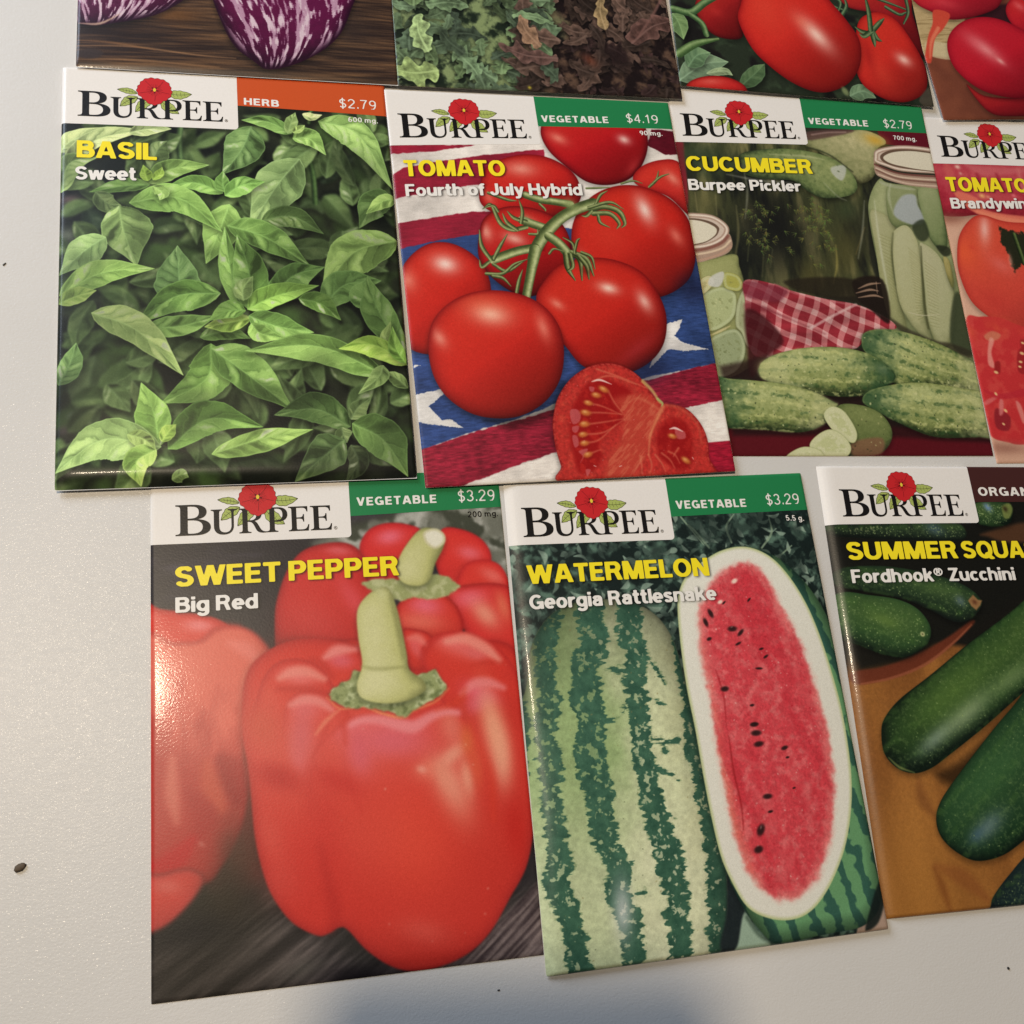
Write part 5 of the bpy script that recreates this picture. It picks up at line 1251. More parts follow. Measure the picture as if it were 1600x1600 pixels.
def art_pepper():
    A = Art((48, 44, 46), 11)
    f = A.full()
    A.put(f, (74, 68, 78), 2, sst(.5, .75, A.fbm(8, 4, 2.5, .6, seed=3)) * .7)
    m = A.poly(Q('39.25,15.25 43.08,12.82 85.11,7.62 82.97,29.83 73.81,24.61 55.14,20.15 43.98,19.48 36.1,17.04'), margin=2)
    c = lerp(col3((120, 122, 108)), col3((196, 196, 184)), sst(.35, .7, A.n(m, 5, 4, seed=4))[..., None]); c = lerp(c, col3((70, 74, 60)), sst(.5, .3, A.n(m, 4, 3, seed=9))[..., None])
    A.put(m, c, 1.5, .9)
    # board
    m = A.poly(Q('-1.33,89.62 11.98,89.93 28.91,92.88 51.56,103.24 75.73,100.24 94.88,95.26 90.86,128.97 -1.32,117.37'), False, margin=1)
    gx = m.X * .86 - m.Y * .5; gy = m.X * .5 + m.Y * .86
    w = .5 + .5 * np.sin(gy * .9 + (A.n(m, 14, 2, seed=2) - .5) * 4); ww = A.n(m, 1.3, 4, 9., .5, seed=7, ang=-.56)
    c = lerp(col3((46, 42, 42)), col3((128, 116, 112)), (np.clip(w * .35 + (ww - .38) * 1.5, 0, 1))[..., None])
    A.put(m, c, 2.)
    A.put(m, (40, 36, 28), 2., .55 * sst(40, 10, m.X))
    mr = A.poly(Q('62.62,112.88 70.8,107.68 82.03,98.6 85.95,96.68 83.62,118.15 56.6,114.91'), False, margin=1)
    w = (A.n(mr, .9, 4, 14., .4, seed=3, ang=-.66) - .5) * 5
    c = lerp(col3((58, 48, 50)), col3((150, 134, 130)), np.clip(.45 + .4 * w + (A.n(mr, .7, 3, seed=5) - .5) * .3, 0, 1)[..., None]); A.put(mr, c, .4)
    for Pp, r, cl, a in ((Q('11.9,95.48 18.51,99.52'), .9, (40, 38, 30), .95), (Q('7.95,100.5 18.52,98.97'), .35, (30, 28, 28), .8), (Q('42.28,113.2 50.91,113.14'), .3, (26, 22, 26), .95), (Q('30.49,110.71 35.06,109.62'), .45, (100, 96, 88), .5), (Q('40.9,107.02 45.22,111.92'), .5, (44, 42, 40), .85)):
        A.glow(Pp, r, cl, a)
    pk, hot2, sal = (226, 112, 128), (238, 120, 88), (240, 168, 140)
    A.put(A.poly(Q('9.22,39.92 22.34,40.91 22.26,65.51 23.36,87.76 21.52,92.08 17.52,93.88 10.85,90.93 8.13,85.04')), (104, 44, 36), 2.5, .95)
    A.glow(Q('15.39,88.05 18.62,95.11'), .8, (58, 46, 36), .9)
    # left pepper, partly off the picture
    lobe(A, Q('-3.64,28.73 2.19,30.18 11.01,32.11 15.91,34.3 18.8,38.18 17.65,45.36 8.77,54.77 -3.55,58.65'), [(Q('10.48,34.7 14.41,35.24'), .45, (236, 140, 140), .75), (Q('1.21,32.21 2.67,32.83'), .6, (222, 96, 88), .5)], R=7)
    m = A.poly(Q('-3.61,38.59 5.07,38.21 10.43,38.09 13.91,35.47 18.87,35.3 23.28,37.99 27.07,44.28 24.48,47.95 20.93,51.75 19.78,58.7 19.35,66.58 19.87,74.4 17.79,82.29 14.4,88.01 10.19,91.25 -3.46,88.87'), margin=3)
    n = A.n(m, 7, 4, .7, 1.3, seed=8)
    y_ = (m.Y - Q('-0.73,33.63 -0.75,89.61')[0, 1]) / np.ptp(Q('-0.73,33.63 -0.75,89.61')[:, 1])
    c = lerp(col3((222, 104, 86)), col3((182, 60, 52)), sst(.25, .6, y_ + (n - .5) * .5)[..., None]); c = lerp(c, col3((112, 52, 42)), (sst(.55, 1.0, y_ + (n - .5) * .3) * sst(6, 26, m.X))[..., None])
    c = lerp(c, col3((150, 30, 30)), (sst(1.6, 0, m.sd) * .5)[..., None])
    A.put(m, c.astype(np.float32), .7)
    for Pp, w, cl, a_ in ((Q('17.29,39.37 20.71,41.19 23.1,44.23'), 1.6, (236, 130, 116), .75), (Q('10.92,38.12 15.4,35.31 18.86,35.46'), .7, (190, 50, 44), .5), (Q('11.49,65.86 12.83,70.84 14.63,75.81'), 2.4, (206, 92, 66), .6), (Q('4.42,64.24 4.37,71.47 5.26,77.73'), 1.6, (222, 130, 108), .6), (Q('14.83,65.19 17.61,69.35 17.97,74.22'), 3.4, (140, 32, 32), .6), (Q('7.64,71.78 10.85,76.86 9.39,81.44'), 2.4, (170, 48, 44), .6), (Q('0.16,86.51 4.74,85.61 8.46,81.81'), 2.2, (190, 36, 38), .7)):
        A.put(A.line(Pp, [w * .4, w, w * .4]), cl, 1.3, a_)
    lobe(A, Q('-3.46,88.64 1.98,88.31 7.47,87.74 10.67,89.92 9.24,93.43 4.65,97.89 0.59,99.88 -3.43,99.65'), [(Q('3.33,90.97 6.52,91.77'), .5, (214, 110, 98), .6)], col=(190, 66, 60), dark=(120, 48, 44), R=5, sh=.2, soft=.8)
    A.glow(Q('10.3,82.93 10.99,83.47'), .6, (206, 120, 108), .7)
    A.glow(Q('17.7,86.03 18.97,91.74'), .7, (84, 52, 40), .8); A.glow(Q('15.67,94.13 19.74,97.78'), .9, (52, 44, 34), .9); A.glow(Q('20.73,95.6 22,99.85'), .7, (46, 40, 34), .8)
    # back pepper
    lobe(A, Q('47.1,19.01 49.22,14.5 53.09,12.72 58.13,13 62.42,15.26 62.57,21.93 54.64,27.98 48.55,26.29'), [(Q('54.45,16.13 57.95,15.67'), .6, (236, 116, 136), .8)], col=(210, 34, 40), dark=(160, 20, 28), R=6)
    lobe(A, Q('66.89,15.18 72.03,15.13 76.94,18.11 78.77,22.92 76.06,28.06 68.31,29.53 64.99,23.4'), [(Q('73.45,21.26 76.59,22.12'), .6, (234, 110, 120), .8)], col=(214, 40, 40), dark=(164, 22, 28), R=6)
    lobe(A, Q('71.21,25.11 75.86,23.08 80.26,24.35 82.45,28.48 82.59,33.75 77.78,37.33 69.2,34.14'), [(Q('78.7,27.24 81.75,29.09'), .5, (236, 120, 110), .7)], col=(216, 46, 42), dark=(170, 26, 30), R=6)
    lobe(A, Q('27,35.01 27.78,29.4 30.41,22.54 34.22,18.24 40.41,16.77 45.32,17.59 48.23,21.05 48.55,26.29 51.97,31.03 51.32,41.79 45.01,46.3 30.74,46.41 27.32,43.09'), [(Q('42.17,18.71 45.85,19.26'), .4, (226, 110, 116), .7), (Q('44.64,30.54 47.97,36.5'), .35, (228, 90, 100), .6), (Q('35.69,26.74 39.52,35.9'), .7, (208, 56, 52), .6)], col=(188, 32, 34), dark=(132, 20, 26), R=9)
    A.glow(Q('32.05,42.83 39.11,44.6'), .5, (112, 40, 38), .7)
    lobe(A, Q('66.95,30.74 72.15,29.13 79.8,29.3 83.42,31.84 86.15,43.09 84.99,54.43 76.86,47.5 70.03,39.35'), [(Q('72.5,32.42 76.99,32.07'), .6, (234, 104, 120), .8), (Q('75.95,36.55 78.81,39.98'), .6, sal, .75), (Q('80.55,34.92 81.46,38.88'), .4, (236, 150, 110), .5)], R=8, col=(212, 42, 42))
    lobe(A, Q('55.58,32.56 60.09,30.29 65.09,30.49 69.2,34.14 70.29,40.01 66.01,42.88 57.49,40.99 54.07,36.93'), [(Q('61.72,33.63 66.03,34.57'), .65, (234, 108, 126), .85), (Q('60.21,37.37 66.35,38.45'), .4, (232, 120, 100), .7)], R=6)
    A.put(A.line(Q('69.2,34.14 70.26,38.09 69.93,40.62'), [.1, .4, .1]), (176, 30, 30), .4, .6)
    st = ((132, 134, 82), (190, 190, 122), (218, 216, 164))
    mm = A.poly(Q('47.25,27.5 50.4,26.41 57.2,26.85 64.79,26.02 68.47,27.57 70.2,29.65 65.6,31.95 59.38,31.53 55.63,31.92'), rough=.5, rcell=1.5); A.put(mm, (158, 164, 108), .3); A.put(mm, (196, 198, 150), .3, sst(.5, .7, A.n(mm, 1.4, 3, seed=3)) * .7)
    shade_solid(A, Q('55.47,24.78 57.01,20.27 61.15,15.18 64.39,14.36 67.74,16.57 67.19,19.55 64.99,23.4 63.44,27.25 60.83,28.71 57.14,27.82'), *st, R=4, ang=180, tex=.04)
    mm = A.poly(Q('62.49,15.93 63.72,14.79 65.97,14.65 67.77,16.24 67.6,18.37 65.26,19.77 63.15,18.31')); A.put(mm, (206, 200, 160), .2); A.put(mm, (232, 228, 206), .4, sst(.3, .9, mm.sd))
    # front pepper: back lobes, body, front lobes
    lobe(A, Q('34.37,44.24 36.84,41.96 41.7,40.58 47.69,41.52 47.2,50.16 42.31,52.22 37.7,49.41'), [(Q('40.92,44.13 45.11,44.44'), .6, (230, 110, 126), .8)], R=6)
    lobe(A, Q('55.74,39.59 59.46,39.23 63.02,41.39 64.39,47.79 61.76,50.08 56.98,48.47'), [(Q('59.24,42.38 61.65,43.19'), .6, (232, 96, 96), .7)], R=5)
    body = lobe(A, Q('20.06,48.26 23.49,42.89 30.88,39.63 40.69,40.36 49.19,44.21 57.67,48.71 68.05,45.64 77.94,43.11 84.56,48.86 85.9,61.22 83.92,80.34 80.67,93.77 75.62,101.38 70.8,107.68 65.68,111.57 59.62,113.62 53.75,114.03 48.65,112.32 43.69,108.45 39.91,103.87 38.1,103.28 36.17,104.16 33.59,104.37 28.6,101.21 24.82,95.79 22.72,89.96 21.23,81.83 20.42,68.91 19.2,59.22'),
                [(Q('31.08,66.31 32.12,70'), .5, pk, .8), (Q('44.25,66.29 46.39,71.33'), .7, (222, 96, 112), .8), (Q('54.1,64.73 61.99,66.66'), .45, (228, 104, 116), .7), (Q('64.41,75.44 67.39,84.13'), .45, sal, .85), (Q('76.69,70.45 76.88,78.44'), .3, sal, .85), (Q('59.79,71.36 63.56,70.49'), .7, (240, 150, 120), .6),
                 (Q('55.67,86.49 57.82,98.28'), .8, (232, 76, 54), .6), (Q('31.44,86.89 34.42,98.53'), .7, (206, 44, 40), .4), (Q('56.07,106 61.84,107.78'), .45, (214, 84, 72), .55), (Q('36.34,81.61 38.12,93.3'), .35, (196, 36, 34), .4), (Q('24.64,83.32 26.74,89.25'), .5, (218, 92, 78), .4), (Q('78.35,85.82 78.72,94.74'), .3, (196, 36, 30), .6)],
                col=(206, 44, 36), dark=(158, 28, 28), hot=(224, 70, 50), R=11, sh=.6, g=(.1, .3))
    A.put(A.line(Q('36.77,103.52 37.54,99.43 36.37,93.68 34.99,85.54'), [.5, 1.4, 1.2, .3]), (160, 28, 28), 1.6, .30)
    A.put(A.line(Q('35.49,60.64 33.99,67.78 32.96,78.36'), [.4, 1.1, .3]), (190, 36, 32), 1.2, .35); A.put(A.line(Q('41.91,64.87 41.13,68.43 44.14,79.46'), [.4, 1., .3]), (194, 36, 32), 1.2, .3); A.put(A.line(Q('70.88,64.97 73.86,73.89 73.55,84.15'), [.6, 1., .4]), (216, 60, 42), 1., .6)
    lobe(A, Q('22.37,52.99 24.25,47.73 27.27,44.62 32,44.06 36.65,46.26 39.41,50.76 40.89,56.94 38.1,66.2 26.33,73.22 21.98,67.07 20.49,58.77'), [(Q('31.84,48.33 36.49,49.92'), .5, (232, 120, 116), .8), (Q('24.73,51.39 26.91,55.76'), .5, (220, 84, 66), .5)], R=7, sh=.25, dark=(172, 34, 32), fade=(.25, .7))
    lobe(A, Q('29.3,53.57 34.06,51.55 38.68,53.74 42.65,57.09 43.55,62.55 40.16,71.65 30.86,73.66 27.86,61.76'), [(Q('32.73,55.65 37.37,56.64'), .6, (232, 116, 120), .8), (Q('31.27,63.24 34.53,68.22'), .7, (228, 110, 110), .6)], R=6, sh=.2, dark=(184, 40, 36), fade=(.2, .75))
    lobe(A, Q('59.59,46.17 61.08,42.51 65.58,40.31 71.8,40.76 77.77,44.39 81.67,49.76 83.43,57.43 81.29,66.47 73.69,68.82 67.49,62.83 63.73,56.42 62.27,51.37'), [(Q('67.86,43.02 73.85,46'), .45, (236, 116, 110), .85), (Q('73.04,55.33 77.18,57.53'), .55, (232, 100, 124), .8), (Q('79.62,51.49 80.95,57.22'), .4, (214, 60, 50), .5)], R=7, sh=.25, dark=(176, 36, 34), fade=(.55, .95))
    lobe(A, Q('34.63,65.89 38.32,61.5 43.18,58.33 47.94,58.14 53.85,59.24 58.72,58.44 64.89,57.13 68.39,59.26 69.71,65.45 67.31,72.42 45.79,75.08 36.62,73.05'), [(Q('43.64,60.77 50.16,60.73'), .5, (232, 108, 124), .85), (Q('52.46,62.13 61.46,62.31'), .4, (230, 104, 118), .8), (Q('65.67,62.68 67,68.81'), .5, (236, 150, 126), .6)], R=7, sh=.2, dark=(190, 40, 38), fade=(.15, .8))
    A.put(A.line(Q('38.48,57.93 36.52,62.53 34,67'), [.2, .6, .2]), (190, 40, 36), .7, .6)
    # the broad sheen over the upper half
    for Pp, r, cl, a_ in ((Q('46.38,64.58 70.11,67.89'), .45, (228, 104, 92), .55), (Q('25.26,63.38 30.62,78.13'), .55, (220, 100, 86), .5), (Q('46.83,84.42 61.57,88.27'), .6, (222, 84, 68), .4), (Q('26.63,92.63 31.11,95.36'), .9, (206, 84, 74), .3), (Q('35.92,35.64 43,38.67'), .7, (214, 84, 80), .35)):
        A.glow(Pp, r, cl, a_, None, 2.0)
    # the rim's highlights and creases
    L_ = lambda Pp, w, cl, a_, sf=.9: A.put(A.line(Pp, [w * .45, w, w * .45]), cl, sf, a_)
    for Pp, r, cl, a_ in ((Q('51.11,64.66 59.42,64.98'), .45, (222, 100, 110), .85), (Q('44.44,66.13 44.98,71.09'), .5, (220, 96, 106), .8), (Q('32.08,60.92 31.42,67.4'), .42, (216, 100, 102), .8), (Q('41.39,45.25 44.7,45.93'), .6, (222, 100, 112), .8), (Q('72.31,57.61 75.46,56.15'), .7, (222, 98, 112), .8), (Q('72.9,45.91 76.29,47.05'), .5, (226, 110, 108), .7), (Q('58.79,43.97 59.92,46.24'), .5, (224, 100, 100), .7),
                          (Q('75.62,63.87 77.23,74.09'), .30, (242, 168, 134), .9), (Q('65.42,68.85 68.56,66.63'), .5, (238, 160, 134), .8), (Q('62.95,73.59 63.94,76.96'), .5, (234, 146, 120), .7), (Q('68.36,74.09 68.81,78.65'), .35, (238, 160, 132), .8), (Q('58.12,71.49 59.33,72.02'), .7, (240, 160, 140), .7), (Q('69.05,65.83 69.12,70.02'), .4, (226, 112, 66), .7), (Q('70.66,71.82 71.03,77.22'), .3, (226, 100, 66), .6),
                          (Q('26.53,70.18 32.01,72.7'), .5, (186, 40, 38), .7), (Q('39.25,72.18 44.76,75.12'), .4, (200, 46, 42), .6), (Q('23.31,58.51 25.98,62.84'), .8, (206, 84, 64), .6)):
        A.glow(Pp, r, cl, a_, None, 2.4)
    L_(Q('42.71,60.18 45.64,59.26 49.76,59.62 54.25,61.18 57.13,61.76 60.62,60.04 64.08,58.97 67.45,59.43'), 1.5, (238, 140, 142), .85); L_(Q('29.89,54.51 32.77,53.57 36.02,54.18 38.79,56.3'), 1.4, (236, 140, 132), .8); L_(Q('27.67,48.23 30.57,47.06 33.85,47.23 37.47,49.22'), 1.5, (236, 142, 128), .8)
    L_(Q('37.9,44.33 40.68,42.82 44.86,42.92'), 1.3, (238, 146, 138), .8); L_(Q('66.22,42.54 70.6,42.2 75.18,44.76 78.18,47.86'), 1.6, (240, 146, 130), .85); L_(Q('68.87,55.18 71.85,53.04 75.31,53.02 78.66,54.46'), 1.4, (238, 136, 134), .8); L_(Q('57.27,41.22 59.42,41.16 61.02,42.82'), 1., (236, 130, 118), .7)
    L_(Q('40.42,56.64 37.44,58.9 35.09,61.59'), .5, (238, 140, 110), .7, .5); L_(Q('39.35,53.19 34.5,51.32 27.18,50.72'), .9, (190, 52, 44), .6); L_(Q('34.38,44.28 37.21,45.79 39.55,48.96'), .9, (192, 50, 44), .6); L_(Q('71.36,48.65 75.31,48.21 79.62,48.85'), .6, (200, 56, 44), .6); L_(Q('69.05,55.62 68.62,58.16 69.61,61.65'), .7, (206, 66, 54), .6); L_(Q('42.47,56.82 41.48,60.08 41.47,64.22'), .8, (206, 60, 48), .5)
    L_(Q('59.13,48.35 61.35,44.16 64.62,40.87'), .8, (186, 44, 40), .5); L_(Q('62.42,58.49 67.66,56.8 69.62,53.95'), .8, (214, 66, 44), .5)
    L_(Q('37.9,53.49 40.85,56.34 45.81,56.25 49.86,58.07 54.77,59.54 57.39,58.07 62.58,56.38 65.78,53.64'), .28, (240, 150, 96), .8, .25)
    # crown and stem
    mm = A.poly(Q('38.41,53.11 40.59,50.86 43.03,49.83 44.33,47.79 47.27,48.94 53.23,50.03 59.32,49.89 63.07,48.94 64.1,51.51 65.36,53.47 62.56,55.71 58.8,57.23 55.04,59.34 51.54,57.84 46.84,56.53 42.11,56.14'), rough=.4, rcell=1.2); A.mul(mm, .45, .8, .6); A.put(mm, (150, 160, 106), .2)
    A.put(mm, (196, 204, 156), .2, sst(.5, .7, A.n(mm, 1.3, 4, seed=3)) * .85); A.put(mm, (96, 108, 62), .2, sst(.5, .3, A.n(mm, 1.1, 3, seed=12)) * .7)
    shade_solid(A, Q('45.8,33.81 48.33,30.15 51.82,28.44 53.63,29.21 54.93,33.16 55.82,38.33 56.63,44.7 56.98,48.47 59.84,51.17 60.27,53.67 55.88,55.77 50.46,55.93 45.77,54.32 44.75,51.19 46.21,46.39 45.65,40.12'), (138, 140, 86), (194, 194, 126), (220, 218, 168), R=4.5, ang=170, tex=.05)
    A.put(A.line(Q('46.17,47 49.74,47.9 56.42,47.8'), [.2, .5, .2]), (146, 146, 88), .5, .6); A.put(A.line(Q('53.55,30.5 55.13,39.55 55.63,45.87'), [.3, .6, .3]), (140, 140, 84), .6, .6); A.glow(Q('50.19,50.4 53.12,51.87'), .7, (218, 216, 164), .6)
    A.glow(Q('51.44,29.71 52.86,31.74'), .6, (206, 208, 160), .5)
    A.spots(body, 12, .2, (240, 200, 180), .6, 4)
    A.soften(1)
    return A

def art_melon():
    A = Art((60, 84, 72), 13)
    f = A.full()
    c = lerp(col3((26, 38, 36)), col3((92, 120, 104)), sst(.4, .7, A.fbm(2.6, 4, seed=3))[..., None]); A.put(f, c.astype(np.float32), 1)
    rg = np.random.default_rng(6)
    for k in range(620):                                        # leaves of the vine behind
        x, y = rg.uniform(0, PW), rg.uniform(8, 62); a = rg.uniform(0, 6.28); L = rg.uniform(1.5, 4.2)
        q = np.array([[x, y], [x + L * .5 * math.cos(a) + .2, y + L * .5 * math.sin(a)], [x + L * math.cos(a + .35), y + L * math.sin(a + .35)]])
        b = rg.random()
        cl = np.array([40, 58, 52]) * (1 - b) + np.array([168, 192, 170]) * b
        A.put(A.line(q, [.15, rg.uniform(.4, .8), .08]), tuple(cl), .16, .85)
    for Pp in (Q('52.19,19.31 49.38,15.07 47.62,12.92'), Q('66.8,20.11 70.38,16.15 70.43,11.96'), Q('58.65,18.3 57.93,14.13 60.62,10.78'), Q('70.53,23.05 75.42,19.88'), Q('45.86,10.76 50.92,18.56')):
        A.put(A.line(Pp, [.25, .3, .15]), (142, 164, 136), .15, .85)
    A.put(f, (24, 34, 32), 1, .55 * sst(.55, .35, A.fbm(5, 3, seed=13)) * sst(70, 55, f.Y))
    # whole melon
    out = Q('-10.17,83.57 -5.31,66.2 0.88,51.36 2.59,42.63 5.94,36.53 10.52,32.69 18.31,30.67 27.79,31.65 34.18,34.7 38.21,40.59 39.89,49 40.87,61.63 41.81,73.85 43.18,85.73 43.88,95.58 43.04,105 40.52,113.19 36.7,123.2 15.59,127.7 -8.6,124.53 -11.95,106.21')
    m = A.poly(out, margin=3); A.mul(m, .4, 2, .7, dx=.8)
    t = np.clip(m.sd / 9, 0, 1); pr = np.sqrt(np.clip(1 - (1 - t) ** 2, 0, 1))
    fx = np.clip((m.X - 8) / 40, 0, 1); n = A.n(m, 9, 3, seed=4)
    base = lerp(col3((146, 168, 114)), col3((200, 206, 164)), sst(.15, .55, fx + (n - .5) * .4)[..., None]); base = lerp(base, col3((186, 184, 134)), sst(.65, 1., fx + (n - .5) * .3)[..., None])
    base = lerp(base, col3((214, 216, 182)), (sst(66, 100, m.Y) * .6)[..., None])
    c = base * (.50 + .52 * pr)[..., None] * (.82 + .2 * sst(36, 60, m.Y))[..., None] * (1 + (A.n(m, 1.0, 4, seed=8) - .5) * .22)[..., None]
    A.put(m, c.astype(np.float32), .15)
    stripes = [(Q('8.52,33.94 6.42,41.11 6.36,48.26 5.85,56.11 4.56,62.86 5.48,68.84 4.29,74.53 4.77,80.28 4.72,85.09 5.69,89.94 3.94,95.21 6.09,100.82 6.86,105.45 7.38,110.73 7.81,115.93'), [1.9, 2.0, 1.7, 1.9, 1.9, 1.8]), (Q('18.55,32.74 18.54,41.06 15.51,47.17 15.73,53.41 15.5,59.51 14.82,65.46 14.95,72.22 15.53,77.25 15.75,82.99 16.4,87.89 18.43,92.87 17.25,97.44 19.25,102.31 20.19,108.51 19.23,115.86'), [2.4, 2.8, 2.5, 2.3, 1.8, 2.0, 1.4]),
               (Q('29.43,32.51 27.63,38.93 29.01,44.55 27.6,51.68 27.72,57.9 26.93,63.94 27.58,70.85 28.08,75.95 28.31,80.96 29.49,86.81 30.74,92.58 31.01,98.17 30.92,103.63 31.29,108.29 30.45,115.75'), [2.3, 2.0, 1.6, 1.5, 2.3, 2.0, 1.8]), (Q('39.93,38.84 39.95,49.92 39.85,63.3 40.15,73.7 41.35,83.9 41.89,93.76 41.08,103.22 40.21,112.39'), [1.2, .9, 1.2, 1.8, 2.0]), (Q('-0.25,53.88 -0.72,64.09 -2.69,76.31 -1.84,86 -2.55,93.73'), 1.0)]
    thin = [Q('31.66,46.11 33.59,49.44 35.04,52.71'), Q('32.55,56.97 34.76,58.03'), Q('32.43,67.87 33.04,68.78'), Q('19.62,47.93 25.67,48.39'), Q('18.14,60.42 21.87,60.04 24.49,57.64'), Q('28.31,70.92 33.42,73.93 35.07,75.35'), Q('30.03,65.07 36.43,66.06'), Q('29.65,81.09 32.96,83.48'), Q('21.9,98.73 23.61,99.08'), Q('19.42,90.59 21.84,92.44'), Q('1.68,66.83 3.77,63.64')]
    sp = (A.n(m, 1.5, 4, 2.4, .55, seed=16) - .5); big = (A.n(m, 4.0, 3, seed=15) - .5)
    tot = np.full(m.X.shape, -9., np.float32)
    for Pp, w in stripes:
        l = A.line(Pp, np.asarray(w) * 1.34, margin=6)
        full = np.full((GH, GW), -9., np.float32); full[l.sl] = l.sd
        tot = np.maximum(tot, full[m.sl])
    for Pp in thin:
        l = A.line(Pp, [.15, .4, .12], margin=6)
        full = np.full((GH, GW), -9., np.float32); full[l.sl] = l.sd
        tot = np.maximum(tot, full[m.sl])
    sdd = tot + .15 + big * 2.2 + sp * 3.8 * sst(-2.6, -.2, tot)
    al = sst(-.12, .12, sdd) * sst(-.1, .2, m.sd)
    holes = sst(.60, .66, A.n(m, 1.2, 3, seed=17)) * sst(.7, 1.3, sdd)
    sc = lerp(col3((38, 72, 58)), col3((72, 112, 88)), A.n(m, 1.6, 4, seed=18)[..., None]) * (.62 + .45 * pr)[..., None]
    v = A.a[m.sl]; v += (sc - v) * (al * (1 - holes * .75))[..., None]
    A.put(m, (96, 124, 84), .3, .6 * np.clip(sst(-.7, -.05, sdd) * (1 - al), 0, 1) * sst(.45, .6, A.n(m, .6, 3, seed=19)))
    A.spots(m, 90, .2, (132, 122, 78), .6, 5); A.spots(m, 40, .13, (50, 56, 40), .8, 6)
    A.glow(Q('18.4,102.21 17.97,109'), .35, (224, 226, 224), .7)
    # dark gap and ground
    A.put(A.poly(Q('44.5,94.81 46.17,99.99 47.2,105.03 46.11,111.37 43.75,114.28 40.29,112.81 42.71,105.61')), (34, 42, 44), .5, .95)
    A.put(A.poly(Q('47.02,106.1 49.45,110.16 52.57,113.74 50.68,117.22 43.57,115.31 44.71,112.27')), (156, 180, 158), .4)
    A.put(A.line(Q('47.45,107.23 49.88,111.28 53.81,113.88'), .4), (60, 80, 66), .5, .6)
    A.put(A.poly(Q('78.37,107.44 83.41,105.76 83.88,117.99 74.15,114.66')), (172, 146, 128), .3); 
    # cut half: rind, pith, flesh
    rind = A.poly(Q('41.04,34.98 40.42,44.74 40.42,54.28 41,63.63 41.39,74.53 42,84.26 43.01,92.95 44.63,99.43 47.12,105.5 49.72,109.63 52.87,113.25 56.55,114 61.46,113.45 68.34,113.03 75.32,112.6 79.87,110.04 82.27,105.67 83.41,98.93 83.86,91.08 84.32,82.15 84.79,72.99 84.95,62.6 84.49,54.82 83.5,46.85 81.84,39.18 78.86,32.33 74.56,26.36 69.66,22.21 62.53,19.51 55.98,19.99 49.68,22.76 44.94,26.17 42.28,30.07'), margin=2)
    A.mul(rind, .35, 1.5, .6)
    g = np.clip(A.n(rind, 5, 4, .6, 2.5, seed=5), 0, 1)
    u = (rind.X - 60) * .9 - (rind.Y - 60) * .25
    band = sst(-.1, .4, np.sin(u * 1.25 + (A.n(rind, 3, 3, seed=25) - .5) * 4))
    c = lerp(col3((96, 142, 98)), col3((50, 88, 74)), band[..., None]); c = c * (.55 + .55 * np.clip(rind.sd / 4, 0, 1))[..., None]
    A.put(rind, c.astype(np.float32), .15)
    A.put(A.poly(Q('81.96,103.35 82.96,106.28 79.97,112.06 76.35,113.56 77.77,110.15')), (22, 30, 28), .4, .9)
    pith = A.poly(Q('42.28,30.07 41.04,34.98 40.42,44.74 40.42,54.28 41,63.63 41.39,74.53 42,84.26 43.01,92.95 44.88,99.04 47.73,104.74 51.98,107.69 57.51,108.98 62.53,108.07 67.1,104.83 71.69,99.4 75.59,92.88 78.47,85.2 80.01,78.1 80.74,69.83 80.76,61.3 79.94,52.52 78.56,43.5 76.42,35.26 72.97,27.83 68.54,22.36 62.51,19.61 55.96,20.09 49.66,22.86 44.94,26.17'), margin=2)
    c = lerp(col3((196, 204, 150)), col3((232, 230, 216)), sst(0, 1.1, pith.sd)[..., None]); A.put(pith, c.astype(np.float32), .15)
    flesh = A.poly(Q('47.49,33.41 45.46,41.2 45.43,49.92 45.76,57.52 45.63,65.86 45.95,74.95 46.45,83.83 47.56,91.72 49.41,97.85 52.46,102.37 57.34,104.75 62.38,103.89 66.49,100.54 70.12,94.93 73.03,88.23 74.79,81.25 75.68,74.03 75.96,66.6 75.1,57.97 73.69,49.11 71.53,41.01 68.61,33.74 66.53,27.45 62.84,23.92 57.4,24.33 52.16,27.11'), margin=3, rough=.7, rcell=1.6)
    c = lerp(col3((226, 116, 114)), col3((212, 70, 78)), sst(.3, 3.5, flesh.sd)[..., None]); c = lerp(c, col3((226, 112, 86)), (sst(5, .5, flesh.sd) * sst(50, 42, flesh.X + (flesh.Y - 60) * -.1) * .6)[..., None])
    n = A.n(flesh, 1.7, 4, seed=9); c = lerp(c, col3((234, 138, 134)), (sst(.42, .78, n) * .50)[..., None]); c = lerp(c, col3((198, 46, 58)), (.45 * sst(.45, .7, A.n(flesh, 5, 3, 3., .6, seed=41, ang=1.33)))[..., None]); c = c * (1 + (A.n(flesh, .45, 3, seed=3) - .5) * .26)[..., None]
    A.put(flesh, (236, 176, 164), 1.3, .8); A.put(flesh, c.astype(np.float32), .8, 1., -.35)
    A.put(flesh, (226, 112, 112), .8, .35 * sst(.3, 1, np.sin(flesh.X * .55 - flesh.Y * .12 + (A.n(flesh, 4, 2, seed=2) - .5) * 4)) * sst(.4, .6, A.n(flesh, 3, 3, seed=31)))
    A.spots(flesh, 120, .22, (244, 186, 176), .7, 5); A.spots(flesh, 60, .3, (176, 30, 44), .5, 8)
    A.put(A.line(Q('49.26,66.12 49.18,74.53 49.84,82.24 49.51,87.98'), [.1, .25, .1]), (150, 30, 34), .3, .7); A.put(A.line(Q('48.58,50.36 49.56,56.63 49.02,63.89'), [.1, .25, .1]), (160, 34, 40), .3, .6)
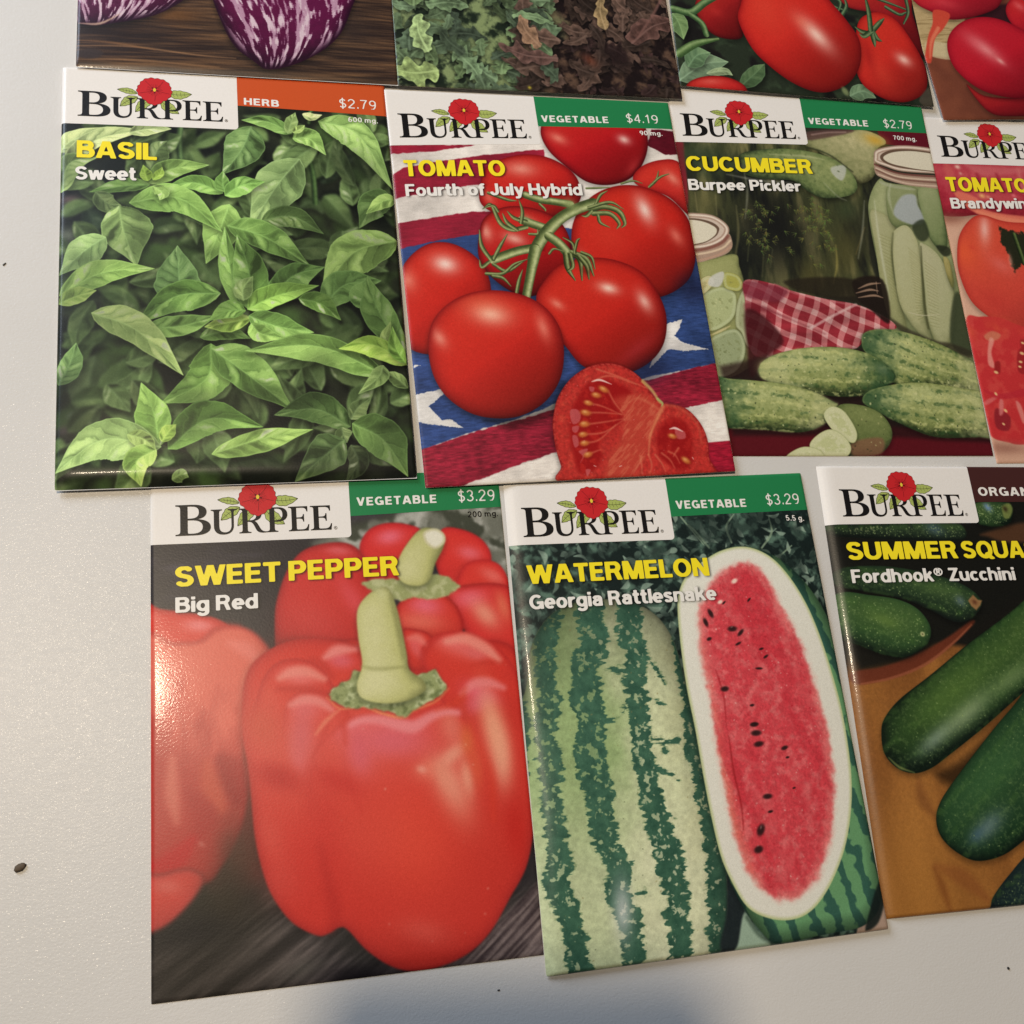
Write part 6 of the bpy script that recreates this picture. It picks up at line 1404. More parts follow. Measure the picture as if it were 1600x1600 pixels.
    for Pp, r in ((Q('49.64,36.23 50.12,37.43'), .5), (Q('47.94,38.38 48.29,39.56'), .5), (Q('54.72,40.45 56.09,40.42'), .55), (Q('56.78,41.56 57.74,40.73'), .4), (Q('48.16,42.56 48.87,42.29'), .6), (Q('55.64,44.24 56.53,43.86'), .35), (Q('61.61,45.95 62.32,45.8'), .45), (Q('62.48,47.92 63.24,47.53'), .4), (Q('60.08,50.72 61.15,50.8'), .3), (Q('50.15,55.01 51.3,54.92'), .6), (Q('56.58,59.47 57.26,59.4'), .5),
                  (Q('56.37,64.09 57.58,64.01'), .5), (Q('56.48,66.13 57.96,66.13'), .5), (Q('56.68,68.77 58.06,68.59'), .5), (Q('56.31,64.03 57.4,64'), .4), (Q('56.81,81.04 58.14,80.99'), .5), (Q('56.96,84.56 57.7,84.46'), .45), (Q('53.84,88.42 54.73,87.07'), .6), (Q('52.55,92.73 53.77,92.41'), .7), (Q('63.27,70.26 64.27,69.99'), .5), (Q('63.65,72.54 64.21,72.47'), .5), (Q('64.02,79.78 64.5,79.7'), .5), (Q('60.59,33.41 61.16,32.91'), .4), (Q('53.65,33.75 54.2,33.33'), .4)):
        A.glow(Pp, r, (46, 26, 26), .95, pw=5)
    for Pp in (Q('57.51,28.37 58.42,27.89'), Q('52.67,33.49 53.41,33.15')):
        A.glow(Pp, .6, (250, 226, 206), .95, pw=4)
    for Pp in (Q('54.66,40 55.02,39.89'), Q('53.94,87.85 54.15,87.41')):
        A.glow(Pp, .5, (170, 140, 136), .6)
    return A

def zucchini(A, Pp, axis, lights, seed, dark=(14, 26, 18), mid=(38, 62, 36), lite=(82, 108, 56), R=6, ang=-60, sh=.6):
    m = shade_solid(A, Pp, dark, mid, lite, R, ang, tex=.05, cell=2, sh=sh)
    a, b = axis; d = (b - a) / np.hypot(*(b - a))
    u = (m.X - a[0]) * d[0] + (m.Y - a[1]) * d[1]; v = -(m.X - a[0]) * d[1] + (m.Y - a[1]) * d[0]
    A.put(m, (70, 104, 50), .6, .35 * sst(.2, 1., np.sin(v * 1.1 + seed)) * sst(.35, .6, A.n(m, 1.5, 3, seed=seed)))
    A.put(m, (128, 152, 92), .6, .25 * sst(.5, .75, A.n(m, .6, 3, seed=seed + 1)) * sst(0, 3, m.sd))
    for Pl, r, cl, al in lights:
        A.glow(Pl, r, cl, al, m, 2.)
    A.spots(m, 170, .17, (150, 172, 110), .8, seed, .8)
    return m

def art_zucchini():
    A = Art((26, 24, 20), 15)
    f = A.full()
    wood = A.poly(Q('2.09,44.24 12.19,46.72 83.03,58.08 71.26,125.18 -12.33,117.56'), False)
    c = lerp(col3((124, 76, 36)), col3((184, 124, 60)), np.clip(A.n(wood, 22, 3, .5, 2, seed=4) * 1.5 - .3, 0, 1)[..., None]) * (1 + (A.n(wood, .6, 2, seed=5) - .5) * .14)[..., None]
    c = lerp(c, col3((96, 54, 30)), (sst(58, 34, wood.Y) * .8)[..., None]); c = lerp(c, col3((176, 120, 54)), (sst(75, 110, wood.Y) * sst(40, 5, wood.X) * .6)[..., None])
    A.put(wood, c.astype(np.float32), 1.)
    for Pp, w, cl, a in ((Q('14.23,103.44 15.61,107.86 16.79,113.18'), 1., (120, 66, 30), .6), (Q('13.77,82.25 13.95,87.27 16.58,91.41'), 1.5, (112, 66, 34), .5), (Q('14.88,103.01 21.55,106.42 27.29,111.69'), 2., (130, 70, 36), .4)):
        A.put(A.line(Pp, [w * .3, w, w * .3]), cl, 1.2, a)
    A.put(A.poly(Q('0.22,10.82 76.17,8.75 70.57,31.72 43.6,42.08 33.28,46.05 17.87,53.87 2.22,56.11 -1.13,47.02'), False), (24, 24, 20), 2.5, .97)
    # bowl rim
    A.put(A.poly(Q('1.04,55.25 8.76,54.34 18.26,51.82 28.29,47.58 35.67,43.57 36.44,44.44 27.71,50.49 16.59,55.87 7.23,57.93 1.4,58.29')), (106, 50, 32), .5, .95)
    A.put(A.line(Q('2.72,58.35 10.92,57.28 20.51,54.38 29.35,49.29 35.97,44.43'), [.2, .35, .35, .2]), (150, 84, 58), .25, .8)
    A.put(A.poly(Q('45.01,19.62 59.04,16.57 63.11,20.73 52.76,22.42 46.28,20.54')), (96, 62, 40), .8, .8)
    zucchini(A, Q('0.22,16.53 10.79,16.62 34.5,16.37 39.54,17.77 38.33,21.34 24.02,21.17 5.59,20.08 0.26,19.15'), Q('1.31,18.29 38.78,19.11'), [(Q('30.79,18.13 33.49,19.06'), .6, (70, 92, 100), .8)], 3, dark=(18, 24, 20), mid=(34, 48, 34), lite=(56, 72, 48), sh=0)
    A.spots(A.poly(Q('5.18,17.01 18.22,16.91 17.86,18.9 4.82,19.2')), 24, .3, (130, 140, 96), .8, 3)
    zucchini(A, Q('44.27,11.44 48.41,10.54 55.28,11.03 55.56,14.25 53.46,16.98 47.89,17.62 44.21,16.45'), Q('43.8,13.72 54.67,13.79'), [(Q('48.32,12.15 49.31,13.3'), .7, (120, 150, 190), .9)], 4, R=4, ang=-120)
    A.put(A.poly(Q('52.83,11.94 55.28,11.03 55.87,12.87 54.36,15.16 52.62,15.15')), (120, 132, 70), .4, .9); A.glow(Q('53.67,12.63 53.97,13.55'), .8, (46, 32, 22), .8)
    zucchini(A, Q('0.99,28.65 13.43,28.01 26.98,30.43 35.81,33.65 39.85,37.22 39.78,39.82 35.76,43.14 30.99,43.43 25.07,40.28 18.25,37.12 7.67,34.74 0.74,32.89'), Q('1.61,30.36 38.36,39.78'), [(Q('33.99,37.94 35.14,39.27'), .8, (92, 112, 116), .8), (Q('28.48,34.79 35.28,36.25'), .3, (84, 110, 60), .5)], 5, dark=(20, 26, 22), mid=(34, 52, 34), lite=(62, 88, 50))
    mm = A.poly(Q('36.35,38 38.08,36.53 39.24,37.86 40.38,38.1 39.63,39.38 38.18,40.64 36.98,39.53'), False); A.put(mm, (150, 112, 72), .3); A.glow(Q('38.15,38.48 38.73,39.14'), .8, (92, 52, 34), .8)
    zucchini(A, Q('-2.62,37.02 1.36,34.6 8.43,35.61 16.41,37.08 21.45,39.76 23.95,43.64 23.77,47.01 21.38,49.85 15.47,52.13 9.34,51.08 4.35,48.85 -1.44,46.19 -3.55,42.82'), Q('-2.13,39.54 23.15,47.83'), [(Q('11.78,42.44 16.01,44.25'), .4, (112, 140, 66), .55)], 6, dark=(20, 32, 22), mid=(48, 76, 42), lite=(84, 112, 56))
    A.glow(Q('21.57,46.43 22.27,46.62'), .95, (196, 200, 140), .95, pw=5); A.glow(Q('21.57,46.43 21.83,46.53'), .9, (70, 64, 44), .9)
    zucchini(A, Q('5.88,70.64 7.37,67.12 12.22,62.67 22.16,56.75 34.53,49.09 48.61,41.18 78.79,23.21 97.45,29.48 65.18,51.81 46.22,63.14 33.58,71.04 22.85,77.2 17.66,79.96 12.87,80.94 8.58,79.42 5.83,75.73'), Q('6.19,73.72 69.31,34.83'), [(Q('20.24,72.68 25.66,69.06'), .3, (140, 160, 150), .65), (Q('29.61,67.16 37.97,61.7'), .28, (160, 178, 140), .7), (Q('44.73,58.75 51.86,54.66'), .3, (128, 152, 100), .6), (Q('25.84,62.23 39.69,53.65'), .35, (104, 134, 60), .5)], 7, mid=(44, 72, 36), lite=(92, 120, 58), R=7, ang=-80)
    A.put(A.line(Q('6.78,76.79 9.19,79.21 12.9,80.79'), [.1, .3, .1]), (150, 160, 90), .3, .6)
    A.mul(A.poly(Q('18.51,81.53 26.12,78.41 35.73,72.2 50.13,62.23 64.51,54.58 58.65,78.69 33.33,83.44 24.69,85.45'), margin=2), .25, 2, .8)
    zucchini(A, Q('16.67,92.41 18.29,88.55 22.69,83.81 32.82,74.65 43.08,66.21 65.86,49.03 97.72,52.96 69.66,84.61 48.96,93.62 39.38,98.97 32.86,101.95 25.77,102.64 20.57,100.05 17.31,96.39'), Q('18.81,97.48 62.52,62.77'), [(Q('30.31,94.84 35.1,91.67'), .45, (124, 146, 160), .6), (Q('27.03,96.59 29.06,95.25'), .6, (70, 100, 120), .6), (Q('33.54,82.43 47.71,72.82'), .35, (66, 108, 62), .6)], 8, mid=(32, 60, 36), lite=(62, 94, 56), R=8, ang=-120)
    zucchini(A, Q('27.73,113.64 29.18,110.89 34.19,106.46 41.15,101.59 54.32,96.53 65.71,99.88 59.46,124.11 25.86,121.04'), Q('30.11,111.93 53.71,99.01'), [], 9, dark=(22, 32, 34), mid=(30, 46, 46), lite=(44, 66, 60), R=7)
    return A

def art_eggplant():
    A = Art((70, 54, 44), 17)
    f = A.full()
    w = A.fbm(2.2, 4, 9., .5, seed=4); w2 = A.fbm(1.0, 3, 14., .35, seed=8)
    c = lerp(col3((48, 36, 32)), col3((136, 100, 68)), np.clip((w - .3) * 1.3 + (w2 - .5) * .9, 0, 1)[..., None])
    A.put(f, c.astype(np.float32), 1)
    A.glow(Q('23.63,96.95 31.19,96.97'), .35, (120, 78, 40), .6); A.glow(Q('8.85,102.2 20.43,101.9'), .3, (36, 26, 24), .7); A.glow(Q('70.33,97.1 75.92,100.81'), .9, (44, 36, 36), .6)
    for Pp, cl in ((Q('-0.35,107.84 14.13,107.36 30.02,108.77 39.73,109.04'), (176, 132, 92)), (Q('-0.25,112.03 14.16,111.28 35.36,112.01'), (150, 112, 78)), (Q('-0.38,106.22 8.91,106.46 19.39,107.94'), (140, 100, 66))):
        A.put(A.line(Pp, [.1, .3, .1]), cl, .25, .6)
    A.put(A.poly(Q('0.71,109.38 3.77,108.63 6.36,109.27 5.87,110.93 2.8,111.68 0.74,110.99')), (58, 48, 46), .3, .85)
    def fruit(Pp, c0, seed, dirx, cnt=None):
        m = shade_solid(A, Pp, (40, 12, 32), (92, 20, 62), (112, 32, 80), 7, -90, tex=.05, sh=.7)
        u = (m.X - c0[0]); v = np.maximum(c0[1] + 2 - m.Y, .3)
        q = u / np.sqrt(v * 14 + 2) * 13 + .22 * v * dirx + 60              # runs with the fruit, gathering at its tip
        def wn(cell, sd_, sy):
            f_ = A.fbm(cell, 3, seed=sd_)
            return f_[np.clip((v * sy * RES).astype(int) + 200, 0, GH - 1), np.clip((q * RES * .85).astype(int) % GW, 0, GW - 1)]
        n1 = wn(1.3, seed, .13); n2 = wn(.7, seed + 4, .2)
        s_ = sst(.51, .58, n1 * .55 + n2 * .45)
        fade = sst(0, 2.5, m.sd)
        A.put(m, (206, 172, 190), .3, s_ * .8 * fade); A.put(m, (228, 212, 216), .3, s_ * sst(.55, .7, n2) * .7 * fade)
        return m
    fruit(Q('-13.53,46.58 2.73,51.7 13.78,64.71 28.03,80.78 29.62,88.24 26.88,91.92 19.36,97.32 8.83,100.55 3.12,101.49 -2.06,100.48 -11.8,98.7'), Q('2.61,101.73 3.13,102.01')[0], 5, 1)
    A.put(A.line(Q('0.53,101.05 5.7,100.81 10.62,97.54'), [.1, .35, .1]), (206, 176, 150), .3, .8)
    fruit(Q('33.2,86.53 33.65,69.62 39.57,49.99 51.43,39.43 64.41,42.32 72.66,59.45 72.74,82.79 70.59,91.49 67.35,99.42 62,105.33 54.56,109.94 47.87,111.77 44.09,109.38 39.79,105.69 36.61,99.22'), Q('46.77,111.84 47.32,112.14')[0], 7, 1)
    return A

def art_lettuce():
    A = Art((40, 34, 30), 19)
    f = A.full()
    y0 = 92.
    n = A.fbm(3.2, 4, seed=3)
    left = sst(46, 34, f.X + (A.fbm(14, 3, seed=5) - .5) * 26)
    c = lerp(col3((30, 40, 30)), col3((132, 148, 100)), sst(.36, .66, n)[..., None]); c2 = lerp(col3((30, 22, 22)), col3((96, 74, 60)), sst(.40, .72, n)[..., None])
    A.put(f, (c2 * (1 - left[..., None]) + c * left[..., None]).astype(np.float32), 1)
    rg = np.random.default_rng(12)
    def frond(x, y, ang, L, wd, col, seed):
        """a lobed, curled lettuce leaf"""
        q = [];  n_ = 11
        for side in (1, -1):
            ks = range(n_ + 1) if side == 1 else range(n_, -1, -1)
            for k in ks:
                t = k / n_
                w_ = wd * (math.sin(math.pi * (t * .85 + .1)) ** .8) * (.55 + .55 * abs(math.sin(t * 8.5 + seed))) * (1 + .2 * rg.normal())
                cx_ = x + L * t * math.cos(ang + .35 * t); cy_ = y + L * t * math.sin(ang + .35 * t)
                q.append((cx_ - side * w_ * math.sin(ang), cy_ + side * w_ * math.cos(ang)))
        q = np.array(q)
        m = A.poly(q, margin=1.5)
        if m.sd.size == 0: return
        A.mul(m, .3, 1.2, .7, dy=.5)
        k = np.clip(m.sd / 1.6, 0, 1)
        cc = lerp(np.minimum(col3(col) * 1.25 + .03, 1), col3(col), k[..., None]) * (1 + (A.n(m, 1.3, 4, seed=seed % 9) - .5) * .9)[..., None]
        A.put(m, cc.astype(np.float32), .15)
        A.put(A.line(np.array([[x, y], [x + L * .5 * math.cos(ang + .17), y + L * .5 * math.sin(ang + .17)], [x + L * .85 * math.cos(ang + .3), y + L * .85 * math.sin(ang + .3)]]), [.35, .25, .08]), tuple(np.minimum(np.array(col) * 1.35 + 20, 255)), .2, .7)
    for k in range(150):
        x = rg.uniform(-2, PW + 2); y = rg.uniform(y0 - 12, PH + 1)
        g = x + (rg.random() - .5) * 24 < 40 and not (y > 106 and x > 33)
        deep = x > 50 and y > 98 and rg.random() < .6
        if g: col = np.array([92, 112, 74]) * rg.uniform(.5, 1.1) + np.array([0, 0, 10]) * rg.random()
        elif deep: col = np.array([48, 34, 32]) * rg.uniform(.7, 1.2)
        else: col = np.array([72, 56, 48]) * rg.uniform(.45, 1.2)
        frond(x, y, rg.uniform(0, 6.28), rg.uniform(5, 12) * (1 if not deep else .6), rg.uniform(1.6, 3.6), tuple(col), k)
    frond(*Q('9.15,102.66 9.64,103.26')[0], -2.1, 12, 3.5, (134, 154, 104), 301)
    frond(*Q('11.33,108.8 11.82,109.4')[0], 2.8, 13, 4.2, (128, 146, 92), 302)
    frond(*Q('41.35,99.28 41.84,99.9')[0], -2.4, 11, 3.0, (118, 92, 72), 303)
    frond(*Q('46.03,102.87 46.52,103.48')[0], 3.0, 17, 3.0, (84, 62, 56), 304)
    frond(*Q('61.72,91.98 62.23,92.61')[0], -1.9, 11, 2.2, (128, 108, 76), 305)
    frond(*Q('69.38,96.11 69.88,96.74')[0], -.9, 18, 4.4, (84, 60, 54), 306)
    A.put(A.line(Q('71.44,93.97 77.4,85.45 81.46,78.29'), [.3, .4, .4]), (128, 92, 84), .3, .7)
    A.glow(Q('55.71,102.91 57.78,104.74'), .6, (128, 66, 46), .6)
    A.glow(Q('36.97,112.86 37.5,113.09'), .9, (196, 180, 60), .9)
    A.glow(Q('64.44,102.37 70.55,104.62'), .6, (34, 24, 24), .7)
    return A

def art_roma():
    A = Art((42, 50, 38), 21)
    f = A.full()
    A.put(f, (62, 78, 56), 1, sst(.5, .75, A.fbm(5, 4, seed=3)) * .8); A.put(f, (26, 24, 24), 1, sst(.5, .3, A.fbm(7, 3, seed=5)) * .9)
    for Pp, w, c in ((Q('0.32,88.88 2.01,92.69 2.79,98.16'), 7, (104, 132, 84)), (Q('-0.22,112.49 8.15,106.25 16.1,104.68'), 9, (118, 144, 112)), (Q('3.11,107.53 6.4,103.29 10.76,102.06'), 7, (96, 126, 90)), (Q('18.56,113.04 24.23,107.81 27.58,104.33'), 6, (74, 100, 66)), (Q('54.03,112.91 58.83,110.88 62.98,112.9'), 6, (104, 132, 100)), (Q('8.48,109.33 14.26,107.99 16.92,109.3'), 3, (140, 160, 120))):
        A.leaf(Pp, w, c, veins=.5)
    tomato(A, Q('7.87,84.79 13.75,77.56 23.35,76.41 22.12,91.29 20.75,96.26 13.61,96.22 9.16,91.9'), [(Q('13.99,87.33 16.7,88.65'), .6, (190, 50, 46), .5)], col=(150, 28, 30), rim=(92, 16, 22), R=6)
    A.tube(Q('0.84,103.08 6.15,99.38 13.51,97.03'), [1.4, 1.3, .5], (58, 84, 46), (108, 138, 82), (142, 166, 112)); A.tube(Q('0.5,87.25 6.04,88.23 10.76,84.46 15.44,81.47'), [1.2, 1.3, 1.], (50, 76, 44), (96, 128, 80), (132, 158, 106)); A.tube(Q('5.95,89.05 9.16,91.9 10.11,95.79'), .9, (50, 76, 44), (96, 128, 80), (132, 158, 106))
    tomato(A, Q('56.11,72.47 81.56,69.4 81.22,79.75 82.95,95.53 77.4,91.95 69.77,82.72 57.83,80.71'), [(Q('74.01,76.31 77.05,76.81'), .6, (210, 80, 70), .4)], col=(150, 28, 34), rim=(96, 16, 24), R=5)
    for Pp in (Q('50.63,78.18 53.18,81.24 57.55,82.42'), Q('52.31,77.15 55.78,79.27 54.32,83.62'), Q('55.72,84.29 57.83,80.71 57.61,77.37'), Q('66.38,75.5 70.83,76.68 79.78,79.06'), Q('71.96,79.1 76.26,81.15 78.82,80.02'), Q('79.78,74.79 79.62,79.93 77.23,84.43')):
        A.tube(Pp, [.7, .6, .3], (40, 60, 42), (82, 110, 76), (120, 146, 106))
    tomato(A, Q('60.58,87.09 65.2,82.4 70,81.44 75,83.83 79.14,90.93 81.68,98.14 81.82,104.7 79.47,109.8 73.5,113.15 67.42,113.3 62.5,111.35 58.63,107.7 57.58,100.54'), [(Q('74.75,98.01 77.18,99.41'), .75, (252, 206, 190), .9), (Q('66.08,103.77 68.91,109.15'), .6, (222, 74, 54), .4), (Q('62.6,97.6 63,104.06'), .3, (150, 24, 26), .5)], col=(206, 46, 38), rim=(150, 22, 24), R=9)
    for Pp in (Q('65.06,89.93 61.71,89.46 59.67,88.02'), Q('65.21,89.08 68.53,85.38 70.41,83.5'), Q('65.6,89.04 66.72,91.41 68.13,92.09'), Q('65.21,89.08 65.4,92.37 65.43,94.43'), Q('64.82,89.12 62.2,91.06 60.79,90.38'), Q('64.96,88.27 65.35,81.54 64.95,74.81')):
        A.tube(Pp, [.9, .8, .2], (40, 60, 38), (84, 108, 70), (124, 146, 104))
    tomato(A, Q('20.87,89.81 22.36,83.94 25.58,76.14 35.81,66.47 46.05,68.59 52.04,78.86 56.99,85.82 60.37,92.9 59.35,101.18 54.83,108.06 48.3,111.85 42.35,112.4 35.45,109.89 28.93,104.99 23.97,99.12'), [(Q('45.8,92.39 50.19,97.64'), .45, (254, 214, 196), .95), (Q('41.58,88.34 44.23,90.51'), .6, (240, 130, 100), .4), (Q('30.18,85.51 34.5,96.43'), .6, (228, 76, 56), .5)], col=(206, 42, 36), rim=(146, 20, 24), R=12)
    tomato(A, Q('1.65,114.23 5.47,111.17 11.22,109.85 16.77,110.48 20.65,113.23 19.98,118.32 0.99,120.01'), [(Q('9.56,111.94 13.81,111.54'), .3, (226, 110, 96), .6)], col=(196, 40, 40), R=6)
    A.glow(Q('52.79,111.44 53.66,112.95'), .6, (128, 142, 96), .9, pw=4); A.put(A.poly(Q('77.45,112.4 82.29,107.1 81.65,114.44')), (82, 74, 62), .4, .8)
    return A

def art_radish():
    A = Art((128, 72, 52), 23)
    f = A.full()
    A.put(f, (104, 56, 42), 2, sst(.4, .7, A.fbm(12, 3, seed=2)) * .6)
    bd = A.poly(Q('-0.92,66.57 23.56,64.19 17.69,78.13 12.18,88.34 7.95,91.71 -1.31,90.54'), False); A.put(bd, (188, 164, 118), .3); A.put(bd, (140, 116, 76), .3, sst(.5, .7, A.n(bd, 1.2, 3, 5, .4, seed=3)) * .6)
    A.put(A.poly(Q('1.6,85.95 9.43,86.69 11.93,89.18 9.31,92.53 1.76,90.93')), (206, 190, 150), .3, .8)
    A.put(A.poly(Q('11.37,77.39 16.25,74.74 51.28,70.53 47.21,82.82 31.34,79.61 19.87,76.38')), (48, 22, 30), .8, .9)
    tomato(A, Q('0.54,61.37 37.99,58.49 33.23,70.93 25.97,75.41 13.7,77.78 7.21,74.92 1.93,70.77'), [(Q('12.32,71.4 18.42,72.98'), .4, (226, 80, 86), .5)], col=(182, 30, 46), rim=(130, 16, 32), R=6)
    A.put(A.poly(Q('7.87,74.06 13.1,75.66 9.55,80.81 5.07,85.07 1.44,93.41 -0.07,91.77 2.89,84.27 5.97,79.18')), (206, 74, 56), .3, .98)
    A.put(A.line(Q('1.52,91.76 3.61,85.93 7.51,80.84'), [.2, .5, .6]), (232, 140, 104), .4, .7)
    tomato(A, Q('33.82,74.4 38.05,69.08 48.4,63.52 61.87,64.95 55.83,82.7 41.8,83.76 35.28,80.41'), [(Q('39.49,72.54 41.49,74.24'), .6, (240, 120, 120), .6)], col=(190, 30, 44), rim=(140, 16, 32), R=6)
    tomato(A, Q('11.43,101.58 16.63,105.67 27.77,106.52 43.24,104.9 41.03,111.52 25.68,113.05 16.48,111.36'), [], col=(150, 26, 34), rim=(96, 16, 24), R=5)
    tomato(A, Q('8.53,88.37 11.49,82.47 17.69,78.13 25.57,76.71 33.3,78.72 41.52,84.62 45.49,93.12 42.12,103.23 31.06,106.53 21.49,105.68 14.4,102.4 9.13,95.83'), [(Q('21.88,88.66 26.91,93.66'), .4, (240, 150, 150), .85), (Q('19.23,86.58 21.19,88.25'), .6, (226, 90, 100), .5), (Q('26.22,93.24 27.47,94.49'), .5, (250, 200, 190), .7)], col=(190, 28, 44), rim=(140, 14, 32), hot=(206, 46, 58), R=10)
    return A
# ------------------------------------------------------------------ the table
def table_mat():
    m, nt, b = new_mat('white_laminate')
    tc = nt.nodes.new('ShaderNodeTexCoord')
    def noise(scale, detail, stretch=None):
        n = nt.nodes.new('ShaderNodeTexNoise'); n.inputs['Scale'].default_value = scale; n.inputs['Detail'].default_value = detail
        if stretch:
            mp = nt.nodes.new('ShaderNodeMapping'); mp.inputs['Scale'].default_value = stretch
            nt.links.new(tc.outputs['Object'], mp.inputs['Vector']); nt.links.new(mp.outputs[0], n.inputs['Vector'])
        else:
            nt.links.new(tc.outputs['Object'], n.inputs['Vector'])
        return n
    big = noise(14, 4); mid = noise(420, 3, (1, 1.8, 1)); fine = noise(1500, 2, (1, 1.3, 1))
    r = nt.nodes.new('ShaderNodeValToRGB')
    r.color_ramp.elements[0].position = .3; r.color_ramp.elements[1].position = .75
    r.color_ramp.elements[0].color = (*s2l((210, 208, 203)), 1); r.color_ramp.elements[1].color = (*s2l((218, 215, 210)), 1)
    nt.links.new(big.outputs[0], r.inputs[0]); nt.links.new(r.outputs[0], b.inputs['Base Color'])
    mr = nt.nodes.new('ShaderNodeMapRange'); mr.inputs['To Min'].default_value = .36; mr.inputs['To Max'].default_value = .52; b.inputs['Coat Weight'].default_value = .065; b.inputs['Coat Roughness'].default_value = .11; b.inputs['Specular IOR Level'].default_value = .3
    nt.links.new(mid.outputs[0], mr.inputs['Value']); nt.links.new(mr.outputs[0], b.inputs['Roughness'])
    add = nt.nodes.new('ShaderNodeMath'); add.operation = 'MULTIPLY_ADD'; add.inputs[1].default_value = .7
    nt.links.new(mid.outputs[0], add.inputs[0]); nt.links.new(fine.outputs[0], add.inputs[2])
    bp = nt.nodes.new('ShaderNodeBump'); bp.inputs['Strength'].default_value = .5; bp.inputs['Distance'].default_value = .00008
    nt.links.new(add.outputs[0], bp.inputs['Height']); nt.links.new(bp.outputs[0], b.inputs['Normal'])
    gl = noise(1900, 1)                                    # the varnish: tiny facets that glint
    bg2 = nt.nodes.new('ShaderNodeBump'); bg2.inputs['Strength'].default_value = .8; bg2.inputs['Distance'].default_value = .00014
    nt.links.new(gl.outputs[0], bg2.inputs['Height']); nt.links.new(bg2.outputs[0], b.inputs['Coat Normal'])
    return m

def box(name, x0, x1, y0, y1, z0, z1, mat):
    v = [(x, y, z) for z in (z0, z1) for y in (y0, y1) for x in (x0, x1)]
    return mesh_obj(name, v, [(0, 2, 3, 1), (4, 5, 7, 6), (0, 1, 5, 4), (2, 6, 7, 3), (0, 4, 6, 2), (1, 3, 7, 5)], mat)

tb = box('table_top', -.38, .62, -.40, .60, -.025, 0., table_mat())
tb['kind'] = 'structure'

def rounded_slab(name, x0, x1, y0, y1, z0, z1, r, mat, parent):
    ring = []
    for cx, cy, a0 in ((x1 - r, y1 - r, 0), (x0 + r, y1 - r, 90), (x0 + r, y0 + r, 180), (x1 - r, y0 + r, 270)):
        ring += [(cx + r * math.cos(math.radians(a0 + k * 11.25)), cy + r * math.sin(math.radians(a0 + k * 11.25))) for k in range(9)]
    n = len(ring)
    v = [(x, y, z0) for x, y in ring] + [(x, y, z1) for x, y in ring]
    f = [tuple(range(n))[::-1], tuple(range(n, 2 * n))] + [(i, (i + 1) % n, n + (i + 1) % n, n + i) for i in range(n)]
    return mesh_obj(name, v, f, mat, parent)

# the phone that takes the picture: the camera looks out through its lens, its body shades the table's near edge
phone = bpy.data.objects.new('smartphone', None); C.objects.link(phone)
phone.matrix_world = cam_o.matrix_world.copy(); phone.empty_display_size = .01
phone['label'] = 'dark smartphone held above the table, its shadow falling below the pepper packet'; phone['category'] = 'phone'
_pm = ink('phone_shell', (30, 31, 34), .4)
rounded_slab('phone_body', -.053, .012, -.125, .0185, .0055, .0135, .008, _pm, phone)
rounded_slab('phone_screen', -.051, .010, -.122, .0160, .0137, .0140, .006, ink('phone_glass', (14, 14, 16), .1), phone)


def crumb(name, label, cat, x, y, r, col, seed, flat=.55, stretch=1.5, ang=0., group=None):
    rg = np.random.default_rng(seed)
    V = []; F = []; nu, nv = 10, 6
    for j in range(nv + 1):
        for i in range(nu):
            a = i / nu * 6.2832; p = math.pi * j / nv
            k = r * (1 + .25 * math.sin(2 * a + seed) + .12 * rg.normal())
            lx, ly = k * stretch * math.sin(p) * math.cos(a), k * math.sin(p) * math.sin(a)
            V.append((lx * math.cos(ang) - ly * math.sin(ang), lx * math.sin(ang) + ly * math.cos(ang), r * flat * (1 - math.cos(p))))
    for j in range(nv):
        for i in range(nu):
            F.append((j * nu + i, (j + 1) * nu + i, (j + 1) * nu + (i + 1) % nu, j * nu + (i + 1) % nu)[::-1])
    m, nt, b = new_mat(name + '_matter')
    n = nt.nodes.new('ShaderNodeTexNoise'); n.inputs['Scale'].default_value = 1500
    rr = nt.nodes.new('ShaderNodeValToRGB'); c = s2l(col)
    rr.color_ramp.elements[0].color = (*[v * .5 for v in c], 1); rr.color_ramp.elements[1].color = (*[min(1, v * 1.5) for v in c], 1)
    nt.links.new(n.outputs[0], rr.inputs[0]); nt.links.new(rr.outputs[0], b.inputs['Base Color']); b.inputs['Roughness'].default_value = .8
    o = mesh_obj(name, V, F, m, None, True); o.location = (x / 1000, y / 1000, 0)
    o['label'] = label; o['category'] = cat
    if group: o['group'] = group
    return o
crumb('crumb', 'brown flake of dried plant lying on the bare table left of the pepper packet', 'crumb', -54.25, -2.75, 0.00085, (92, 78, 62), 3, 0.35, 1.35, 0.90)
crumb('speck', 'tiny black speck on the table below the zucchini packet', 'speck', 166.75, -48.44, 0.00032, (30, 26, 24), 5, 0.50, 1.30, 1.20)
crumb('speck', 'tiny dark speck on the table left of the basil leaves', 'speck', -61.87, 135.47, 0.00026, (70, 66, 58), 7, 0.40, 1.80, 0.70)
crumb('speck', 'tiny dark speck in the shadow below the pepper packet', 'speck', 43.00, -38.08, 0.00020, (60, 60, 62), 9, 0.40, 1.40, 0.40)


# ------------------------------------------------------------------ the packets
def brandrow(dx, y, y2, k=1.):
    return (dx, y, y2, k)

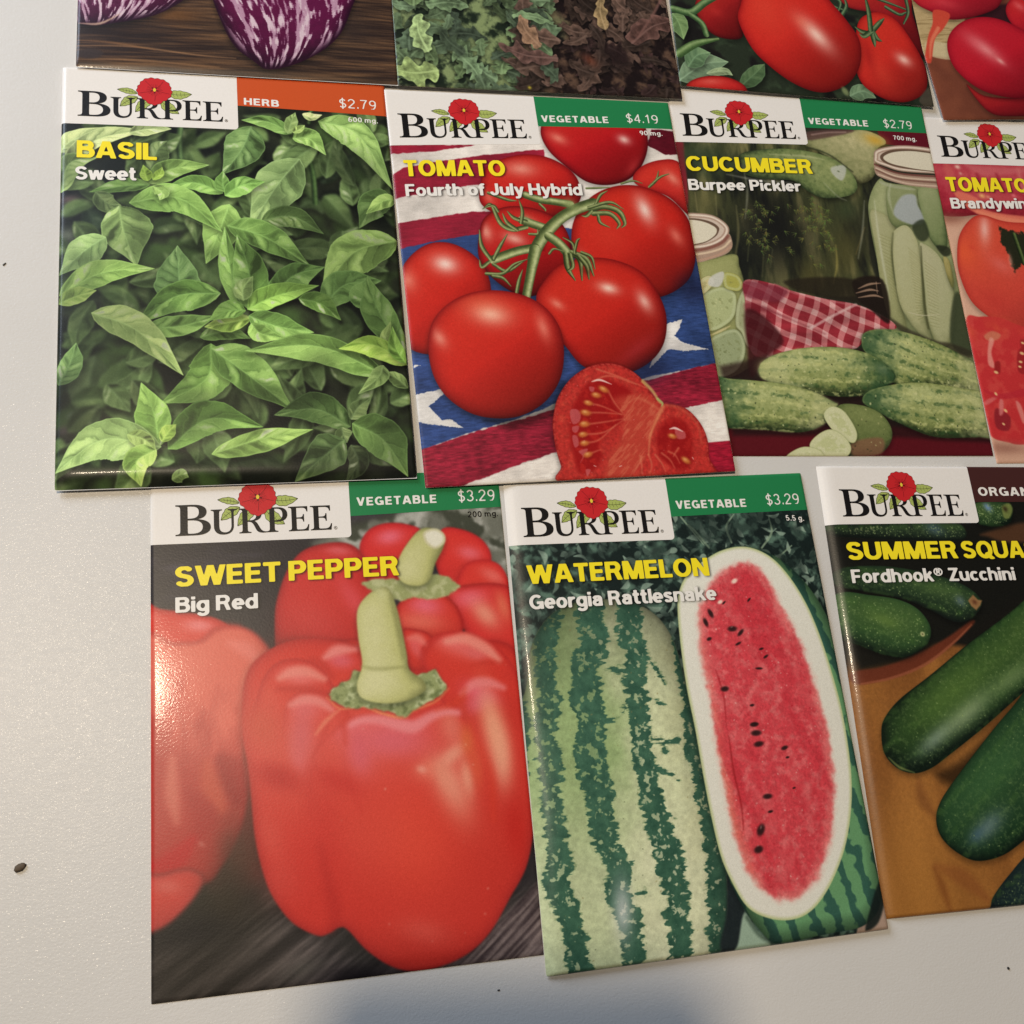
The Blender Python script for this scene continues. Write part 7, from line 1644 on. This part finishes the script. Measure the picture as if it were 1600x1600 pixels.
packet('seed packet with a striped purple eggplant on dark boards, topmost on the left', [(-46.13, 306.50, 0.00), (36.60, 306.04, 0.00), (35.78, 190.70, 1.30), (-46.51, 191.15, 1.30)], art_eggplant,
       ((.8, .9), (2, .9), (.8, .9), (3.0, 1.0)), 1.2, thick=.6, seed=1)
packet('seed packet with green and brown curly lettuce leaves, at the top edge', [(35.18, 306.19, 0.00), (117.99, 306.75, 0.00), (118.04, 191.14, 1.50), (35.73, 190.58, 1.50)], art_lettuce,
       ((.8, .9), (2, .9), (.8, .9), (1.2, .9)), 1.0, seed=2)
packet('seed packet with long red plum tomatoes among green leaves', [(122.20, 311.32, 0.00), (204.98, 308.77, 0.00), (200.37, 193.35, 1.30), (118.04, 195.89, 1.30)], art_roma,
       ((.8, .9), (2, .9), (.8, .9), (1.2, .9)), 1.2, seed=3)
packet('seed packet with round pink radishes on a brown ground, top right corner', [(196.67, 304.01, 0.00), (279.32, 309.12, 0.00), (284.86, 193.87, 1.30), (202.65, 188.78, 1.30)], art_radish,
       ((.8, .9), (2, .9), (.8, .9), (1.2, .9)), 1.0, seed=4)

packet('basil seed packet with green leaves and an orange herb band', [(-49.92, 191.72, 0.00), (32.23, 191.52, 0.00), (33.16, 78.44, 1.20), (-49.20, 77.77, 1.20)], art_basil,
       ((1.2, .9), (1.0, .9), (1.0, .9), (5.0, 1.0)), 1.7, ((20, 111, 46, 3.2, .05, .45),), thick=.95,
       band=((204, 84, 40), 43.1, 9.7, 10.6), panel=(43.3, 17.2, 17.3, 1.0), brand=(3.95, 14.9, 15.1, .985),
       lines=[('HERB', 'category', 45, 9.3, 53.9, 9.5, 2.15, WHITE), ('$2.79', 'price', 69.7, 8.7, 79.8, 8.7, 3.0, WHITE),
              ('600 mg.', 'weight', 71.9, 13.0, 79.8, 13.0, 1.5, WHITE), ('BASIL', 'title', 4.0, 27.1, 23.0, 27.5, 5.0, YELLOW), ('Sweet', 'variety', 3.6, 33.5, 18.0, 33.6, 3.8, WHITE)], seed=5)
packet('tomato seed packet with a truss of round red tomatoes on a starred cloth', [(31.94, 189.82, 0.60), (113.67, 190.15, 0.80), (116.29, 77.88, 1.50), (35.08, 75.95, 1.20)], art_tomato,
       ((.8, .9), (1.0, .9), (.9, .9), (1.0, .9)), 1.4,
       band=(GREEN_BAND, 41.9, 10.2, 9.2), panel=(42.1, 17.8, 16.2, 1.0), brand=(2.9, 15.3, 14.4, .985),
       lines=[('VEGETABLE', 'category', 43.4, 8.7, 63.1, 8.2, 2.2, WHITE), ('$4.19', 'price', 68.5, 7.7, 78.4, 7.6, 3.0, WHITE),
              ('90 mg.', 'weight', 71.9, 11.8, 78.8, 11.7, 1.5, WHITE), ('TOMATO', 'title', 3.1, 27.3, 30.7, 26.8, 5.0, YELLOW), ('Fourth of July Hybrid', 'variety', 2.9, 33.4, 51.8, 32.4, 3.7, WHITE)], seed=6)
packet('cucumber seed packet with pickle jars and warty green cucumbers', [(114.50, 195.59, 0.00), (196.38, 193.44, 0.70), (194.36, 80.70, 0.10), (112.08, 82.62, 0.00)], art_cucumber,
       ((.8, .9), (1.0, .9), (.9, .9), (1.0, .9)), 1.4,
       band=(GREEN_BAND, 41.5, 10.6, 9.5), panel=(41.7, 18.2, 16.6, 1.0), brand=(2.7, 16.0, 14.9, .985),
       lines=[('VEGETABLE', 'category', 43.2, 9.2, 62.8, 8.7, 2.2, WHITE), ('$2.79', 'price', 68.0, 8.6, 77.8, 8.5, 3.0, WHITE),
              ('700 mg.', 'weight', 70.4, 12.7, 78.3, 12.7, 1.5, WHITE), ('CUCUMBER', 'title', 2.7, 27.7, 41.4, 26.7, 4.9, YELLOW), ('Burpee Pickler', 'variety', 2.4, 34.0, 36.7, 33.0, 3.6, WHITE)], seed=7)
packet('tomato seed packet with one large orange-red tomato over a cut slice, at the right edge', [(196.18, 190.52, 0.00), (278.74, 189.98, 0.00), (277.21, 76.99, 0.00), (194.90, 78.47, 0.00)], art_brandywine,
       ((.8, .9), (1.0, .9), (.9, .9), (1.0, .9)), 1.2,
       band=(GREEN_BAND, 42.5, 10.0, 9.5), panel=(42.7, 16.8, 16.2, 1.0), brand=(3.7, 14.3, 13.9, .985),
       lines=[('TOMATO', 'title', 3.3, 26.5, 30.9, 26.0, 5.0, YELLOW), ('Brandywine', 'variety', 3.3, 32.5, 31.8, 31.8, 3.7, WHITE)], seed=8)

packet('sweet pepper seed packet with big glossy red bell peppers', [(-28.67, 79.07, 0.00), (53.57, 80.62, 0.00), (54.00, -32.22, 0.00), (-28.69, -32.01, 0.00)], art_pepper,
       ((1.0, .9), (1.0, .9), (.9, .9), (1.0, .9)), .7, ((60, 112, 30, 8, 0, .3),),
       band=(GREEN_BAND, 45.3, 10.4, 9.9), panel=(45.5, 14.9, 15.7, 1.0), brand=(5.5, 13.1, 13.55, .985),
       lines=[('VEGETABLE', 'category', 47.2, 7.9, 66.5, 8.1, 2.15, WHITE), ('$3.29', 'price', 71.8, 8.1, 81.2, 8.2, 3.0, WHITE),
              ('200 mg.', 'weight', 73.9, 12.2, 81.5, 12.3, 1.5, BLACK), ('SWEET PEPPER', 'title', 5.4, 25.3, 56.1, 25.8, 4.8, YELLOW), ('Big Red', 'variety', 5.4, 31.4, 23.4, 31.6, 3.6, WHITE)], seed=9)
packet('watermelon seed packet with a striped melon and a cut half full of black seeds', [(54.64, 76.39, 0.10), (135.18, 77.34, 0.10), (136.93, -36.18, 0.70), (53.59, -36.62, 0.60)], art_melon,
       ((4.2, .97), (1.0, .9), (1.0, .9), (1.0, .9)), 1.8, ((6, 84, 4.5, 20, .05, .4),), thick=.8,
       band=(GREEN_BAND, 43.1, 10.6, 10.4), panel=(43.3, 15.8, 16.7, 1.0), brand=(3.85, 13.9, 14.7, .985),
       lines=[('VEGETABLE', 'category', 45.1, 8.6, 64.7, 8.9, 2.2, WHITE), ('$3.29', 'price', 70.5, 8.7, 80.3, 8.7, 3.0, WHITE),
              ('5.5 g.', 'weight', 75.3, 13.1, 80.5, 13.4, 1.5, WHITE), ('WATERMELON', 'title', 4.0, 25.8, 51.0, 26.6, 4.7, YELLOW), ('Georgia Rattlesnake', 'variety', 3.8, 32.1, 51.9, 32.9, 3.6, WHITE)], seed=10)
packet('summer squash seed packet with dark green zucchini on an ochre board', [(140.04, 79.10, 0.00), (222.12, 76.55, 0.00), (219.10, -36.08, 0.00), (136.94, -34.09, 0.00)], art_zucchini,
       ((3.8, .97), (.8, .9), (.9, .9), (1.0, .9)), 1.6, thick=1.15,
       band=((72, 40, 38), 44.5, 10.6, 10.5), panel=(44.7, 16.5, 16.6, 1.0), brand=(4.95, 14.4, 14.6, .985),
       lines=[('ORGANIC', 'category', 46.5, 8.8, 66.8, 8.8, 2.5, WHITE), ('SUMMER', 'title', 4.5, 26.2, 36.0, 26.45, 4.8, YELLOW), ('SQUASH', 'title', 37.6, 26.5, 65.5, 26.7, 4.8, YELLOW), ('Fordhook\u00ae Zucchini', 'variety', 4.6, 32.4, 51.9, 32.8, 3.6, WHITE)], seed=11)
